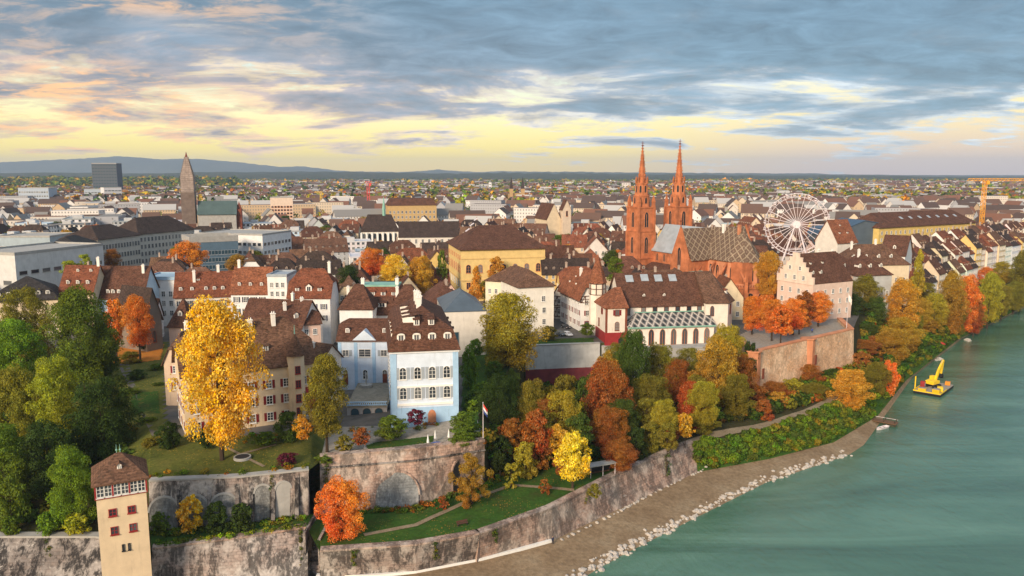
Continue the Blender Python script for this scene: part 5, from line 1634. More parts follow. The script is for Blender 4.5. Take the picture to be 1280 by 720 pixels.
# ================================================================== RIGHT-HAND BUILDINGS
A, B = W_(970, 303, 21), W_(1014, 288, 21)
se = zpy(300, 350) - 21
sg, wo, ro = make_building('stepped_gable_house', A, B, 21, se, se + 10.2, 'gable_y', wallc=(0.70, 0.52, 0.43), roofc=RC['brown'], over=0.1,
    rows=[('front', z_, n_, 1.0, 1.6, {}) for z_, n_ in ((2.0, 4), (5.8, 4), (9.6, 4))] + [('front', se + 1.0, (0.25, 0.5, 0.75), 1.0, 1.5, dict(proud=0.3)), ('front', se + 4.6, (0.36, 0.64), 0.9, 1.3, dict(proud=0.3))] + [('right', z_, 5, 1.0, 1.5, {}) for z_ in (2.0, 5.8, 9.6)],
    dormers=[('right', t_, 0.3, 1.2, 1.2, 'gable') for t_ in (0.12, 0.32)] + [('right', t_, 0.62, 0.9, 0.9, 'shed') for t_ in (0.2, 0.5)], chimneys=[(0.45, 0.6, 2.0)])
tag(sg, 'tall peach house with white stepped gable facing the bastion trees', 'house', q=False)
sw_ = sg['w']
mb = MB()
ns = 6
for k in range(ns):
    for s_ in (-1, 1):
        xa = sw_ / 2 + s_ * (sw_ / 2 + 0.25) * (1 - k / ns)
        xb = sw_ / 2 + s_ * (sw_ / 2 + 0.25) * (1 - (k + 1) / ns)
        x0, x1 = min(xa, xb), max(xa, xb)
        z1 = se + 10.2 * (k + 1) / ns + 0.5
        mb.box(x0 + 0.002, x1 - 0.002, -0.25, 0.45, se - 0.4, z1)
        mb.box(x0 - 0.06, x1 + 0.06, -0.32, 0.52, z1, z1 + 0.22)
mb.build('stepped_gable', MATS['plaster'], sg, color=(0.74, 0.58, 0.48))
KEEP.append((965, 1070, 375, 285))
hb('long_house', 'long pink house with brown roof running back from the stepped gable', 'house', 1033, 312, 1070, 322, 20.6, 345, 7.5, 16, 'half_x', wallc=WC['pink'], roofc=RC['brown'], rp=dict(f=0.5, hx=3),
   rows=[('front', z_, 6, 1.0, 1.5) for z_ in (2, 5.5)], dormers=[('front', t_, 0.3) for t_ in (0.3, 0.7)], chimneys=[(0.6, 0.45, 2)])
hb('river_house', 'grey-blue house with broad brown hipped roof behind the terrace trees', 'house', 1068, 318, 1112, 322, 19.5, 344, 8.0, 18, 'hip_x', wallc=WC['grey'], roofc=RC['brown'], rows=[('front', z_, 6, 1.1, 1.7) for z_ in (2, 6)], dormers=[('front', t_, 0.3) for t_ in (0.2, 0.5, 0.8)], chimneys=[(0.4, 0.45, 2)])
hb('river_house', 'wide house with long brown roof and many dormers above the stepped gable', 'house', 1056, 348, 1134, 352, 20, 331, 8.0, 16, 'hip_x', wallc=WC['cream'], roofc=RC['umber'], rows=[('front', z_, 8, 1.1, 1.6) for z_ in (3, 7)], dormers=[('front', t_, 0.3) for t_ in (0.15, 0.35, 0.55, 0.75)], rp=dict(hx=8), chimneys=[(0.2, 0.45, 2), (0.6, 0.5, 2)])
hb('gable_house', 'white house with brown roof gable beside the poplar', 'house', 1098, 372, 1128, 366, 19, 318, 8.5, 18, 'gable_x', wallc=WC['white'], roofc=RC['brown'], rows=[('front', z_, 4, 1.0, 1.5) for z_ in (3, 7)] + [('left', z_, 4, 1.0, 1.5) for z_ in (3, 7, 11)], dormers=[('front', 0.5, 0.3)])
hb('gable_house', 'red-roofed house with pale gable below the blue angular hall', 'house', 1044, 392, 1068, 398, 20, 303, 10.5, 14, 'gable_x', wallc=WC['pale'], roofc=RC['rust'], rows=[('front', 4, 3, 1, 1.5)], dormers=[('front', t_, 0.35, 1.1, 1.0, 'shed') for t_ in (0.3, 0.7)] + [('front', 0.5, 0.7, 1.0, 0.9, 'shed')])
# houses along the river, wall to wall: lit gable ends look upstream, dormered slopes look to the water
rr_ = random.Random(21)


def river_row(p0, ang, n, z, e0, e1, dep, w0, w1, gap=0.0):
    p = V3(p0)
    u = V3((math.cos(ang), math.sin(ang), 0))
    for k in range(n):
        w_ = rr_.uniform(w0, w1)
        e = rr_.uniform(e0, e1)
        wc_ = rr_.choice(['cream', 'pale', 'white', 'cream', 'yellow', 'pale', 'white'])
        rc_ = rr_.choice(['brown', 'brown', 'dark', 'red', 'umber'])
        rf = rr_.choice(['gable_x', 'gable_x', 'gable_x', 'half_x', 'hip_x'])
        A = p.copy(); A.z = z
        A -= V3((u.y, -u.x, 0)) * rr_.uniform(0, 1.5)
        B = A + u * (w_ - 0.05)
        fl = max(3, int(e / 3.2))
        rows = [(sd, 1.2 + (e - 0.8) * f / fl, nn, 1.15, 1.75, {}) for f in range(fl) for sd, nn in (('front', max(2, int(w_ / 2.7))), ('left', 4))]
        r_, wo, ro = make_building('riverside_house', A, B, dep * rr_.uniform(0.9, 1.1), e, e + rr_.uniform(5.5, 7.5), rf, wallc=tuple(q * rr_.uniform(0.9, 1.08) for q in WC[wc_]), roofc=RC[rc_], detail=False, rows=rows, below=11, rp=dict(f=0.5, hx=3.0),
                   dormers=[('front', (q + 0.5) / 3, rr_.choice([0.25, 0.3]), 1.2, 1.1, rr_.choice(['gable', 'shed'])) for q in range(3)], chimneys=[(0.3, 0.5, 1.8)], over=0.35)
        tag(r_, f'{WCN[wc_]} riverside house with {RCN[rc_]} {"hipped" if rf[:3] == "hip" else "gabled"} roof', 'house', 'houses along the right river bank')
        p += u * (w_ + gap * rr_.random())


river_row(W_(1124, 376, 14), R(43), 23, 14, 15.0, 19.0, 13, 8.5, 13)
river_row(W_(1150, 372, 11), R(45), 7, 11, 11.0, 15.0, 10, 8, 11, 9)
river_row(W_(1118, 402, 17), R(43), 22, 17, 15.0, 18.0, 13, 9, 14)
# yellow long building with skylights
yl, wo, ro = hb('long_yellow_block', 'long yellow block with brown roof and a row of skylights', 'building', 1096, 470, 1216, 520, 20.4, 284, 7.5, 24, 'hip_x', wallc=(0.66, 0.48, 0.16), roofc=RC['brown'], over=0.9, rows=[('front', z_, 22, 1.2, 1.8, {}) for z_ in (9, 14, 18)], rp=dict(hx=8), keep=296, detail=False)
for k in range(7):
    mb = MB(); mb.box(-1.1, 1.1, -1.2, 1.2, 0, 0.15)
    sl = mb.build('skylight', MATS['metal_grey'], ro, loc=(yl['w'] * (0.3 + 0.095 * k), 6.5, zpy(470, 284) - 20.4 + 4.3)); sl.rotation_euler = (math.atan2(7.5, 12), 0, 0)
# dark blue angular hall behind the wheel
A = W_(1034, 470, 20.4)
hall = empty('blue_hall', A, 0.12)
zt_ = zpy(470, 283) - 20.4
mb = MB(); mb.prism([(0, 0, -3), (30, 0, -3), (30, 0, zt_ + 1.5), (22, 0, zt_ + 3.0), (13, 0, zt_ - 0.5), (2, 0, zt_ - 2.5), (0, 0, zt_ - 6)], (0, 26, 0)); mb.build('wall', MATS['metal_dark'], hall)
MATS['blue_sheet'] = plain('blue_sheet', (0.035, 0.075, 0.13), 0.5, 0.2, 0.3, 0.5)
mb = MB()
for (xa, za), (xb, zb) in zip([(-0.3, zt_ - 6), (2, zt_ - 2.4), (13, zt_ - 0.4), (22, zt_ + 3.1), (30.4, zt_ + 1.6)], [(2, zt_ - 2.4), (13, zt_ - 0.4), (22, zt_ + 3.1), (30.4, zt_ + 1.6)]):
    mb.prism([(xa, -0.5, za), (xb, -0.5, zb), (xb, -0.5, zb + 0.4), (xa, -0.5, za + 0.4)], (0, 27, 0))
mb.build('roof', MATS['blue_sheet'], hall)
mb = MB(); mb.prism([(31, 2, -3), (42, 2, -3), (42, 2, zt_ - 5), (34, 2, zt_ + 2)], (0, 14, 0)); mb.build('side_wing', MATS['blue_sheet'], hall)
tag(hall, 'dark blue angular sheet-metal hall right of the ferris wheel', 'hall', q=False)
FOOT.append((A.x + 20, A.y + 12, 24)); KEEP.append((1034, 1098, 296, 470))

# ================================================================== FERRIS WHEEL
fc = W_(993, 430, 20.6)
fz = zpy(430, 280.5) - 20.6
FR = 16.4
wheel = empty('ferris_wheel', fc, R(-20))
tag(wheel, 'white ferris wheel with hanging gondolas behind the minster square', 'ferris wheel', q=False)
SW = MATS['steel_white']
for yy in (-1.1, 1.1):
    mb = MB()
    for rr, tr2 in ((FR, 0.16), (FR - 1.7, 0.12)):
        for k in range(56):
            a0, a1 = 2 * math.pi * k / 56, 2 * math.pi * (k + 1) / 56
            mb.tube((rr * math.cos(a0), yy, fz + rr * math.sin(a0)), (rr * math.cos(a1), yy, fz + rr * math.sin(a1)), tr2, n=5, cap=False)
    for k in range(56):
        a0, a1 = 2 * math.pi * k / 56, 2 * math.pi * (k + 0.5) / 56
        mb.tube((FR * math.cos(a0), yy, fz + FR * math.sin(a0)), ((FR - 1.7) * math.cos(a1), yy, fz + (FR - 1.7) * math.sin(a1)), 0.06, n=4, cap=False)
    mb.build('rim', SW, wheel)
mb = MB()
for k in range(56):
    a0, a1 = 2 * math.pi * k / 56, 2 * math.pi * (k + 1) / 56
    mb.tube((FR * 0.55 * math.cos(a0), 0, fz + FR * 0.55 * math.sin(a0)), (FR * 0.55 * math.cos(a1), 0, fz + FR * 0.55 * math.sin(a1)), 0.09, n=5, cap=False)
mb.build('inner_ring', SW, wheel)
for k in range(28):
    a = 2 * math.pi * k / 28
    c, s = math.cos(a), math.sin(a)
    mb = MB()
    for yy in (-1.1, 1.1):
        mb.tube((1.2 * c, yy * 1.3, fz + 1.2 * s), (FR * c, yy, fz + FR * s), 0.13 if k % 2 == 0 else 0.085, n=4)
    if k % 2 == 0:
        for f in (0.35, 0.6, 0.85, 1.0):
            mb.tube((FR * f * c, -1.1, fz + FR * f * s), (FR * f * c, 1.1, fz + FR * f * s), 0.06, n=4)
    mb.build('spoke', SW, wheel)
for k in range(28):
    a = 2 * math.pi * (k + 0.5) / 28
    mb = MB()
    cx, cz_ = (FR + 0.15) * math.cos(a), fz + (FR + 0.15) * math.sin(a)
    mb.frustum(8, 0.35, cz_ - 1.75, 0.78, cz_ - 1.35, 0, cx, 0); mb.frustum(8, 0.78, cz_ - 1.35, 0.78, cz_ - 0.9, 0, cx, 0)
    mb.frustum(8, 0.85, cz_ - 0.15, 0.15, cz_ + 0.25, 0, cx, 0)
    for q in range(4):
        b = math.pi / 4 + q * math.pi / 2
        mb.tube((cx + 0.7 * math.cos(b), 0.7 * math.sin(b), cz_ - 0.9), (cx + 0.7 * math.cos(b), 0.7 * math.sin(b), cz_ - 0.12), 0.05, n=4)
    mb.build('gondola', MATS['steel_white'] if k % 3 else MATS['metal_grey'], wheel)
mb = MB(); mb.tube((0, -2.4, fz), (0, 2.4, fz), 1.3, n=20); mb.tube((0, -2.7, fz), (0, -2.4, fz), 2.0, n=20); mb.build('hub', SW, wheel)
for sx in (-1, 1):
    for yy in (-2.6, 2.6):
        mb = MB(); mb.tube((sx * 0.7, yy, fz), (sx * 8.5, yy * 1.9, 0), 0.38, 0.45, 8); mb.tube((sx * 4.6, yy * 1.45, fz * 0.5), (0, yy * 1.45, fz * 0.5), 0.16, n=5); mb.build('support_leg', SW, wheel)
mb = MB(); mb.box(-10, 10, -6, 6, -1.5, 0.7); mb.build('platform', MATS['steel_white'], wheel)
FOOT.append((fc.x, fc.y, 18)); KEEP.append((953, 1034, 322, 420))

# ================================================================== SKYLINE
def crane(name, label, px, d, top_py, jibL, jibR, mat, w_=1.6, z0=20):
    b = W_(px, d, z0)
    zt = zpy(d, top_py) - z0
    root = empty(name, b, 0)
    mb = MB()
    h = w_ / 2
    n = int(zt / (w_ * 1.6))
    for sx in (-h, h):
        for sy in (-h, h):
            mb.tube((sx, sy, 0), (sx, sy, zt), w_ * 0.1, n=4)
    for k in range(n):
        z_a, z_b = zt * k / n, zt * (k + 1) / n
        s_ = 1 if k % 2 else -1
        for yy in (-h, h):
            mb.tube((-h * s_, yy, z_a), (h * s_, yy, z_b), w_ * 0.06, n=4)
            mb.tube((yy, -h * s_, z_a), (yy, h * s_, z_b), w_ * 0.06, n=4)
    mb.build('mast', MATS[mat], root)
    mb = MB()
    xl = (jibL - px) / FPX * d
    xr = (jibR - px) / FPX * d
    hh = w_ * 0.8
    for yy in (-h * 0.8, h * 0.8):
        mb.tube((xl, yy, zt), (xr, yy, zt), w_ * 0.09, n=4)
    mb.tube((xl * 0.97, 0, zt + hh), (xr * 0.97, 0, zt + hh), w_ * 0.1, n=4)
    k = xl
    st = w_ * 1.4
    while k < xr - st:
        for yy in (-h * 0.8, h * 0.8):
            mb.tube((k, yy, zt), (k + st / 2, 0, zt + hh), w_ * 0.05, n=4)
            mb.tube((k + st / 2, 0, zt + hh), (k + st, yy, zt), w_ * 0.05, n=4)
        k += st
    mb.build('jib', MATS[mat], root)
    mb = MB(); q = xl if abs(xl) < abs(xr) else xr
    mb.box(q - w_ if q > 0 else q, q if q > 0 else q + w_ * 1.6, -h, h, zt - w_ * 1.1, zt - 0.05); mb.build('counterweight', MATS['concrete'], root)
    mb = MB(); mb.box(h, h + w_ * 0.9, -h, h, zt - w_ * 1.2, zt - 0.1); mb.build('cab', MATS[mat], root)
    tag(root, label, 'crane', q=False)


MATS['crane_orange'] = plain('crane_orange', (0.80, 0.36, 0.03), 0.5, 0.1)
crane('tower_crane', 'orange tower crane rising above the right-hand roofs', 1225, 640, 226, 1203, 1292, 'crane_orange', 2.3)
MATS['red_crane'] = plain('red_crane', (0.62, 0.06, 0.05), 0.5, 0.1)
crane('tower_crane', 'slim red tower crane standing in the city centre', 461, 1150, 229, 457, 466, 'red_crane', 3.2)
crane('tower_crane', 'small yellow tower crane left of the red crane', 402, 1150, 241, 394, 404, 'yellow_paint', 2.4)

# church with scaffolded spire
A = W_(228, 640, 20)
sc_ = empty('scaffolded_church', A, R(14))
zt1, zt2, zt3 = zpy(640, 250) - 20, zpy(640, 222) - 20, zpy(640, 196) - 20
MATS['scaffold_shade'] = plain('scaffold_shade', (0.16, 0.12, 0.10), 0.9, 0.3, 0.4)
mb = MB(); mb.box(0.6, 10.9, 0.6, 10.9, -2, zt1 + 6); mb.build('tower', MATS['scaffold_shade'], sc_)
mb = MB()
MATS['scaffold'] = plain('scaffold', (0.34, 0.27, 0.235), 0.8, 0.35, 0.5)
for k in range(20):
    z_ = zt1 + (zt3 - zt1) * k / 20
    r = 4.9 if z_ < zt2 else 4.9 * (1 - (z_ - zt2) / (zt3 - zt2) * 0.8)
    r2_ = r
    cx = 5.75
    mb.box(cx - r, cx + r, cx - r, cx + r, z_, z_ + 1.5)
    mb.box(cx - r * 0.86, cx + r * 0.86, cx - r * 0.86, cx + r * 0.86, z_ + 0.5, z_ + (zt3 - zt1) / 20, 1)
    for sx in (-r, -r / 3, r / 3, r):
        for sy in (-r, r):
            mb.tube((cx + sx, cx + sy, z_), (cx + sx, cx + sy, z_ + (zt3 - zt1) / 20), 0.2, n=4)
            mb.tube((cx + sy, cx + sx, z_), (cx + sy, cx + sx, z_ + (zt3 - zt1) / 20), 0.2, n=4)
mb.build('scaffolding', [MATS['scaffold'], MATS['scaffold_shade']], sc_)
mb = MB(); mb.frustum(8, 1.2, zt3 - 0.5, 0.1, zt3 + 4, 0, 5.75, 5.75); mb.build('spire_tip', MATS['sandstone_dark'], sc_)
ne = zpy(640, 267) - 20
mb = MB(); mb.box(13, 42, -2, 14, -2, ne); mb.prism([(13, -2, ne), (13, 14, ne), (13, 6, ne + 9.0)], (29, 0, 0)); nv = mb.build('nave', MATS['concrete'], sc_)
MATS['slate_green'] = plain('slate_green', (0.07, 0.11, 0.11), 0.7, 0.2, 0.2)
mb = MB(); mb.shell([(12.5, -3, ne - 0.7), (42.6, -3, ne - 0.7), (42.6, 6, ne + 9.7), (12.5, 6, ne + 9.7), (12.5, 15, ne - .7), (42.6, 15, ne - .7)], [(0, 1, 2, 3), (3, 2, 5, 4)], 0.4); mb.build('nave_roof', MATS['slate_green'], sc_)
for k in range(5):
    add_window(nv, 16 + k * 5.4, -2, 3, 2.2, 8, 0, 'sandstone_dark', None, 'tracery', 'point', 'dark')
mb = MB(); mb.box(42.2, 46, 1, 11, -2, ne + 3); mb.frustum(4, 2.8, ne + 3, 0.1, ne + 9, 0, 44, 6); mb.build('choir_turret', MATS['sandstone_dark'], sc_)
tag(sc_, 'church with scaffolded spire and dark green nave roof on the left skyline', 'church', q=False)
KEEP.append((224, 294, 278, 640)); FOOT.append((A.x + 20, A.y + 10, 30))

# monastery church with white buttresses and long dark roof
bf, wo, ro = hb('friary_church', 'tall dark-roofed friary church with white buttresses', 'church', 452, 585, 499, 590, 20, 289, 11.5, 18, 'hip_x', wallc=WC['pale'], roofc=RC['dark'], over=0.5, rp=dict(hx=5),
   rows=[('front', 3, 7, 2.2, 7.5, dict(style='none', arch='point', frame='trim_white'))], detail=False, keep=300)
for k in range(8):
    mb = MB(); x = bf['w'] * k / 7; mb.box(x - 0.6, x + 0.6, -2.4, -0.01, -2, zpy(585, 291) - 20); mb.build('buttress', MATS['trim_white'], bf)
mb = MB(); zz_ = zpy(590, 289) - 20 + 11.5; mb.frustum(6, 1.3, zz_ - 0.5, 1.2, zz_ + 4, 0, bf['w'] * 0.62, 9); mb.frustum(6, 1.5, zz_ + 4, 0.05, zz_ + 14, 0, bf['w'] * 0.62, 9); mb.build('ridge_turret', MATS['copper_green'], bf)
hb('friary_nave', 'very long low dark roof beside the friary church', 'hall', 499, 585, 574, 590, 20, 296, 10.5, 16, 'gable_x', wallc=WC['pale'], roofc=RC['dark'], rows=[('front', 3, 9, 1.4, 3, {})], detail=False, keep=300)
hb('grand_hotel', 'large ochre block with brown mansard roof in the city centre', 'building', 485, 800, 546, 810, 20, 257, 7, 34, 'mansard_x', wallc=(0.50, 0.34, 0.15), roofc=RC['brown'], rp=dict(inset=3.5, z1=zpy(800, 257) - 20 + 6.5, hx=12), rows=[('front', z_, 12, 1.6, 2.4, {}) for z_ in (4, 9, 14)], detail=False, keep=266)
hb('slab_block', 'dark grey slab tower on the far left skyline', 'tower block', 117, 1900, 148, 1900, 20, 204.5, 0.3, 26, 'flat', wallc=(0.085, 0.10, 0.125), roofc=(0.1, 0.1, 0.1), roofmat='concrete', rows=[('front', z_, 9, 4.2, 2.6, dict(style='none', frame='dark', glass='glass_blue')) for z_ in range(6, 72, 7)], detail=False, keep=238, parapet=1.5)
hb('slab_block', 'pale banded office slab below the dark tower', 'office', 106, 1500, 131, 1500, 20, 236.5, 0.3, 22, 'flat', wallc=(0.34, 0.40, 0.46), roofc=(0.4, 0.42, 0.44), roofmat='concrete', rows=[('front', z_, 6, 5, 1.6, dict(style='none')) for z_ in (6, 11, 16)], detail=False)
hb('slab_block', 'white office slab right of the banded one', 'office', 131, 1480, 153, 1500, 20, 234.5, 0.3, 22, 'flat', wallc=(0.66, 0.66, 0.68), roofc=(0.5, 0.5, 0.5), roofmat='concrete', rows=[('front', z_, 5, 5, 1.6, dict(style='none')) for z_ in (8, 14, 20)], detail=False)
hb('slab_block', 'long blue-grey checkered office block at far left', 'office', 24, 1400, 62, 1400, 20, 235, 0.3, 26, 'flat', wallc=(0.38, 0.44, 0.52), roofc=(0.4, 0.4, 0.42), roofmat='concrete', rows=[('front', z_, 12, 2.6, 2.6, dict(style='none')) for z_ in (5, 12, 19)], detail=False)
hb('slab_block', 'orange-and-white gridded block of flats left of the red crane', 'tower block', 339, 860, 367, 866, 20, 247, 0.3, 16, 'flat', wallc=(0.70, 0.55, 0.44), roofc=(0.5, 0.5, 0.5), roofmat='concrete', rows=[('front', z_, 7, 2.2, 1.9, dict(style='none', frame='orange_paint')) for z_ in (3, 6.5, 10, 13.5, 17)], detail=False)
for px, wd, tp, d, lb, wc_ in ((966, 17, 230, 2600, 'pale pink', (0.62, 0.48, 0.42)), (989, 12, 227.5, 2700, 'tall cream', (0.60, 0.52, 0.40)), (1007, 9, 230.5, 2900, 'narrow grey', (0.5, 0.5, 0.48)), (1035, 24, 229, 2600, 'wide peach', (0.62, 0.50, 0.42)), (778, 10, 228.5, 2300, 'narrow white', (0.68, 0.62, 0.58)), (611, 3.5, 228, 2200, 'slim white', (0.7, 0.7, 0.7))):
    hb('tower_block', f'{lb} block of flats on the far plain', 'tower block', px, d, px + wd, d, 20, tp, 0.3, 18, 'flat', wallc=wc_, roofc=(0.4, 0.4, 0.4), roofmat='concrete', rows=[('front', z_, max(1, int(wd / 3)), 4, 2.2, dict(style='none')) for z_ in (6, 13, 20)], detail=False, foot=False)


def twin_church(px0, px1, d, tip, eave, label, wallc, roofc):
    A, B = W_(px0, d, 20), W_(px1, d, 20)
    w_ = B.x - A.x
    e = zpy(d, eave) - 20
    tz = zpy(d, tip) - 20
    root = empty('distant_church', A, 0.1)
    mb = MB(); tw__ = w_ * 0.24
    mb.box(0, w_, 4, 34, -2, e * 0.7); mb.build('nave', MATS['plaster'], root, color=wallc)
    for x in (0, w_ - tw__):
        mb = MB(); mb.box(x, x + tw__, 0, tw__, -2, e); mb.build('tower', MATS['plaster'], root, color=wallc)
        mb = MB(); mb.frustum(4, tw__ * 0.72, e, 0.1, tz, 0, x + tw__ / 2, tw__ / 2); mb.build('spire', MATS['tile'], root, color=roofc)
    mb = MB(); mb.shell([(-.5, 3.5, e * 0.69), (w_ / 2, 3.5, e * 0.98), (w_ + .5, 3.5, e * 0.69), (-.5, 35, e * .69), (w_ / 2, 35, e * .98), (w_ + .5, 35, e * .69)], [(0, 1, 4, 3), (1, 2, 5, 4)], 0.4); mb.build('nave_roof', MATS['tile'], root, color=roofc)
    tag(root, label, 'church', q=False)


twin_church(637, 656, 1400, 221, 236, 'ochre twin-towered church on the skyline left of the minster', (0.46, 0.30, 0.14), RC['dark'])
# white gabled church tower
A = W_(703, 590, 20)
gc = empty('gabled_church', A, R(18))
e = zpy(590, 262) - 20
mb = MB(); mb.box(0, 6.6, 0, 6.6, -2, e); mb.prism([(0, 0, e), (6.6, 0, e), (3.3, 0, e + 7)], (0, 6.6, 0)); tw2 = mb.build('tower', MATS['plaster'], gc, color=(0.62, 0.50, 0.38))
add_window(tw2, 3.3, 0, e - 5, 1.3, 4.0, 0, 'sandstone_light', None, 'none', 'round', 'dark', False)
mb = MB(); mb.shell([(-.4, -.3, e - .4), (3.3, -.3, e + 7.3), (7, -.3, e - .4), (-.4, 6.9, e - .4), (3.3, 6.9, e + 7.3), (7, 6.9, e - .4)], [(0, 1, 4, 3), (1, 2, 5, 4)], 0.25); mb.build('tower_roof', MATS['tile'], gc, color=RC['brown'])
mb = MB(); mb.box(-11, -0.2, 3, 30, -2, e - 7); mb.prism([(-11, 3, e - 7), (-0.2, 3, e - 7), (-5.6, 3, e + 4)], (0, 27, 0)); mb.build('nave', MATS['plaster'], gc, color=(0.64, 0.52, 0.36))
mb = MB(); mb.shell([(-11.5, 2.8, e - 7.4), (-5.6, 2.8, e + 4.4), (0.3, 2.8, e - 7.4), (-11.5, 30.5, e - 7.4), (-5.6, 30.5, e + 4.4), (.3, 30.5, e - 7.4)], [(0, 1, 4, 3), (1, 2, 5, 4)], 0.3); mb.build('nave_roof', MATS['tile'], gc, color=RC['brown'])
tag(gc, 'cream church with gabled tower beside yellow trees left of the minster', 'church', q=False)
FOOT.append((A.x, A.y + 12, 18)); KEEP.append((690, 712, 292, 590))
# ================================================================== THE TOWN BETWEEN THE LANDMARKS
LM = [(993, 280, 'the ferris wheel'), (240, 240, 'the scaffolded church'), (475, 285, 'the friary church'), (620, 320, 'the yellow museum'), (823, 270, 'the minster towers'), (1225, 255, 'the orange crane'), (461, 250, 'the red crane'), (132, 225, 'the dark slab tower'),
      (708, 265, 'the gabled church'), (515, 258, 'the ochre hotel'), (353, 255, 'the gridded flats'), (1160, 285, 'the long yellow block'), (185, 300, 'the old museum'), (285, 310, 'the glazed office'), (55, 320, 'the white slab museum'), (1065, 288, 'the blue angular hall'), (900, 300, 'the lozenge-tiled roof'),
      (648, 232, 'the twin-towered church')]


def rel(px, py):
    best = min(LM, key=lambda l: ((px - l[0]) / 1.0) ** 2 + ((py - l[1]) * 2.0) ** 2)
    dx_, dy_ = px - best[0], py - best[1]
    if abs(dx_) > abs(dy_) * 1.6:
        return ('left of ' if dx_ < 0 else 'right of ') + best[2]
    return ('behind ' if dy_ < 0 else 'in front of ') + best[2]


KEEP += [(330, 420, 345, 255), (70, 225, 345, 262), (420, 530, 362, 236), (535, 610, 360, 236), (200, 300, 335, 262), (690, 752, 335, 268), (752, 905, 335, 258), (1090, 1215, 300, 440), (445, 580, 300, 560)]
CR = random.Random(11)


def free(x, y, r, top_z, px, halfpx):
    for fx, fy, fr in FOOT:
        if (fx - x) ** 2 + (fy - y) ** 2 < (fr * 0.86 + r) ** 2:
            return False
    tp = proj((x, y, top_z))[1]
    for a, b, row, dd in KEEP:
        if y < dd and px + halfpx > a and px - halfpx < b and tp < row:
            return False
    return True


def proto_house(i, w_, d_, e, rh, roof, ndorm, nwin, floors, chim):
    A = V3((0, -500 - 40 * i, 0)); B = A + V3((w_, 0, 0))
    rows = []
    for f in range(floors):
        z_ = 1.4 + f * (e - 0.6) / floors
        rows += [('front', z_, nwin, 1.0, 1.5, {}), ('left', z_, 3, 1.0, 1.5, {}), ('right', z_, 3, 1.0, 1.5, {})]
    side = ('front',) if roof.endswith('_x') else ('left', 'right')
    dm = [(s_, (k + 0.5) / ndorm, 0.28, 1.1, 1.1, CR.choice(['gable', 'shed', 'round'])) for s_ in side for k in range(ndorm)]
    root, wo, ro = make_building('town_house', A, B, d_, e, e + rh, roof, detail=False, rows=rows, dormers=dm, chimneys=chim, foot=False, over=0.45, rp=dict(f=0.5, hx=3.2) if roof.startswith('half') else {})
    root['fh'] = e + rh
    root['wd'] = d_
    return root


def proto_block(i, w_, d_, e, nwin, floors):
    A = V3((0, -2000 - 60 * i, 0)); B = A + V3((w_, 0, 0))
    rows = []
    for f in range(floors):
        z_ = 1.3 + f * e / floors
        rows += [('front', z_, nwin, 1.8, 1.7, dict(style='none')), ('right', z_, 4, 1.8, 1.7, dict(style='none')), ('left', z_, 4, 1.8, 1.7, dict(style='none'))]
    root, wo, ro = make_building('town_block', A, B, d_, e, e, 'flat', detail=False, rows=rows, foot=False, roofmat='paint')
    mb = MB(); mb.box(w_ * 0.3, w_ * 0.55, d_ * 0.35, d_ * 0.7, e + 0.16, e + 2.6); mb.build('plant_room', MATS['plaster'], root, color=(0.5, 0.5, 0.5))
    root['fh'] = e
    root['wd'] = d_
    return root


PH = [proto_house(0, 13, 11, 9.5, 6.8, 'gable_x', 3, 4, 3, [(0.3, 0.45, 1.8)]), proto_house(1, 10, 14, 10.5, 6.5, 'gable_y', 2, 3, 3, [(0.5, 0.4, 1.8)]), proto_house(2, 16, 12, 9.0, 7.2, 'half_x', 4, 5, 3, [(0.2, 0.5, 1.8), (0.8, 0.5, 1.8)]),
      proto_house(3, 9, 13, 11.5, 6.0, 'half_y', 2, 3, 4, [(0.5, 0.7, 1.6)]), proto_house(4, 18, 13, 10.5, 6.4, 'hip_x', 4, 6, 3, [(0.35, 0.45, 1.8)]), proto_house(5, 11, 10, 8.0, 6.8, 'gable_x', 2, 3, 2, [(0.7, 0.4, 1.6)]), proto_house(6, 22, 12, 12.0, 6.6, 'gable_x', 6, 7, 4, [(0.2, 0.5, 1.8), (0.6, 0.5, 1.8)])]
PB = [proto_block(0, 24, 18, 13, 7, 4), proto_block(1, 34, 20, 16, 10, 5), proto_block(2, 18, 16, 10, 5, 3)]
used = set()
FARH = []          # houses past the nearest three hundred
nhouse = [0]


def place(proto, x, y, z, rz, wc_, rc_, scale=1.0):
    if proto.name in used:
        o = copy_tree(proto)
    else:
        used.add(proto.name)
        o = proto
    o.location = (x, y, z)
    o.rotation_euler = (0, 0, rz)
    o.scale = (scale, scale, scale)

    def paint(ob):
        for c in KIDS.get(ob.name, []):
            if c.name.startswith('wall'):
                c.color = (*wc_, 1)
            elif c.name.startswith(('roof', 'dormer')):
                c.color = (*rc_, 1)
            paint(c)
    paint(o)
    return o


PLACED = []


def jit(c, a=0.12):
    k = 1 + CR.uniform(-a, a)
    return tuple(max(0, q * k * (1 + CR.uniform(-0.04, 0.04))) for q in c)


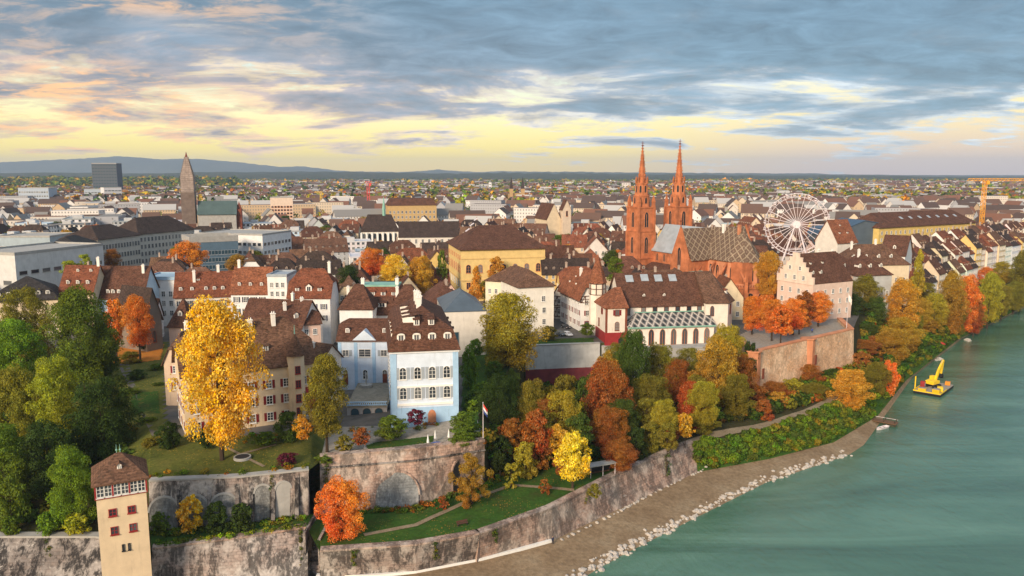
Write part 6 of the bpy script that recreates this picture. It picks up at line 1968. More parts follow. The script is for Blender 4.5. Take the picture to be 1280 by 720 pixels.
def fill(d0, d1, step, rowstep, pmax):
    d = d0
    n = 0
    while d < d1:
        px = -50 + CR.uniform(0, step)
        while px < 1335:
            y = d + CR.uniform(-rowstep, rowstep) * 0.4
            x = X_(px, y, 20)
            z = ground(x, y) if y < 640 else 20.0
            modern = px < 470 and y > 400 and CR.random() < (0.62 if px < 330 else 0.3)
            if px > 470 and y > 520 and CR.random() < 0.12:
                modern = True
            if modern:
                pr = CR.choice(PB)
                wcn = CR.choice(['white', 'white', 'pale', 'grey', 'grey', 'cream', 'blue'])
                rcv, rcn = CR.choice([((0.50, 0.51, 0.52), 'pale flat'), ((0.30, 0.32, 0.34), 'grey flat'), ((0.40, 0.47, 0.52), 'blue-grey flat'), ((0.16, 0.17, 0.18), 'dark flat')])
            else:
                pr = CR.choice(PH)
                wcn = CR.choice(['white', 'white', 'pale', 'cream', 'cream', 'yellow', 'pink', 'sand'] if px > 420 else ['white', 'white', 'pale', 'cream', 'grey'])
                rcn = CR.choice(['brown', 'brown', 'dark', 'red', 'umber', 'rust'] if px > 700 else ['brown', 'dark', 'red', 'umber', 'umber', 'brown'])
                rcv = RC[rcn]
                rcn = RCN[rcn]
            r = 0.5 * max(pr['w'], pr['wd']) * 0.95
            sc = CR.uniform(0.85, 1.08)
            hp = pr['w'] / y * 500
            if z > (16.5 if px > 1040 else 8) and free(x, y, r * sc, z + pr['fh'] * sc, px, hp) and CR.random() < pmax:
                base_rot = 0.25 * math.sin(x * 0.011 + y * 0.007) + 0.12 * math.sin(y * 0.03)
                rz = base_rot + CR.choice([0, 0, 0, -math.pi / 2, math.pi / 2]) + CR.uniform(-0.08, 0.08)
                c, s = math.cos(rz), math.sin(rz)
                ox = x - (pr['w'] / 2 * c - pr['wd'] / 2 * s) * sc
                oy = y - (pr['w'] / 2 * s + pr['wd'] / 2 * c) * sc
                FOOT.append((x, y, r * sc))
                if not modern and nhouse[0] >= 290:
                    FARH.append((x, y, z, pr['w'] * sc, pr['wd'] * sc, pr['fh'] * sc * 0.62, pr['fh'] * sc * 0.38, rz, False))
                    px += step
                    continue
                nhouse[0] += not modern
                o = place(pr, ox, oy, z, rz, jit(WC[wcn]), jit(rcv, 0.2), sc)
                pp = proj((x, y, z + 10))
                if modern:
                    lab = f'{WCN[wcn]} block, {rcn} roof, {rel(*pp)}'
                    tag(o, lab, 'building', 'plain blocks of the modern town', at=(x, y, z + 10))
                else:
                    lab = f'{WCN[wcn]} house, {rcn} roof, {rel(*pp)}'
                    tag(o, lab, 'house', 'gabled houses of the old town', at=(x, y, z + 10))
                n += 1
            px += step * CR.uniform(0.75, 1.2) * 430 / max(d, 330) ** 1.0 * 1.0
        d += rowstep
    return n


n1_ = fill(268, 420, 34, 15, 0.97)
n2_ = fill(420, 690, 34, 19, 0.93)
print('town houses', n1_, n2_)

# ------------------------------------------------------------------ farther houses: one mesh each, then the mass beyond
m, t = new_mat('mass_wall')
rp_ = t.n('ShaderNodeNewGeometry').outputs['Random Per Island']
c = t.ramp(rp_, [(0, (0.70, 0.66, 0.62)), (0.2, (0.62, 0.51, 0.38)), (0.4, (0.74, 0.72, 0.70)), (0.6, (0.58, 0.42, 0.26)), (0.75, (0.64, 0.57, 0.49)), (0.9, (0.40, 0.40, 0.42))], 'CONSTANT')
finish(t, c, 0.9)
m, t = new_mat('mass_roof')
rp_ = t.n('ShaderNodeNewGeometry').outputs['Random Per Island']
c = t.ramp(rp_, [(0, (0.13, 0.075, 0.055)), (0.22, (0.09, 0.06, 0.05)), (0.36, (0.18, 0.085, 0.055)), (0.56, (0.09, 0.06, 0.05)), (0.68, (0.22, 0.21, 0.20)), (0.82, (0.42, 0.41, 0.40))], 'CONSTANT')
finish(t, c, 0.9)


def simple_house(mb, x, y, z, w_, d_, e, rh, rz, flat=False, mw=0, mr=1, mg=None):
    c, s = math.cos(rz), math.sin(rz)
    tr = lambda p: (x + p[0] * c - p[1] * s, y + p[0] * s + p[1] * c, z + p[2])
    a, b = w_ / 2, d_ / 2
    v = [(-a, -b, 0), (a, -b, 0), (a, b, 0), (-a, b, 0), (-a, -b, e), (a, -b, e), (a, b, e), (-a, b, e)]
    if flat:
        mb.add([tr(p) for p in v], [(0, 1, 5, 4), (1, 2, 6, 5), (2, 3, 7, 6), (3, 0, 4, 7)], mw)
        mb.add([tr(p) for p in [(-a, -b, e), (a, -b, e), (a, b, e), (-a, b, e)]], [(0, 1, 2, 3)], mr)
    else:
        v += [(-a, 0, e + rh), (a, 0, e + rh)]
        mb.add([tr(p) for p in v], [(0, 1, 5, 4), (1, 2, 6, 9, 5), (2, 3, 7, 6), (3, 0, 4, 8, 7)], mw)
        o = 0.5
        zo = e - rh / b * o + 0.15
        mb.add([tr(p) for p in [(-a - o, -b - o, zo), (a + o, -b - o, zo), (a + o, 0, e + rh + 0.15), (-a - o, 0, e + rh + 0.15), (-a - o, b + o, zo), (a + o, b + o, zo)]], [(0, 1, 2, 3), (3, 2, 5, 4)], mr)
    if mg is not None:
        nf = max(1, int(e / 3.2))
        nw = max(2, int(w_ / 2.8))
        for f in range(nf):
            z0 = 1.0 + f * e / nf
            for k in range(nw):
                xx = -a + w_ * (k + 0.5) / nw
                mb.add([tr(p) for p in [(xx - 0.5, -b - 0.06, z0), (xx + 0.5, -b - 0.06, z0), (xx + 0.5, -b - 0.06, z0 + 1.5), (xx - 0.5, -b - 0.06, z0 + 1.5)]], [(0, 1, 2, 3)], mg)
            for q, sx in ((b * 0.5, 1), (-b * 0.5, 1), (b * 0.5, -1), (-b * 0.5, -1)):
                mb.add([tr(p) for p in [(sx * (a + 0.06), q - 0.5, z0), (sx * (a + 0.06), q + 0.5, z0), (sx * (a + 0.06), q + 0.5, z0 + 1.5), (sx * (a + 0.06), q - 0.5, z0 + 1.5)]], [(0, 1, 2, 3)], mg)


nfar = 0
tries = 0
FOOT2 = list(FOOT)
while nfar < 420 and tries < 12000:
    tries += 1
    y = 660 + 620 * CR.random() ** 1.3
    px = CR.uniform(-30, 1310)
    x = X_(px, y, 20)
    w_, d_, e, rh, fl = CR.choice([(16, 12, 9, 6.5, False), (24, 13, 11, 6.5, False), (12, 11, 8, 6.0, False), (34, 14, 13, 6, False), (30, 18, 14, 0, True), (44, 18, 18, 0, True), (20, 14, 12, 7, False)])
    if fl and px > 520 and CR.random() < 0.7:
        continue
    if any((fx - x) ** 2 + (fy - y) ** 2 < (fr * 0.8 + w_ * 0.4) ** 2 for fx, fy, fr in FOOT2):
        continue
    tp = proj((x, y, 42))[1]
    if any(y < dd and px + 12 > a and px - 12 < b and tp < row for a, b, row, dd in KEEP):
        continue
    FARH.append((x, y, 19.5, w_, d_, e, rh, 0.4 * math.sin(x * 0.006 + y * 0.004) + CR.choice([0, 0, math.pi / 2]) + CR.uniform(-0.1, 0.1), fl))
    FOOT2.append((x, y, w_ * 0.5))
    nfar += 1
print('far', nfar, tries, len(FARH))

mb = MB()
for h in FARH:
    simple_house(mb, *h, 0, 1, 2)
for k in range(10500):
    px = CR.uniform(-60, 1340)
    row = (227 if px < 380 else 226.5 if px < 640 else 228) + 25 * CR.random() ** 1.0
    y = D_(row, 24)
    if y < 1150 or y > 4600:
        continue
    if 0 < px < 250 and row < 236 and CR.random() < 0.65:
        continue
    x = X_(px, y, 20)
    big = min(2.2, 0.8 + y / 4500)
    fl = CR.random() < 0.16
    simple_house(mb, x, y, 18, CR.uniform(11, 26) * big, CR.uniform(9, 13) * big, CR.uniform(6, 11) * (1.3 if fl else 1.0), CR.uniform(4.5, 7) * min(big, 1.4), CR.uniform(0, math.pi), fl)
o = mb.build('distant_town', [MATS['mass_wall'], MATS['mass_roof'], MATS['glass']])
kind(o, 'stuff')
tag(o, 'mass of tiny roofs and walls spreading to the hills', 'houses', q=False)
# ================================================================== TREES
NR = np.random.default_rng(5)


def crown_mesh(kind_, nleaf, lsize, seed):
    g = np.random.default_rng(seed)

    def prof(h):
        if kind_ == 'round':
            return np.sqrt(np.clip(1 - (2 * h - 0.95) ** 2 / 1.05, 0.02, 1))
        if kind_ == 'oval':
            return np.clip(np.sin(np.pi * np.clip(h * 0.93 + 0.06, 0, 1)) ** 0.7, 0.05, 1)
        if kind_ == 'cone':
            return np.clip(1.05 * (1 - h) ** 0.75 * (0.55 + 0.45 * np.clip(h * 6, 0, 1)), 0.04, 1)
        if kind_ == 'column':
            return np.clip(np.sin(np.pi * np.clip(h * 0.9 + 0.08, 0, 1)) ** 0.45, 0.08, 1)
        return np.clip(np.sin(np.pi * np.clip(h * 0.85 + 0.15, 0, 1)) ** 0.55, 0.05, 1)
    ncl = {'round': 74, 'oval': 84, 'cone': 70, 'column': 80, 'spread': 60, 'sparse': 44}[kind_]
    if nleaf > 9000:
        ncl = int(ncl * 1.9)
    h = g.uniform(0.05, 0.95, ncl)
    a = g.uniform(0, 2 * np.pi, ncl)
    rr = np.sqrt(g.uniform(0.12, 1.0, ncl)) * prof(h) * 0.40 * g.uniform(0.62, 1.24, ncl)
    cx, cy, cz_ = rr * np.cos(a), rr * np.sin(a), h
    cr_ = g.uniform(0.06, 0.135, ncl) * (0.75 if kind_ == 'sparse' else 1.0)
    wts = cr_ ** 2
    ci = g.choice(ncl, nleaf, p=wts / wts.sum())
    d = g.normal(size=(nleaf, 3))
    d /= np.linalg.norm(d, axis=1)[:, None]
    d[:, 2] = np.abs(d[:, 2]) * np.where(g.random(nleaf) < 0.72, 1, -1)
    rad = cr_[ci] * g.uniform(0.5, 1.0, nleaf) ** 0.5
    # wispy strays
    rad *= np.where(g.random(nleaf) < 0.07, g.uniform(1.1, 1.5, nleaf), 1.0)
    P = np.stack([cx[ci], cy[ci], cz_[ci]], 1) + d * rad[:, None] * np.array([1, 1, 0.8])
    if kind_ == 'spread':
        P[:, 2] -= 0.25 * np.clip(np.hypot(P[:, 0], P[:, 1]) - 0.25, 0, 1)
    P[:, 2] = np.clip(P[:, 2], 0.0, 1.05)
    nrm = d * 0.75 + g.normal(size=(nleaf, 3)) * 0.55 + np.array([0, 0, 0.25])
    nrm /= np.linalg.norm(nrm, axis=1)[:, None]
    u = np.cross(nrm, g.normal(size=(nleaf, 3)))
    u /= np.linalg.norm(u, axis=1)[:, None]
    v = np.cross(nrm, u)
    s1 = lsize * g.uniform(0.6, 1.25, nleaf)[:, None]
    s2 = s1 * g.uniform(0.5, 0.85, nleaf)[:, None]
    q = np.stack([P - u * s1, P - v * s2 * 0.9 + nrm * s1 * 0.12, P + u * s1, P + v * s2 * 0.9 + nrm * s1 * 0.12], 1).reshape(-1, 3)
    return q


def mesh_np(name, q, mats):
    n = len(q) // 4
    me = bpy.data.meshes.new(name)
    me.vertices.add(len(q))
    me.vertices.foreach_set('co', q.astype(np.float32).ravel())
    me.loops.add(len(q))
    me.loops.foreach_set('vertex_index', np.arange(len(q), dtype=np.int32))
    me.polygons.add(n)
    me.polygons.foreach_set('loop_start', np.arange(0, len(q), 4, dtype=np.int32))
    me.polygons.foreach_set('loop_total', np.full(n, 4, dtype=np.int32))
    for m_ in mats:
        me.materials.append(m_)
    me.update()
    me.validate()
    return me


CROWN = {}
for ki, kd in enumerate(('round', 'oval', 'cone', 'column', 'spread', 'sparse')):
    for si, (nl, ls) in enumerate(((2200, 0.046), (9000, 0.024), (40000, 0.0112))):
        if kd == 'sparse':
            nl = int(nl * 0.55)
        CROWN[kd, si] = [mesh_np('crown', crown_mesh(kd, nl, ls, 100 * ki + 10 * si + q), [MATS['leaf']]) for q in range(3 if si < 2 else 2)]


def trunk_mesh(seed):
    g = random.Random(seed)
    mb = MB()
    pts = [V3((0, 0, -0.05)), V3((g.uniform(-.01, .01), g.uniform(-.01, .01), 0.35)), V3((g.uniform(-.02, .02), g.uniform(-.02, .02), 0.7)), V3((g.uniform(-.04, .04), g.uniform(-.04, .04), 1.0))]
    rad = [0.040, 0.028, 0.020, 0.006]
    for a, b, r0, r1 in zip(pts, pts[1:], rad, rad[1:]):
        mb.tube(a, b, r0, r1, 7)
    for k in range(9):
        t_ = g.uniform(0.42, 0.85)
        p = pts[1].lerp(pts[2], (t_ - 0.35) / 0.35) if t_ < 0.7 else pts[2].lerp(pts[3], (t_ - 0.7) / 0.3)
        an = g.uniform(0, 6.28)
        L = g.uniform(0.16, 0.34)
        e = p + V3((math.cos(an) * L, math.sin(an) * L, g.uniform(0.08, 0.26)))
        mid = p.lerp(e, 0.5) + V3((0, 0, -0.02))
        mb.tube(p, mid, 0.013, 0.009, 5); mb.tube(mid, e, 0.009, 0.003, 5)
    return mb.mesh('trunk', MATS['bark'])


TRUNK = [trunk_mesh(i) for i in range(4)]
TC = dict(olive=(0.215, 0.190, 0.020), green=(0.120, 0.180, 0.017), dark=(0.044, 0.075, 0.016), bright=(0.165, 0.275, 0.018), lime=(0.34, 0.38, 0.02), yellow=(0.84, 0.55, 0.02), gold=(0.62, 0.32, 0.018), orange=(0.70, 0.215, 0.012), rust=(0.33, 0.115, 0.018),
          red=(0.50, 0.090, 0.014), ochre=(0.40, 0.235, 0.018), yolive=(0.36, 0.31, 0.020), forest=(0.078, 0.122, 0.018), purple=(0.13, 0.02, 0.035))
TCN = dict(olive='olive-green', green='mid-green', dark='dark green', bright='bright green', lime='lime-green', yellow='bright yellow', gold='golden', orange='orange', rust='rust-brown', red='red-orange', ochre='ochre', yolive='yellow-olive', forest='deep green', purple='wine-red')
TR = random.Random(3)


def tree(x0, x1, y0, y1, d, col, kd='round', label=None, group=None, cat='tree', name=None, q=True, where=''):
    """crown box in photo pixels, ground distance d"""
    if d < 260:
        d *= 1 - np.interp(d, [140, 160, 180, 210, 250], [.046, .034, .024, .018, .006])
    pxc = (x0 + x1) / 2
    zt, zb = zpy(d, y0), zpy(d, y1)
    zc = (zt + zb) / 2
    wd = (x1 - x0) / FPX * (d * CP + (CAMH - zc) * SP)
    x = X_(pxc, d, zc)
    zg = ground(x, d) if d < 640 else 19.0
    zb = max(zb, zg - 0.3)
    hc = zt - zb
    if hc < 0.8:
        return None
    si = 0 if wd < 5 else (1 if wd < 8.5 else 2)
    root = empty(name or ('shrub' if cat == 'shrub' else 'tree'), (x, d, zg), TR.uniform(0, 6.28))
    c = TC[col]
    k = 1 + TR.uniform(-0.1, 0.1)
    cc = tuple(min(0.8, a * k * (1 + TR.uniform(-0.06, 0.06))) for a in c)
    cr_ = link('crown', TR.choice(CROWN[kd, si]), root, cc, (0, 0, zb - zg))
    cr_.scale = (wd * 1.08, wd * 1.08, hc * 1.01)
    if cat != 'shrub':
        tk = link('trunk', TR.choice(TRUNK), root)
        th = zb - zg + 0.72 * hc
        tk.scale = (min(wd, 14) * 0.9, min(wd, 14) * 0.9, th)
    if label is None:
        label = f'{TCN[col]} {"shrub" if cat == "shrub" else "tree"} {where}'
    tag(root, label, cat, group, q=q)
    return root


NG = 'trees of the left garden'
WG = 'trees of the wooded slope'
for t_ in [
    (0, 62, 362, 455, 236, 'olive', 'round', 'olive tree with yellowing top below the black mansard roof'),
    (58, 146, 363, 478, 206, 'green', 'oval', 'tallest deep green tree of the left garden, beside the orange pair'),
    (108, 148, 400, 480, 214, 'forest', 'oval', 'dark green tree leaning against the tall deep green one'),
    (-20, 52, 402, 490, 200, 'bright', 'round', 'bright green tree at the left picture edge'),
    (-15, 56, 462, 575, 172, 'olive', 'round', 'olive leafy tree at the left edge above the dark hedge'),
    (36, 102, 450, 545, 170, 'lime', 'round', 'lime-green tree with yellow tips in the left garden'),
    (84, 172, 478, 590, 167, 'dark', 'round', 'broad blackish-green yew behind the watch tower'),
    (20, 100, 530, 625, 157, 'dark', 'round', 'dark yew left of the lime willow'),
    (-30, 42, 535, 640, 154, 'green', 'round', 'deep green tree at the lower left edge'),
    (-10, 36, 598, 660, 147.5, 'green', 'round', 'mid-green bush-like tree above the dark river wall'),
    (56, 123, 560, 655, 147.5, 'bright', 'spread', 'bright lime willow left of the watch tower'),
    (128, 158, 374, 432, 238, 'orange', 'oval', 'orange tree half hidden behind its brighter twin'),
    (151, 193, 371, 432, 232, 'orange', 'oval', 'vivid orange egg-shaped tree beside the stone chapel'),
    (217, 327, 378, 553, 157.5, 'yellow', 'oval', 'huge bright yellow tree in front of the manor'),
    (376, 437, 446, 545, 165, 'olive', 'oval', 'tall olive tree between manor and courtyard terrace'),
    (395, 458, 601, 684, 146.5, 'orange', 'round', 'orange tree beside the stone stair in front of the terrace wall'),
    (589, 677, 368, 462, 226, 'yolive', 'round', 'large yellow-green tree in front of the corner house'),
    (212, 258, 303, 348, 352, 'orange', 'round', 'orange tree behind the dormered red row house'),
    (474, 514, 320, 372, 318, 'yellow', 'round', 'yellow tree behind the green copper deck'),
    (505, 546, 322, 372, 322, 'gold', 'oval', 'golden tree left of the yellow museum'),
    (448, 482, 311, 345, 350, 'orange', 'round', 'orange tree behind the white row houses'),
    (418, 456, 333, 380, 300, 'dark', 'round', 'dark green tree beside the row house with three dormers'),
    (546, 560, 312, 362, 332, 'green', 'column', 'narrow green tree at the corner of the yellow museum'),
    (585, 606, 334, 376, 318, 'gold', 'cone', 'golden pointed tree in front of the yellow museum'),
    (608, 632, 322, 350, 334, 'gold', 'round', 'golden tree against the arched museum windows'),
    (757, 782, 322, 352, 300, 'green', 'round', 'round green tree behind the stair turret roof'),
    (128, 152, 312, 336, 395, 'rust', 'round', 'rust tree in front of the old museum wing'),
    (76, 96, 326, 345, 330, 'lime', 'round', 'lime tree at the foot of the white slab museum'),
    (96, 114, 318, 340, 335, 'lime', 'round', 'lime tree at the end of the white slab museum'),
    # lower garden
    (691, 741, 541, 603, 168, 'yellow', 'round', 'bright yellow tree alone above the river path'),
    (640, 674, 553, 612, 174, 'yolive', 'round', 'yellow-olive tree left of the bright yellow one'),
    (626, 652, 578, 612, 168, 'yolive', 'sparse', 'small yellow-olive tree at the garden path'),
    (655, 692, 545, 598, 178, 'rust', 'round', 'rust-brown tree behind the bright yellow one'),
    (563, 616, 568, 632, 160.5, 'ochre', 'sparse', 'thin ochre tree against the end of the terrace wall'),
    (545, 562, 620, 652, 158.5, 'rust', 'sparse', 'small bare rust shrub-tree by the small arch'),
    (560, 604, 515, 558, 172, 'green', 'round', 'green tree at the right end of the terrace garden'),
]:
    tree(*t_[:8], group=None, q=False) if len(t_) == 8 else None
slope = [
    (600, 650, 470, 560, 186, 'dark', 'round'), (578, 622, 488, 545, 190, 'forest', 'round'), (640, 690, 478, 560, 190, 'olive', 'round'), (676, 730, 490, 570, 186, 'yolive', 'round'), (655, 700, 515, 575, 180, 'olive', 'oval'),
    (726, 790, 452, 552, 198, 'rust', 'oval'), (742, 776, 440, 505, 214, 'ochre', 'round'), (768, 814, 416, 520, 214, 'forest', 'round'), (700, 745, 520, 590, 180, 'forest', 'round'), (735, 790, 510, 580, 186, 'rust', 'round'),
    (784, 840, 470, 560, 205, 'olive', 'round'), (806, 852, 502, 555, 196, 'yolive', 'round'), (826, 866, 450, 520, 224, 'rust', 'round'), (840, 886, 478, 542, 206, 'red', 'round'), (800, 846, 432, 500, 226, 'olive', 'round'),
    (866, 930, 424, 515, 222, 'ochre', 'round'), (884, 932, 408, 470, 238, 'yolive', 'round'), (842, 880, 436, 480, 236, 'olive', 'round'), (896, 944, 470, 530, 216, 'olive', 'round'), (868, 905, 505, 545, 208, 'green', 'round'),
    (925, 948, 430, 520, 236, 'dark', 'column'), (948, 985, 478, 520, 236, 'rust', 'round'), (975, 1006, 474, 520, 240, 'yolive', 'round'), (993, 1028, 456, 508, 250, 'rust', 'round'), (1018, 1056, 462, 506, 258, 'forest', 'round'), (925, 960, 480, 530, 226, 'rust', 'round'),
    (1034, 1090, 464, 532, 236, 'gold', 'round'), (1078, 1112, 454, 515, 252, 'olive', 'round'), (1098, 1124, 450, 502, 258, 'orange', 'oval'), (1056, 1102, 426, 476, 282, 'rust', 'round'), (1092, 1142, 412, 466, 290, 'ochre', 'round'), (1040, 1070, 470, 520, 246, 'olive', 'round'),
    (1040, 1080, 368, 430, 306, 'dark', 'round'), (1058, 1102, 345, 420, 318, 'olive', 'oval'), (1078, 1110, 372, 432, 312, 'forest', 'round'), (1104, 1150, 350, 425, 318, 'gold', 'oval'), (1100, 1150, 396, 462, 300, 'ochre', 'oval'), (1130, 1156, 390, 445, 322, 'olive', 'round'),
    (1139, 1158, 314, 368, 358, 'yolive', 'cone'), (1150, 1186, 368, 425, 340, 'yolive', 'round'), (1170, 1210, 342, 425, 350, 'ochre', 'oval'), (1188, 1228, 346, 415, 362, 'orange', 'oval'), (1182, 1206, 370, 425, 352, 'olive', 'round'), (1220, 1254, 342, 402, 380, 'yolive', 'oval'), (1240, 1266, 356, 394, 402, 'olive', 'round'),
    (1262, 1296, 314, 366, 430, 'olive', 'oval'), (1254, 1282, 352, 388, 420, 'olive', 'round'), (1205, 1232, 372, 416, 362, 'rust', 'round'), (1150, 1172, 398, 436, 334, 'ochre', 'round'),
    (795, 830, 530, 565, 190, 'olive', 'round'), (750, 800, 552, 585, 178, 'rust', 'round'), (690, 720, 560, 600, 174, 'rust', 'round'), (610, 640, 545, 590, 174, 'dark', 'round'), (945, 975, 505, 535, 226, 'olive', 'round'), (755, 800, 500, 550, 192, 'forest', 'round'), (850, 900, 520, 550, 204, 'olive', 'round'), (720, 760, 470, 530, 206, 'forest', 'round'),
    (905, 945, 445, 500, 230, 'rust', 'round'), (780, 812, 535, 575, 186, 'dark', 'round'), (820, 850, 535, 562, 194, 'rust', 'round'),
    (940, 968, 500, 545, 218, 'rust', 'round'), (958, 985, 490, 530, 228, 'ochre', 'round'), (1000, 1036, 480, 528, 236, 'olive', 'round'), (1062, 1090, 440, 490, 268, 'rust', 'round'), (1076, 1100, 420, 465, 290, 'rust', 'round'), (1120, 1146, 420, 470, 300, 'ochre', 'round'),
    (1066, 1100, 405, 450, 296, 'forest', 'round'), (1140, 1166, 372, 420, 336, 'ochre', 'oval'), (1196, 1222, 356, 412, 366, 'ochre', 'round'), (660, 692, 500, 560, 190, 'ochre', 'round'), (690, 724, 470, 540, 212, 'olive', 'round'), (752, 792, 430, 480, 236, 'olive', 'round'), (905, 925, 420, 470, 244, 'rust', 'round'),
]
for (a, b, c, d, dd, col, kd) in slope:
    px = (a + b) / 2
    where = ('below the retaining wall' if px < 735 else 'on the slope below the white chapel' if px < 930 else 'at the foot of the bastion' if px < 1060 and (c + d) / 2 > 440 else 'along the right river bank')
    tree(a, b, c, d, dd, col, kd, where=where, group=WG if px < 1060 else 'trees along the right river bank')
# filling trees between them
for k in range(46):
    px = TR.uniform(612, 1000)
    d = TR.uniform(176, 236)
    x = X_(px, d, 12)
    z = ground(x, d)
    if z < 7.3 or z > 17:
        continue
    h_ = TR.uniform(6.5, 12.5)
    w_ = h_ * TR.uniform(0.62, 0.85)
    tp = proj((x, d, z + h_))[1]
    if tp < (492 if px < 765 else 452 if px < 905 else 505):
        continue
    wp = w_ / d * 500
    tree(px - wp, px + wp, tp, proj((x, d, z + h_ * 0.12))[1], d, TR.choice(['rust', 'olive', 'ochre', 'forest', 'yolive', 'olive', 'green', 'rust', 'gold']), TR.choice(['round', 'oval', 'round', 'sparse']), where='below the retaining wall' if px < 735 else 'on the slope below the white chapel', group=WG)
# row of small orange trees on the bastion
for (a, b, c, d, dd, col) in [(924, 958, 371, 412, 264, 'orange'), (948, 984, 375, 415, 255, 'orange'), (944, 972, 369, 404, 278, 'orange'), (975, 1010, 374, 412, 263, 'orange'), (992, 1022, 365, 402, 278, 'rust'), (1006, 1042, 366, 402, 278, 'orange'), (962, 992, 382, 418, 249, 'orange'), (986, 1014, 380, 412, 264, 'rust'), (944, 978, 316, 370, 306, 'gold')]:
    tree(a, b, c, d, dd, col, 'round', where='on the bastion terrace' if dd < 300 else 'behind the bastion', group='orange trees of the bastion' if dd < 300 else None)
# garden shrubs
for (a, b, c, d, dd, col, kd, wh) in [
    (186, 212, 642, 672, 145.5, 'green', 'round', 'at the foot of the arched garden wall'), (222, 254, 622, 664, 146, 'yellow', 'round', 'against the arched garden wall'), (254, 288, 628, 668, 146, 'dark', 'round', 'beside the yellow wall shrub'), (286, 318, 630, 668, 146.5, 'dark', 'round', 'right of the other dark wall shrub'),
    (345, 372, 567, 584, 156, 'purple', 'round', 'on the upper lawn'), (440, 464, 535, 556, 166, 'rust', 'round', 'clipped at the lawn corner'), (466, 512, 522, 546, 172, 'green', 'round', 'below the courtyard balustrade'), (508, 532, 512, 530, 174.5, 'purple', 'round', 'at the foot of the blue house'),
    (196, 228, 528, 566, 163, 'dark', 'round', 'at the left corner of the manor'), (344, 376, 516, 555, 166, 'forest', 'round', 'in front of the manor right side'), (366, 390, 520, 548, 164, 'gold', 'round', 'at the right corner of the manor'), (318, 345, 540, 556, 164, 'green', 'round', 'under the manor windows'), (246, 268, 535, 560, 162, 'dark', 'round', 'under the huge yellow tree'),
    (0, 28, 645, 668, 145, 'green', 'round', 'on top of the dark river wall'), (46, 76, 640, 668, 145, 'bright', 'round', 'on top of the dark river wall'), (78, 112, 642, 668, 145, 'lime', 'round', 'on top of the dark river wall'),
    (160, 184, 462, 486, 214, 'dark', 'round', 'behind the small lawn'), (150, 178, 440, 462, 232, 'olive', 'round', 'edging the leaf carpet'), (186, 206, 455, 470, 224, 'green', 'round', 'edging the leaf carpet'), (170, 186, 420, 436, 246, 'dark', 'round', 'under the vivid orange tree'), (175, 190, 506, 522, 196, 'purple', 'round', 'on the small lawn'),
    (392, 420, 568, 584, 160, 'green', 'round', 'on the terrace wall top'), (418, 442, 545, 565, 164, 'olive', 'round', 'beside the lawn on the terrace'), (470, 498, 636, 656, 157.5, 'green', 'round', 'below the big blind arch'), (450, 468, 630, 660, 158, 'rust', 'sparse', 'left of the big blind arch'), (560, 596, 536, 556, 168.5, 'green', 'round', 'at the right end of the terrace'),
    (852, 878, 560, 584, 196, 'olive', 'round', 'where the river wall ends'), (735, 752, 605, 622, 163, 'olive', 'round', 'at the bend of the garden path'), (672, 690, 598, 622, 165, 'rust', 'sparse', 'beside the garden path'), (575, 600, 432, 500, 205, 'bright', 'spread', 'in the garden right of the blue house'), (588, 622, 478, 520, 196, 'bright', 'round', 'in the garden right of the blue house'),
    (140, 160, 470, 496, 208, 'forest', 'round', 'along the left garden path'), (150, 176, 486, 510, 200, 'green', 'round', 'along the left garden path'), (138, 158, 500, 530, 190, 'forest', 'round', 'along the left garden path'), (172, 196, 522, 546, 178, 'green', 'round', 'along the left garden path'),
    (150, 172, 530, 556, 174, 'olive', 'round', 'along the left garden path'), (190, 206, 478, 498, 208, 'forest', 'round', 'along the left garden path'), (130, 150, 446, 470, 226, 'olive', 'round', 'along the left garden path'), (176, 200, 548, 568, 164, 'olive', 'round', 'along the left garden path'),
    (604, 630, 452, 486, 214, 'green', 'round', 'in the garden right of the blue house'), (626, 652, 462, 500, 210, 'forest', 'round', 'in the garden right of the blue house'), (580, 602, 500, 528, 186, 'bright', 'round', 'in the garden right of the blue house'), (612, 640, 430, 456, 230, 'rust', 'round', 'in the garden right of the blue house'), (584, 606, 424, 446, 232, 'bright', 'round', 'in the garden right of the blue house'),
    (676, 698, 408, 424, 258, 'olive', 'round', 'beside the parked cars'), (724, 744, 404, 420, 258, 'green', 'round', 'in front of the timbered house'), (150, 172, 640, 662, 146, 'dark', 'round', 'behind the watch tower'),
]:
    tree(a, b, c, d, dd, col, kd, cat='shrub', where=wh)

# trees scattered through the town
TT = []
tt_ = 0
tries = 0
while tt_ < 330 and tries < 5000:
    tries += 1
    y = 330 + 900 * TR.random() ** 1.2
    px = TR.uniform(-20, 1300)
    x = X_(px, y, 20)
    hh = TR.uniform(9, 16)
    if any((fx - x) ** 2 + (fy - y) ** 2 < (fr * 0.75 + 3.5) ** 2 for fx, fy, fr in FOOT2):
        continue
    z = ground(x, y) if y < 640 else 19.0
    if z < 10:
        continue
    tp = proj((x, y, z + hh))[1]
    if any(y < dd and px + 10 > a and px - 10 < b and tp < row for a, b, row, dd in KEEP):
        continue
    py0, py1 = tp, proj((x, y, z + hh * 0.2))[1]
    wp = hh * 0.85 / y * 1000 / 2
    col = TR.choice(['olive', 'green', 'gold', 'yolive', 'forest', 'orange', 'ochre', 'olive'])
    TT.append((px - wp, px + wp, py0, py1, y, col))
    FOOT2.append((x, y, 4))
    tt_ += 1
TT.sort(key=lambda q: q[4])
for q_ in TT[:140]:
    tree(*q_, TR.choice(['round', 'oval']), where=rel((q_[0] + q_[1]) / 2, (q_[2] + q_[3]) / 2), group='trees scattered through the town', name='town_tree')

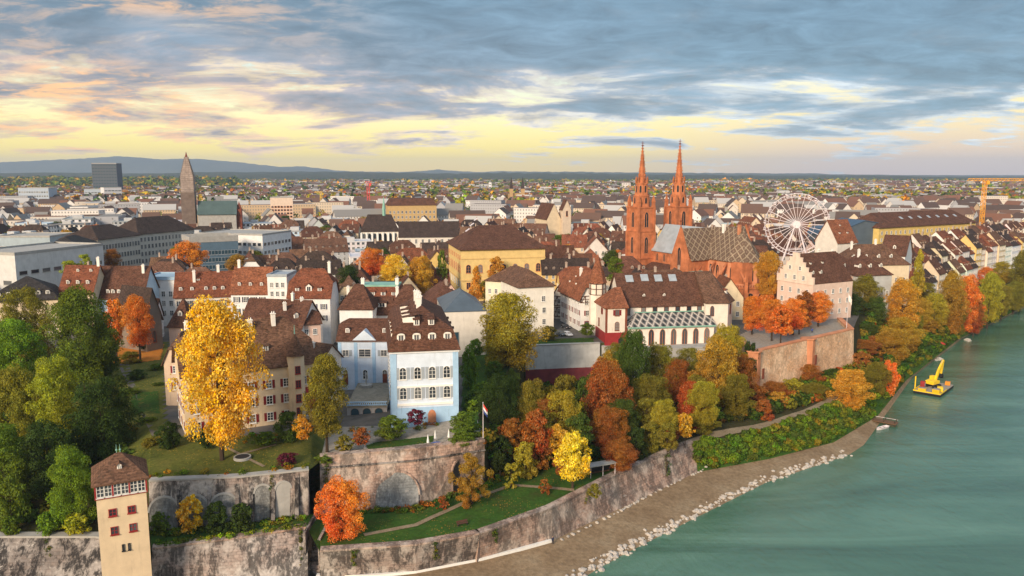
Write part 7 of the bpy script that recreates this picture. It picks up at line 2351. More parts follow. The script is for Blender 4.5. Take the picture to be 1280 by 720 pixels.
# woods and avenues of the plain: nobody could count these
m, t = new_mat('far_leaf')
at = t.n('ShaderNodeAttribute', attribute_name='tint').outputs['Color']
rpi = t.n('ShaderNodeNewGeometry').outputs['Random Per Island']
k = t.n('ShaderNodeMapRange', {0: rpi, 3: 0.65, 4: 1.4}).outputs[0]
c = t.mix(1.0, at, t.n('ShaderNodeCombineXYZ', {0: k, 1: k, 2: k}).outputs[0], 'MULTIPLY')
df = t.n('ShaderNodeBsdfDiffuse', {'Color': c})
t.n('ShaderNodeOutputMaterial', {'Surface': df.outputs[0]})


def tree_mass(name, label, pts):
    Q, CC = [], []
    for (x, y, z, h_, w_, col, nl) in pts:
        d = NR.normal(size=(nl, 3)); d /= np.linalg.norm(d, axis=1)[:, None]
        P = np.array([x, y, z + h_ * 0.55]) + d * np.array([w_ / 2, w_ / 2, h_ * 0.46]) * NR.uniform(0.55, 1.0, (nl, 1))
        nrm = d * 0.8 + NR.normal(size=(nl, 3)) * 0.5 + np.array([0, 0, .3]); nrm /= np.linalg.norm(nrm, axis=1)[:, None]
        u = np.cross(nrm, NR.normal(size=(nl, 3))); u /= np.linalg.norm(u, axis=1)[:, None]
        v = np.cross(nrm, u)
        s = (w_ * (0.26 if nl < 30 else 0.11)) * NR.uniform(0.7, 1.3, (nl, 1))
        Q.append(np.stack([P - u * s, P - v * s * 0.8, P + u * s, P + v * s * 0.8], 1).reshape(-1, 3))
        CC.append(np.tile(np.array([*col, 1.0]) * 1.0, (nl * 4, 1)))
    q = np.concatenate(Q); c = np.concatenate(CC)
    me = mesh_np(name, q, [MATS['far_leaf']])
    at_ = me.color_attributes.new('tint', 'FLOAT_COLOR', 'POINT')
    at_.data.foreach_set('color', c.astype(np.float32).ravel())
    o = link(name, me)
    kind(o, 'stuff')
    tag(o, label, 'trees', q=False)


pts = []
for q_ in TT[140:]:
    pts.append((X_((q_[0] + q_[1]) / 2, q_[4], 25), q_[4], 18, 13, 10, TC[q_[5]], 60))
for k in range(250):
    row = 221.5 + 32 * TR.random()
    yc = D_(row, 24)
    if yc < 900 or yc > 4700:
        continue
    pxc = TR.uniform(-60, 1340)
    big = min(2.4, 0.9 + yc / 3500)
    pal = TR.choice([['olive', 'forest', 'green'], ['forest', 'dark', 'green'], ['yolive', 'gold', 'olive'], ['ochre', 'olive', 'gold'], ['forest', 'olive', 'rust'], ['green', 'yolive', 'lime']])
    nt_ = TR.randint(4, 26)
    for q in range(nt_):
        x = X_(pxc, yc, 20) + TR.gauss(0, 26 + yc * 0.018)
        y = yc + TR.gauss(0, 30 + yc * 0.02)
        pts.append((x, y, 18, TR.uniform(10, 17) * min(big, 1.5), TR.uniform(8, 13) * big, tuple(a * TR.uniform(0.75, 1.1) for a in TC[TR.choice(pal)]), 16))
for k in range(900):                                   # wooded rise at the left
    px = TR.uniform(-80, 300)
    y = TR.uniform(2300, 3600)
    x = X_(px, y, 30)
    pts.append((x, y, 18 + max(0, (y - 2300) * 0.016), TR.uniform(14, 24), TR.uniform(16, 30), TC[TR.choice(['forest', 'dark', 'olive', 'forest', 'green', 'ochre'])], 14))
for k in range(700):
    px = TR.uniform(260, 1300)
    y = TR.uniform(3900, 4700)
    x = X_(px, y, 30)
    pts.append((x, y, 17, TR.uniform(12, 20), TR.uniform(24, 45), TC[TR.choice(['forest', 'dark', 'olive', 'forest', 'ochre'])], 14))
tree_mass('distant_woods', 'distant woods and garden trees spreading between far roofs', pts)
# rise with meadows at far left
xs_ = np.linspace(X_(-150, 3000, 30), X_(330, 3000, 30), 30)
mb = MB()
vs = []
for j, y in enumerate(np.linspace(2200, 3900, 10)):
    for x in xs_:
        vs.append((x, y, 17.5 + max(0, (y - 2250) * 0.016) * (1 - abs((x - xs_.mean()) / (xs_[-1] - xs_[0])) * 1.2)))
mb.add(vs, [(j * 30 + i, j * 30 + i + 1, (j + 1) * 30 + i + 1, (j + 1) * 30 + i) for j in range(9) for i in range(29)])
kind(mb.build('meadow', MATS['grass_lush'], smooth=True))

# shrubs of the green river bank: one mass of ground cover
Q = []
pts = []
for k in range(520):
    i = TR.uniform(11.0, 14.0)
    a = int(i); f = i - a
    F_, T_ = FL[a].lerp(FL[a + 1], f), TL[a].lerp(TL[a + 1], f)
    p = F_.lerp(T_, TR.uniform(0.05, 0.98))
    s = TR.uniform(1.0, 2.4)
    pts.append((p.x, p.y, ground(p.x, p.y) - 0.3, s * 0.9, s * 1.3, tuple(q * TR.uniform(0.6, 0.95) for q in TC[TR.choice(['green', 'forest', 'green', 'forest', 'green', 'olive'])]), 170))
for k in range(260):
    i = TR.uniform(14.0, 17.0)
    a = int(i); f = i - a
    F_, T_ = FL[a].lerp(FL[a + 1], f), TL[a].lerp(TL[a + 1], f)
    p = F_.lerp(T_, TR.uniform(0.1, 1.3))
    s = TR.uniform(1.2, 3.0)
    pts.append((p.x, p.y, ground(p.x, p.y) - 0.3, s, s * 1.3, tuple(q * TR.uniform(0.5, 0.9) for q in TC[TR.choice(['green', 'olive', 'forest', 'forest', 'olive'])]), 150))
tree_mass('bank_scrub', 'low green scrub covering the river bank beyond the beach', pts)
# undergrowth of the wooded slope
pts = []
for k in range(1200):
    i = TR.uniform(8.0, 14.6)
    a = int(i); f = i - a
    l0, l1 = (UL, VL) if TR.random() < 0.7 else (TL, UL)
    if l0 is TL and i < 9.4:
        l0, l1 = UL, VL
    F_, T_ = l0[a].lerp(l0[a + 1], f), l1[a].lerp(l1[a + 1], f)
    p = F_.lerp(T_, TR.uniform(0.45 if l0 is TL else 0.0, 0.95))
    s = TR.uniform(1.5, 3.6)
    pts.append((p.x, p.y, ground(p.x, p.y) - 0.4, s, s * 1.3, tuple(q * TR.uniform(0.5, 0.85) for q in TC[TR.choice(['forest', 'olive', 'rust', 'dark', 'forest', 'olive', 'forest'])]), 130))
for k in range(420):
    i = TR.uniform(0.2, 2.9)
    a = int(i); f = i - a
    l0, l1 = (UL, VL) if TR.random() < 0.6 else (TL, UL)
    F_, T_ = l0[a].lerp(l0[a + 1], f), l1[a].lerp(l1[a + 1], f)
    p = F_.lerp(T_, TR.uniform(0.1, 1.0))
    s = TR.uniform(1.5, 3.2)
    pts.append((p.x, p.y, ground(p.x, p.y) - 0.4, s, s * 1.3, TC[TR.choice(['forest', 'dark', 'dark', 'green', 'olive'])], 130))
tree_mass('undergrowth', 'dark mixed undergrowth between the trees of the slopes', pts)

# low border plants along the terraces and ivy hanging on the old walls
pts = []
for k in range(260):
    i = TR.uniform(3.05, 4.95)
    a = int(i); f = i - a
    p = TL[a].lerp(TL[a + 1], f).lerp(UL[a].lerp(UL[a + 1], f), TR.choice([TR.uniform(0.06, 0.3), TR.uniform(0.6, 0.97)]))
    s = TR.uniform(0.4, 1.1)
    pts.append((p.x, p.y, ground(p.x, p.y) - 0.15, s, s * 1.4, tuple(q * TR.uniform(0.6, 1.0) for q in TC[TR.choice(['green', 'bright', 'forest', 'olive', 'green', 'lime'])]), 50))
for k in range(150):
    i = TR.choice([TR.uniform(3.0, 5.0), TR.uniform(6.05, 7.6)])
    a = int(i); f = i - a
    p = VL[a].lerp(VL[a + 1], f).lerp(PL[a].lerp(PL[a + 1], f), TR.uniform(0.03, 0.14) if TR.random() < 0.5 else TR.uniform(0.75, 1.0))
    s = TR.uniform(0.5, 1.2)
    pts.append((p.x, p.y, ground(p.x, p.y) - 0.15, s, s * 1.4, tuple(q * TR.uniform(0.6, 1.0) for q in TC[TR.choice(['green', 'olive', 'forest', 'ochre', 'green', 'rust'])]), 50))
for k in range(120):
    i = TR.uniform(6.1, 8.6)
    a = int(i); f = i - a
    p = UL[a].lerp(UL[a + 1], f).lerp(TL[a].lerp(TL[a + 1], f), TR.uniform(0.03, 0.16))
    s = TR.uniform(0.5, 1.3)
    pts.append((p.x, p.y, ground(p.x, p.y) - 0.15, s, s * 1.3, tuple(q * TR.uniform(0.6, 1.0) for q in TC[TR.choice(['green', 'olive', 'rust', 'forest'])]), 50))
tree_mass('border_plants', 'low border plants along the terrace walls and lawns', pts)
pts = []
for (i, n_, drop, F_, T_) in [(0.55, 26, 4.5, FL, TL), (1.5, 16, 2.5, FL, TL), (4.9, 30, 5.0, FL, TL), (6.35, 26, 4.0, FL, TL), (7.3, 26, 4.2, FL, TL), (8.2, 22, 3.4, FL, TL), (10.6, 40, 4.0, FL, TL), (9.5, 18, 2.2, FL, TL), (6.06, 30, 4.5, UL, VL), (4.45, 16, 3.0, UL, VL)]:
    for k in range(n_):
        j = i + TR.gauss(0, 0.018)
        a = int(j); f = j - a
        ft_, tp_ = F_[a].lerp(F_[a + 1], f), T_[a].lerp(T_[a + 1], f)
        t_ = max(0.05, 1 - TR.random() ** 1.3 * drop / (tp_.z - ft_.z))
        p = ft_.lerp(tp_, t_)
        d = F_[a + 1] - F_[a]
        out = V3((d.y, -d.x, 0)).normalized()
        p = p + out * 0.18
        s = TR.uniform(0.4, 0.8)
        pts.append((p.x, p.y, p.z - 0.3, s * 1.1, s, tuple(q * TR.uniform(0.5, 0.9) for q in TC[TR.choice(['green', 'forest', 'olive', 'dark'])]), 36))
tree_mass('ivy', 'patches of ivy hanging down the old stone walls', pts)
# ================================================================== SMALL THINGS
def car(name_label, loc, rz, col):
    root = empty('parked_car', loc, rz)
    L, Wd = 2.15, 0.88
    prof = [(-L, 0.35), (L, 0.35), (L, 0.72), (1.25, 0.88), (0.62, 1.42), (-1.05, 1.46), (-1.75, 0.98), (-L, 0.92)]
    mb = MB()
    n = len(prof)
    vs = []
    for s in (-1, 1):
        for x, z in prof:
            k = 0.80 if z > 1.2 else 1.0
            vs.append((x, s * Wd * k, z))
    fs = [tuple(range(n))[::-1], tuple(range(n, 2 * n))] + [(i, (i + 1) % n, n + (i + 1) % n, n + i) for i in range(n)]
    mb.add(vs, fs)
    b = mb.build('body', MATS['car_paint'], root, color=col)
    md = b.modifiers.new('bevel', 'BEVEL'); md.width = 0.07; md.segments = 2
    mb = MB()
    mb.prism([(1.16, -0.72, 0.95), (1.16, 0.72, 0.95), (0.70, 0.64, 1.36), (0.70, -0.64, 1.36)], (0.04, 0, 0.03)); mb.build('windscreen', MATS['glass'], root)
    mb = MB(); mb.prism([(-1.68, -0.70, 1.02), (-1.68, 0.70, 1.02), (-1.14, 0.64, 1.40), (-1.14, -0.64, 1.40)], (-0.04, 0, 0.03)); mb.build('rear_window', MATS['glass'], root)
    for s in (-1, 1):
        mb = MB(); mb.prism([(-1.35, s * 0.86, 0.97), (0.95, s * 0.88, 0.97), (0.5, s * 0.74, 1.36), (-1.0, s * 0.74, 1.38)], (0, s * 0.03, 0.01)); mb.build('side_window', MATS['glass'], root)
        for x in (-1.35, 1.38):
            mb = MB(); mb.tube((x, s * 0.70, 0.33), (x, s * 0.92, 0.33), 0.33, n=14); w_ = mb.build('wheel', MATS['rubber'], root)
            mb = MB(); mb.tube((x, s * 0.921, 0.33), (x, s * 0.935, 0.33), 0.19, n=10); mb.build('rim', MATS['metal_grey'], w_)
        mb = MB(); mb.box(L - 0.02, L + 0.03, s * 0.62 - 0.16, s * 0.62 + 0.16, 0.55, 0.70); mb.build('headlight', MATS['steel_white'], root)
        mb = MB(); mb.box(-L - 0.03, -L + 0.02, s * 0.66 - 0.12, s * 0.66 + 0.12, 0.68, 0.86); mb.build('tail_light', MATS['red_paint'], root)
    tag(root, name_label, 'car', q=False)
    return root


m, t = new_mat('car_paint')
finish(t, t.n('ShaderNodeObjectInfo').outputs['Color'], 0.25, None, 0, 0.6)


def at(px, py, z):
    p = P_(px, py, z)
    return V3((p.x, p.y, ground(p.x, p.y)))


car('white car parked beside the dark grey one above the lawn', at(709.5, 418.5, 21) + V3((0, 0, .09)), R(-62), (0.72, 0.73, 0.76))
car('dark grey car parked left of the white one', at(700.5, 418, 21) + V3((0, 0, .09)), R(-58), (0.10, 0.12, 0.13))
car('black car in the lane against the half-timbered house', at(707, 409, 21) + V3((0, 0, .09)), R(-68), (0.015, 0.018, 0.025))

patch('minster_square', [(924, 418), (943, 437), (1064, 410), (1048, 396), (960, 402)], 21.0, 'gravel', 0.07)
# lawn on top of the retaining wall
patch('lawn', [(662, 431), (742, 428), (742, 421), (668, 423)], 21.0, 'grass_lush', 0.14)


def flagpole(label, base, h, cols, fw, fh, lean=0.0):
    root = empty('flagpole', base, 0)
    mb = MB(); mb.tube((0, 0, -0.3), (0, 0, h), 0.09, 0.05, 8); mb.frustum(8, 0.05, h, 0.12, h + 0.12); mb.frustum(8, 0.12, h + 0.12, 0.02, h + 0.25); mb.build('pole', MATS['steel_white'], root)
    mb = MB()
    n = 10
    L = len(cols)
    for k, c in enumerate(cols):
        vs = []
        for j in range(2):
            for i in range(n + 1):
                f = i / n
                v_ = (k + j) / L
                # hangs in folds from the hoist
                x = 0.08 + fw * f * 0.55 + 0.0
                y = 0.22 * math.sin(f * 9) * f
                z = h - 0.15 - fh * v_ * (0.95) - fw * f * 0.85
                vs.append((x, y, z))
        mb.add(vs, [(i, i + 1, n + 2 + i, n + 1 + i) for i in range(n)], k)
    mats = []
    for c in cols:
        key = 'flag_%d_%d_%d' % tuple(int(q * 100) for q in c)
        if key not in MATS:
            plain(key, c, 0.9, 0.06, 2.0)
        mats.append(MATS[key])
    fl = mb.build('flag', mats, root)
    sd = fl.modifiers.new('thick', 'SOLIDIFY'); sd.thickness = 0.02
    tag(root, label, 'flagpole', q=False)


b = at(604, 554, 17.5)
flagpole('slim white flagpole with red, white and blue flag at the terrace corner', b, zpy(b.y, 504) - b.z, [(0.60, 0.05, 0.03), (0.75, 0.75, 0.75), (0.04, 0.07, 0.25)], 1.5, 1.9)
b = W_(1058, 271.5, 21); b.z = ground(b.x, b.y)
flagpole('tall flagpole with limp white flag on the bastion corner', b, zpy(b.y, 367) - b.z, [(0.8, 0.76, 0.70), (0.8, 0.76, 0.70)], 2.2, 2.2)

# barge with yellow excavator
bp = P_(1167, 488, 0)
barge = empty('work_barge', (bp.x, bp.y, 0), R(48))
mb = MB()
L, Wb = 8.6, 4.2
mb.prism([(-L, -Wb, 0.85), (L, -Wb, 0.85), (L - 0.8, -Wb, -0.9), (-L + 0.8, -Wb, -0.9)], (0, 2 * Wb, 0)); mb.build('hull', MATS['dark'], barge)
mb = MB(); mb.box(-L, L, -Wb, Wb, 0.86, 0.98); mb.build('deck', MATS['gravel'], barge)
mb = MB()
for y in (-Wb, Wb):
    mb.box(-L, -1.0, y - 0.12, y + 0.12, 0.985, 1.35)
mb.box(-L - 0.12, -L + 0.12, -Wb, Wb, 0.985, 1.35); mb.build('bulwark', MATS['yellow_paint'], barge)
tag(barge, 'flat work barge with dark hull moored in the river', 'barge', q=False)


def on_barge(x, y, z=0.99):
    c, s = math.cos(R(48)), math.sin(R(48))
    return V3((bp.x + x * c - y * s, bp.y + x * s + y * c, z))


ex = empty('excavator', on_barge(1.2, 0.6), R(48 - 15))
for s in (-1, 1):
    mb = MB()
    pts_ = [(2.1 * math.cos(a) if abs(math.cos(a)) > .2 else 0, s * 1.35 - 0.35, 0.5 + 0.5 * math.sin(a)) for a in [i * math.pi / 8 for i in range(16)]]
    mb.prism([(-1.9, s * 1.35 - 0.35, 0.0), (1.9, s * 1.35 - 0.35, 0.0), (2.4, s * 1.35 - 0.35, 0.45), (1.9, s * 1.35 - 0.35, 0.95), (-1.9, s * 1.35 - 0.35, 0.95), (-2.4, s * 1.35 - 0.35, 0.45)], (0, 0.7, 0)); mb.build('track', MATS['rubber'], ex)
YP = MATS['yellow_paint']
mb = MB(); mb.prism([(-2.6, -1.5, 1.2), (1.6, -1.5, 1.2), (1.6, -1.5, 2.3), (-0.6, -1.5, 2.6), (-2.6, -1.5, 2.4)], (0, 3.0, 0)); bo = mb.build('body', YP, ex); md = bo.modifiers.new('bevel', 'BEVEL'); md.width = 0.15; md.segments = 2
mb = MB(); mb.box(-0.1, 1.7, 0.35, 1.45, 2.3, 3.7); cb = mb.build('cab', YP, ex); md = cb.modifiers.new('bevel', 'BEVEL'); md.width = 0.12; md.segments = 2
mb = MB(); mb.box(0.2, 1.45, 1.452, 1.47, 2.65, 3.5); mb.box(1.702, 1.72, 0.5, 1.3, 2.5, 3.5); mb.build('pane', MATS['glass'], cb)


def arm(name, pts, w0):
    mb = MB()
    for (x0, z0, h0), (x1, z1, h1) in zip(pts, pts[1:]):
        d = V3((x1 - x0, 0, z1 - z0)).normalized(); nn = V3((-d.z, 0, d.x))
        a, b_ = V3((x0, -w0, z0)), V3((x1, -w0, z1))
        mb.prism([a - nn * h0, b_ - nn * h1, b_ + nn * h1, a + nn * h0], (0, 2 * w0, 0))
    return mb.build(name, YP, ex)


arm('boom', [(1.2, 2.0, 0.35), (2.8, 5.2, 0.5), (5.4, 8.6, 0.34)], 0.32)
arm('stick', [(5.3, 8.9, 0.36), (5.0, 6.2, 0.34), (4.6, 4.0, 0.2)], 0.26)
mb = MB(); mb.prism([(4.2, -0.6, 4.1), (5.0, -0.6, 4.0), (5.3, -0.6, 2.9), (4.7, -0.6, 2.4), (4.1, -0.6, 2.9)], (0, 1.2, 0)); mb.build('bucket', MATS['dark'], ex)
mb = MB(); mb.tube((1.9, 0, 2.2), (3.2, 0, 4.7), 0.12, n=6); mb.tube((3.0, 0, 5.9), (5.3, 0, 9.1), 0.1, n=6); mb.build('hydraulic_ram', MATS['metal_grey'], ex)
tag(ex, 'yellow crawler excavator with raised boom standing on the barge', 'excavator', q=False)
for k, (x, y, sx, sy, h_, mname, nm, lab) in enumerate([(-6.2, -2.4, 1.3, 1.1, 1.2, 'yellow_paint', 'skip', 'yellow skip at the front barge corner'), (-6.6, 2.0, 1.0, 1.2, 0.9, 'yellow_paint', 'skip', 'low yellow skip on the far side of the barge'), (-3.4, -2.8, 1.1, 0.9, 1.5, 'yellow_paint', 'generator', 'yellow generator box in front of the excavator'),
                                                     (-2.0, 3.0, 0.7, 0.7, 2.2, 'red_paint', 'container', 'small red cabin behind the excavator'), (7.2, -2.6, 0.8, 0.8, 1.2, 'orange_paint', 'drum_box', 'orange box at the river end of the barge'), (6.9, 1.4, 0.9, 0.7, 0.9, 'steel_white', 'drum_box', 'white box at the river end of the barge')]):
    o = empty(nm, on_barge(x, y), R(48 + 7 * (k % 3)))
    mb = MB()
    if nm == 'skip':
        mb.prism([(-sx, -sy, h_), (sx, -sy, h_), (sx * 0.7, -sy, 0), (-sx * 0.7, -sy, 0)], (0, 2 * sy, 0)); mb.build('tub', MATS[mname], o)
        mb = MB(); mb.box(-sx * 0.9, sx * 0.9, -sy * 0.9, sy * 0.9, h_ + 0.002, h_ + 0.12); mb.build('load', MATS['gravel'], o)
    else:
        mb.box(-sx, sx, -sy, sy, 0, h_); q = mb.build('housing', MATS[mname], o); md = q.modifiers.new('bevel', 'BEVEL'); md.width = 0.08; md.segments = 2
        mb = MB(); mb.box(-sx * 0.7, sx * 0.7, -sy - 0.03, -sy - 0.002, h_ * 0.2, h_ * 0.8); mb.build('hatch', MATS['metal_grey'], o)
    tag(o, lab, nm.replace('_', ' '), q=False)
mb = MB(); mb.tube((0, 0, -1), (0, 0, 5.2), 0.22, n=8); o = mb.build('mooring_pile', MATS['yellow_paint'], loc=on_barge(-5, 4.7, 0)); tag(o, 'yellow mooring pile at the landward side of the barge', 'pile', q=False)

# jetty, boathouse and gravel islets
jp = P_(1088, 527, 0)
j = empty('jetty', (jp.x, jp.y, 0), R(-38))
mb = MB(); mb.box(0, 7.5, -1.4, 1.4, 0.7, 0.9)
for k in range(15):
    mb.box(k * 0.5 + 0.02, k * 0.5 + 0.42, -1.5, 1.5, 0.902, 0.96)
mb.build('deck', MATS['wood'], j)
for x in (1, 4, 7):
    for y in (-1.2, 1.2):
        mb = MB(); mb.tube((x, y, -2), (x, y, 1.7), 0.13, n=6); mb.build('post', MATS['bark'], j)
mb = MB(); mb.tube((0, 1.3, 1.6), (7.4, 1.3, 1.6), 0.06, n=5); mb.build('handrail', MATS['steel_white'], j)
tag(j, 'small wooden jetty reaching into the river beside golden trees', 'jetty', q=False)
bq = P_(1103, 536, 0)
mb = MB()
sec = [(-2.6, 0.05, 0.55), (-1.2, 0.62, 0.4), (0.6, 0.72, 0.38), (2.2, 0.6, 0.42), (2.5, 0.5, 0.45)]
vs = []
for x, hw, z in sec:
    vs += [(x, -hw, z + 0.15), (x, -hw * 0.6, -0.15), (x, hw * 0.6, -0.15), (x, hw, z + 0.15)]
mb.add(vs, [(i * 4 + q, (i + 1) * 4 + q, (i + 1) * 4 + q + 1, i * 4 + q + 1) for i in range(len(sec) - 1) for q in range(3)] + [(16, 17, 18, 19)])
rb = empty('rowing_boat', (bq.x, bq.y, 0.05), R(30))
hb_ = mb.build('hull', MATS['steel_white'], rb); sd = hb_.modifiers.new('thick', 'SOLIDIFY'); sd.thickness = 0.06
for x in (-0.6, 0.9):
    mb = MB(); mb.box(x - 0.14, x + 0.14, -0.6, 0.6, 0.3, 0.36); mb.build('thwart', MATS['wood'], rb)
tag(rb, 'white rowing boat moored at the small wooden jetty', 'boat', q=False)
bh = P_(1173, 434, 0.5)
h = empty('boathouse', (bh.x, bh.y, 0.0), R(52))
mb = MB(); mb.box(-3.2, 3.2, -2.2, 2.2, -1, 2.6); mb.build('wall', MATS['wood'], h)
mb = MB(); mb.shell([(-3.8, -2.9, 2.5), (3.8, -2.9, 2.5), (3.8, 0, 4.2), (-3.8, 0, 4.2), (-3.8, 2.9, 2.5), (3.8, 2.9, 2.5)], [(0, 1, 2, 3), (3, 2, 5, 4)], 0.2); mb.build('roof', MATS['red_crane'], h)
mb = MB(); mb.box(-1.0, 1.0, -2.26, -2.202, -0.2, 2.0); mb.build('door', MATS['dark'], h)
tag(h, 'small boathouse with red roof at the right river bank', 'boathouse', q=False)
SM = []
for q in range(6):
    g = random.Random(40 + q)
    import bmesh
    bm_ = bmesh.new()
    bmesh.ops.create_icosphere(bm_, subdivisions=1, radius=1.0)
    for v in bm_.verts:
        v.co *= g.uniform(0.7, 1.15)
        v.co.z *= 0.65
    me = bpy.data.meshes.new('boulder'); bm_.to_mesh(me); bm_.free(); me.materials.append(MATS['boulder_stone'])
    SM.append(me)
gb = random.Random(77)
nb = 0
edge = WL[7:13]
for k in range(288):
    f = 1.0 + (k + gb.random()) / 288 * 4.0
    a = min(int(f), 4); f -= a
    p = edge[a].lerp(edge[a + 1], f)
    n_ = (edge[a + 1] - edge[a]); n_ = V3((-n_.y, n_.x, 0)).normalized()
    if proj(p)[1] > 735 or proj(p)[0] < 600:
        continue
    q = p + n_ * gb.gauss(0.9, 0.75)
    o = link('boulder', gb.choice(SM), None, None, (q.x, q.y, max(0, ground(q.x, q.y)) + 0.05), gb.uniform(0, 6))
    s = 0.25 + 0.6 * gb.random() ** 1.6
    o.scale = (s * gb.uniform(0.8, 1.4), s * gb.uniform(0.8, 1.3), s)
    tag(o, 'pale boulder in the stone edging between shingle beach and river', 'boulder', 'boulders along the river edge', q=False)
    nb += 1
e2 = line([(700, 676, 1.8), (772, 641, 1.8), (800, 626, 1.8), (860, 597, 1.7), (890, 586, 1.5)])
for k in range(40):
    f = (k + gb.random() * 0.6) / 40 * 4.0
    a = min(int(f), 3); f -= a
    p = e2[a].lerp(e2[a + 1], f)
    o = link('boulder', gb.choice(SM), None, None, (p.x, p.y, ground(p.x, p.y) + 0.05), gb.uniform(0, 6))
    s = gb.uniform(0.25, 0.55)
    o.scale = (s * 1.5, s, s * 0.9)
    tag(o, 'pale kerb stone in the row below the river wall', 'boulder', 'stones in the row at the wall foot', q=False)
for px, py in ((1210, 425), (1160, 451), (1172, 449)):
    p = P_(px, py, 0)
    mb = MB()
    for q in range(16):
        me = SM[q % 6]
        ox, oy, s = gb.uniform(-3, 3), gb.uniform(-1.2, 1.2), gb.uniform(0.5, 1.0)
        b0 = len(mb.v)
        mb.add([(v.co.x * s + ox, v.co.y * s + oy, v.co.z * s * 0.6) for v in me.vertices], [tuple(f.vertices) for f in me.polygons])
    o = mb.build('gravel_islet', MATS['boulder_stone'], loc=(p.x, p.y, 0.0), rz=R(50))
    tag(o, 'low islet of stones breaking the water near the right bank', 'rocks', 'stone islets near the right bank')

# shelter under the trees
sp0 = W_(752, 168, 8)
sh_ = empty('shelter', (sp0.x, sp0.y + 2.5, ground(sp0.x, sp0.y + 2.5)), R(24))
mb = MB(); mb.box(-3.2, 3.2, 1.2, 1.45, -0.6, 2.4); mb.build('back_wall', MATS['dark'], sh_)
mb = MB(); mb.shell([(-3.5, -1.4, 2.75), (3.5, -1.4, 2.75), (3.5, 1.7, 2.45), (-3.5, 1.7, 2.45)], [(0, 1, 2, 3)], 0.2); mb.build('roof', MATS['concrete'], sh_)
for x in (-3.1, 0.0, 3.1):
    mb = MB(); mb.tube((x, -1.1, -0.8), (x, -1.1, 2.6), 0.08, n=6); mb.build('post', MATS['steel_white'], sh_)
mb = MB(); mb.box(-2.6, 2.6, 0.4, 0.9, 0.4, 0.5); mb.build('bench_seat', MATS['wood'], sh_)
tag(sh_, 'flat-roofed open shelter under the trees by the riverside path', 'shelter', q=False)


# people
def person(label, loc, rz, top, legs, stride=0.18):
    J = [(0, 0, 0.95), (0, 0, 1.2), (0, 0, 1.42), (0, 0, 1.53), (0, 0.0, 1.68),
         (-0.1, 0, 0.88), (-0.11, stride, 0.48), (-0.11, stride * 0.9, 0.08), (-0.11, stride * 0.9 + 0.16, 0.04),
         (0.1, 0, 0.88), (0.11, -stride * 0.6, 0.48), (0.11, -stride * 1.4, 0.1), (0.11, -stride * 1.4 + 0.15, 0.04),
         (-0.2, 0, 1.40), (-0.26, -0.08, 1.12), (-0.25, 0.04, 0.88), (0.2, 0, 1.40), (0.26, 0.08, 1.12), (0.25, 0.12, 0.88)]
    E = [(0, 1), (1, 2), (2, 3), (3, 4), (0, 5), (5, 6), (6, 7), (7, 8), (0, 9), (9, 10), (10, 11), (11, 12), (2, 13), (13, 14), (14, 15), (2, 16), (16, 17), (17, 18)]
    rads = [.15, .16, .15, .06, .11, .1, .075, .05, .045, .1, .075, .05, .045, .07, .05, .038, .07, .05, .038]
    me = bpy.data.meshes.new('person')
    me.from_pydata(J, E, [])
    o = bpy.data.objects.new('person', me)
    COL.objects.link(o)
    md = o.modifiers.new('skin', 'SKIN')
    for i, sv in enumerate(me.skin_vertices[0].data):
        sv.radius = (rads[i], rads[i])
        sv.use_root = (i == 0)
    sb = o.modifiers.new('sub', 'SUBSURF'); sb.levels = 1; sb.render_levels = 2
    m, t = new_mat('clothing_%d' % len(MATS))
    z = t.n('ShaderNodeSeparateXYZ', {0: t.n('ShaderNodeTexCoord').outputs['Object']}).outputs[2]
    c = t.mix(t.math('GREATER_THAN', z, 0.92), (*legs, 1), (*top, 1))
    c = t.mix(t.math('GREATER_THAN', z, 1.50), c, (0.42, 0.26, 0.19, 1))
    c = t.mix(t.math('GREATER_THAN', z, 1.70), c, (0.05, 0.035, 0.025, 1))
    finish(t, c, 0.85)
    me.materials.append(m)
    o.location = loc
    o.rotation_euler = (0, 0, rz)
    tag(o, label, 'person', q=False)


person('person in dark clothing standing on the beach by the white kerb', at(691, 679, 2), R(30), (0.03, 0.04, 0.08), (0.02, 0.02, 0.03), 0.08)
person('person in white top walking on the path, left of the two', at(876, 541, 8.2) + V3((0, 0, .15)), R(-60), (0.75, 0.73, 0.70), (0.55, 0.53, 0.5))
person('person in pale jacket walking on the path, right of the two', at(883, 539, 8.2) + V3((0, 0, .15)), R(-60), (0.62, 0.58, 0.54), (0.12, 0.12, 0.15))
person('person with blue jacket on the bastion terrace', at(1015, 416, 21) , R(10), (0.05, 0.10, 0.45), (0.03, 0.03, 0.05), 0.05)

# closed parasols, pool cover, garden urns
for px, py, z, lab in ((431.5, 565, 17.5, 'closed white parasol at the left of the terrace garden'), (456, 557, 17.9, 'closed white parasol beside the lawn corner'), (535, 556, 18, 'closed white parasol left of the blue cover'), (544, 549, 18.4, 'closed white parasol behind the blue cover'), (561, 548, 18.4, 'closed white parasol rightmost on the terrace')):
    p = at(px, py, z)
    o = empty('parasol', p, 0)
    mb = MB(); mb.tube((0, 0, 0), (0, 0, 2.6), 0.04, n=6); mb.build('pole', MATS['steel_white'], o)
    mb = MB(); mb.frustum(8, 0.30, 0.9, 0.16, 1.9); mb.frustum(8, 0.16, 1.9, 0.04, 2.65); mb.build('canopy', MATS['trim_white'], o)
    mb = MB(); mb.frustum(8, 0.4, -0.1, 0.36, 0.1); mb.build('base', MATS['concrete'], o)
    tag(o, lab, 'parasol', 'closed parasols on the terrace', q=False)
p = at(546, 558.5, 17.6)
MATS['blue_cover'] = plain('blue_cover', (0.02, 0.08, 0.32), 0.5, 0.15, 1.5)
cvr = empty('paddling_pool', p, R(4))
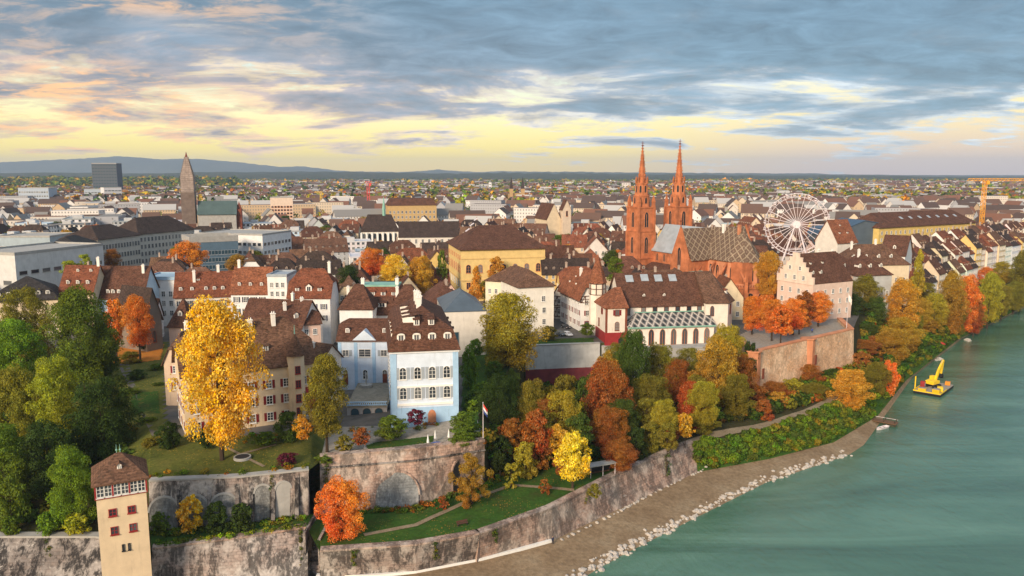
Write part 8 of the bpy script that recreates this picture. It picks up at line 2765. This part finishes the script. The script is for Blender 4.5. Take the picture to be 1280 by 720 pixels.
mb = MB(); mb.frustum(16, 1.55, -0.1, 1.5, 0.55); mb.build('basin', MATS['metal_grey'], cvr)
mb = MB(); mb.frustum(16, 1.62, 0.552, 1.2, 0.75); mb.build('cover', MATS['blue_cover'], cvr)
tag(cvr, 'round pool with bright blue cover at the terrace edge', 'pool', q=False)
# wooden bench on the lower lawn and round fountain basin on the upper lawn
p = at(578, 655, 8.2)
o = empty('bench', p, R(25))
mb = MB(); mb.box(-1.1, 1.1, -0.25, 0.25, 0.42, 0.5); mb.build('seat', MATS['timber'], o)
mb = MB(); mb.box(-1.1, 1.1, 0.24, 0.32, 0.55, 0.95); mb.build('backrest', MATS['timber'], o)
for x in (-0.9, 0.9):
    mb = MB(); mb.box(x - 0.06, x + 0.06, -0.22, 0.3, -0.05, 0.42); mb.build('leg', MATS['dark'], o)
tag(o, 'dark bench on the lower lawn below the terrace wall', 'bench', q=False)
p = at(303, 573, 18.6)
o = empty('fountain_basin', p, 0)
mb = MB(); mb.frustum(20, 1.7, -0.1, 1.7, 0.4); mb.build('rim', MATS['concrete'], o)
mb = MB(); mb.frustum(20, 1.4, 0.401, 1.4, 0.41); mb.build('water', MATS['dark'], o)
tag(o, 'round stone basin on the lawn before the manor', 'basin', q=False)
p = P_(458, 484, 18.95)
o = empty('courtyard_fountain', p, 0)
mb = MB(); mb.frustum(8, 1.6, -0.2, 1.7, 0.8); mb.build('trough', MATS['concrete'], o)
mb = MB(); mb.tube((0, 0, 0.6), (0, 0, 3.4), 0.22, 0.14, 8); mb.frustum(8, 0.4, 3.4, 0.1, 4.0); mb.build('column', MATS['concrete'], o)
tag(o, 'stone column fountain in the blue courtyard', 'fountain', q=False)

# ================================================================== HAZE
HAZE = 6.2e-5
m = bpy.data.materials.new('haze')
m.use_nodes = True
t = NT(m.node_tree)
vol = t.n('ShaderNodeVolumePrincipled', {'Color': (0.58, 0.74, 1.0, 1), 'Density': HAZE, 'Anisotropy': 0.0})
t.n('ShaderNodeOutputMaterial', {'Volume': vol.outputs[0]})
mb = MB()
mb.box(-21000, 21000, -900, 16600, -10, 345)
hz = mb.build('haze', m)
kind(hz, 'stuff')
tag(hz, 'thin blue evening haze over the town', 'haze', q=False)

# ================================================================== LABELS: repeats get their place in the row
ORD = ['first', 'second', 'third', 'fourth', 'fifth', 'sixth', 'seventh', 'eighth', 'ninth', 'tenth', 'eleventh', 'twelfth']
groups = {}
for o, base, a in LABELQ:
    groups.setdefault(base, []).append((proj(a)[0], o))
for base, lst in groups.items():
    if len(lst) == 1:
        continue
    lst.sort(key=lambda q: q[0])
    n = len(lst)
    for i, (px, o) in enumerate(lst):
        if n == 2:
            sfx = ('left one of two', 'right one of two')[i]
        elif i == 0:
            sfx = 'leftmost'
        elif i == n - 1:
            sfx = 'rightmost'
        else:
            sfx = f'{ORD[i] if i < 12 else str(i + 1) + "th"} from the left'
        o['label'] = f'{base}, {sfx}'
long_ = [o['label'] for o in bpy.data.objects if 'label' in o and len(o['label'].split()) > 16]
print('long labels', len(long_), long_[:5])
print('objects', len(bpy.data.objects))
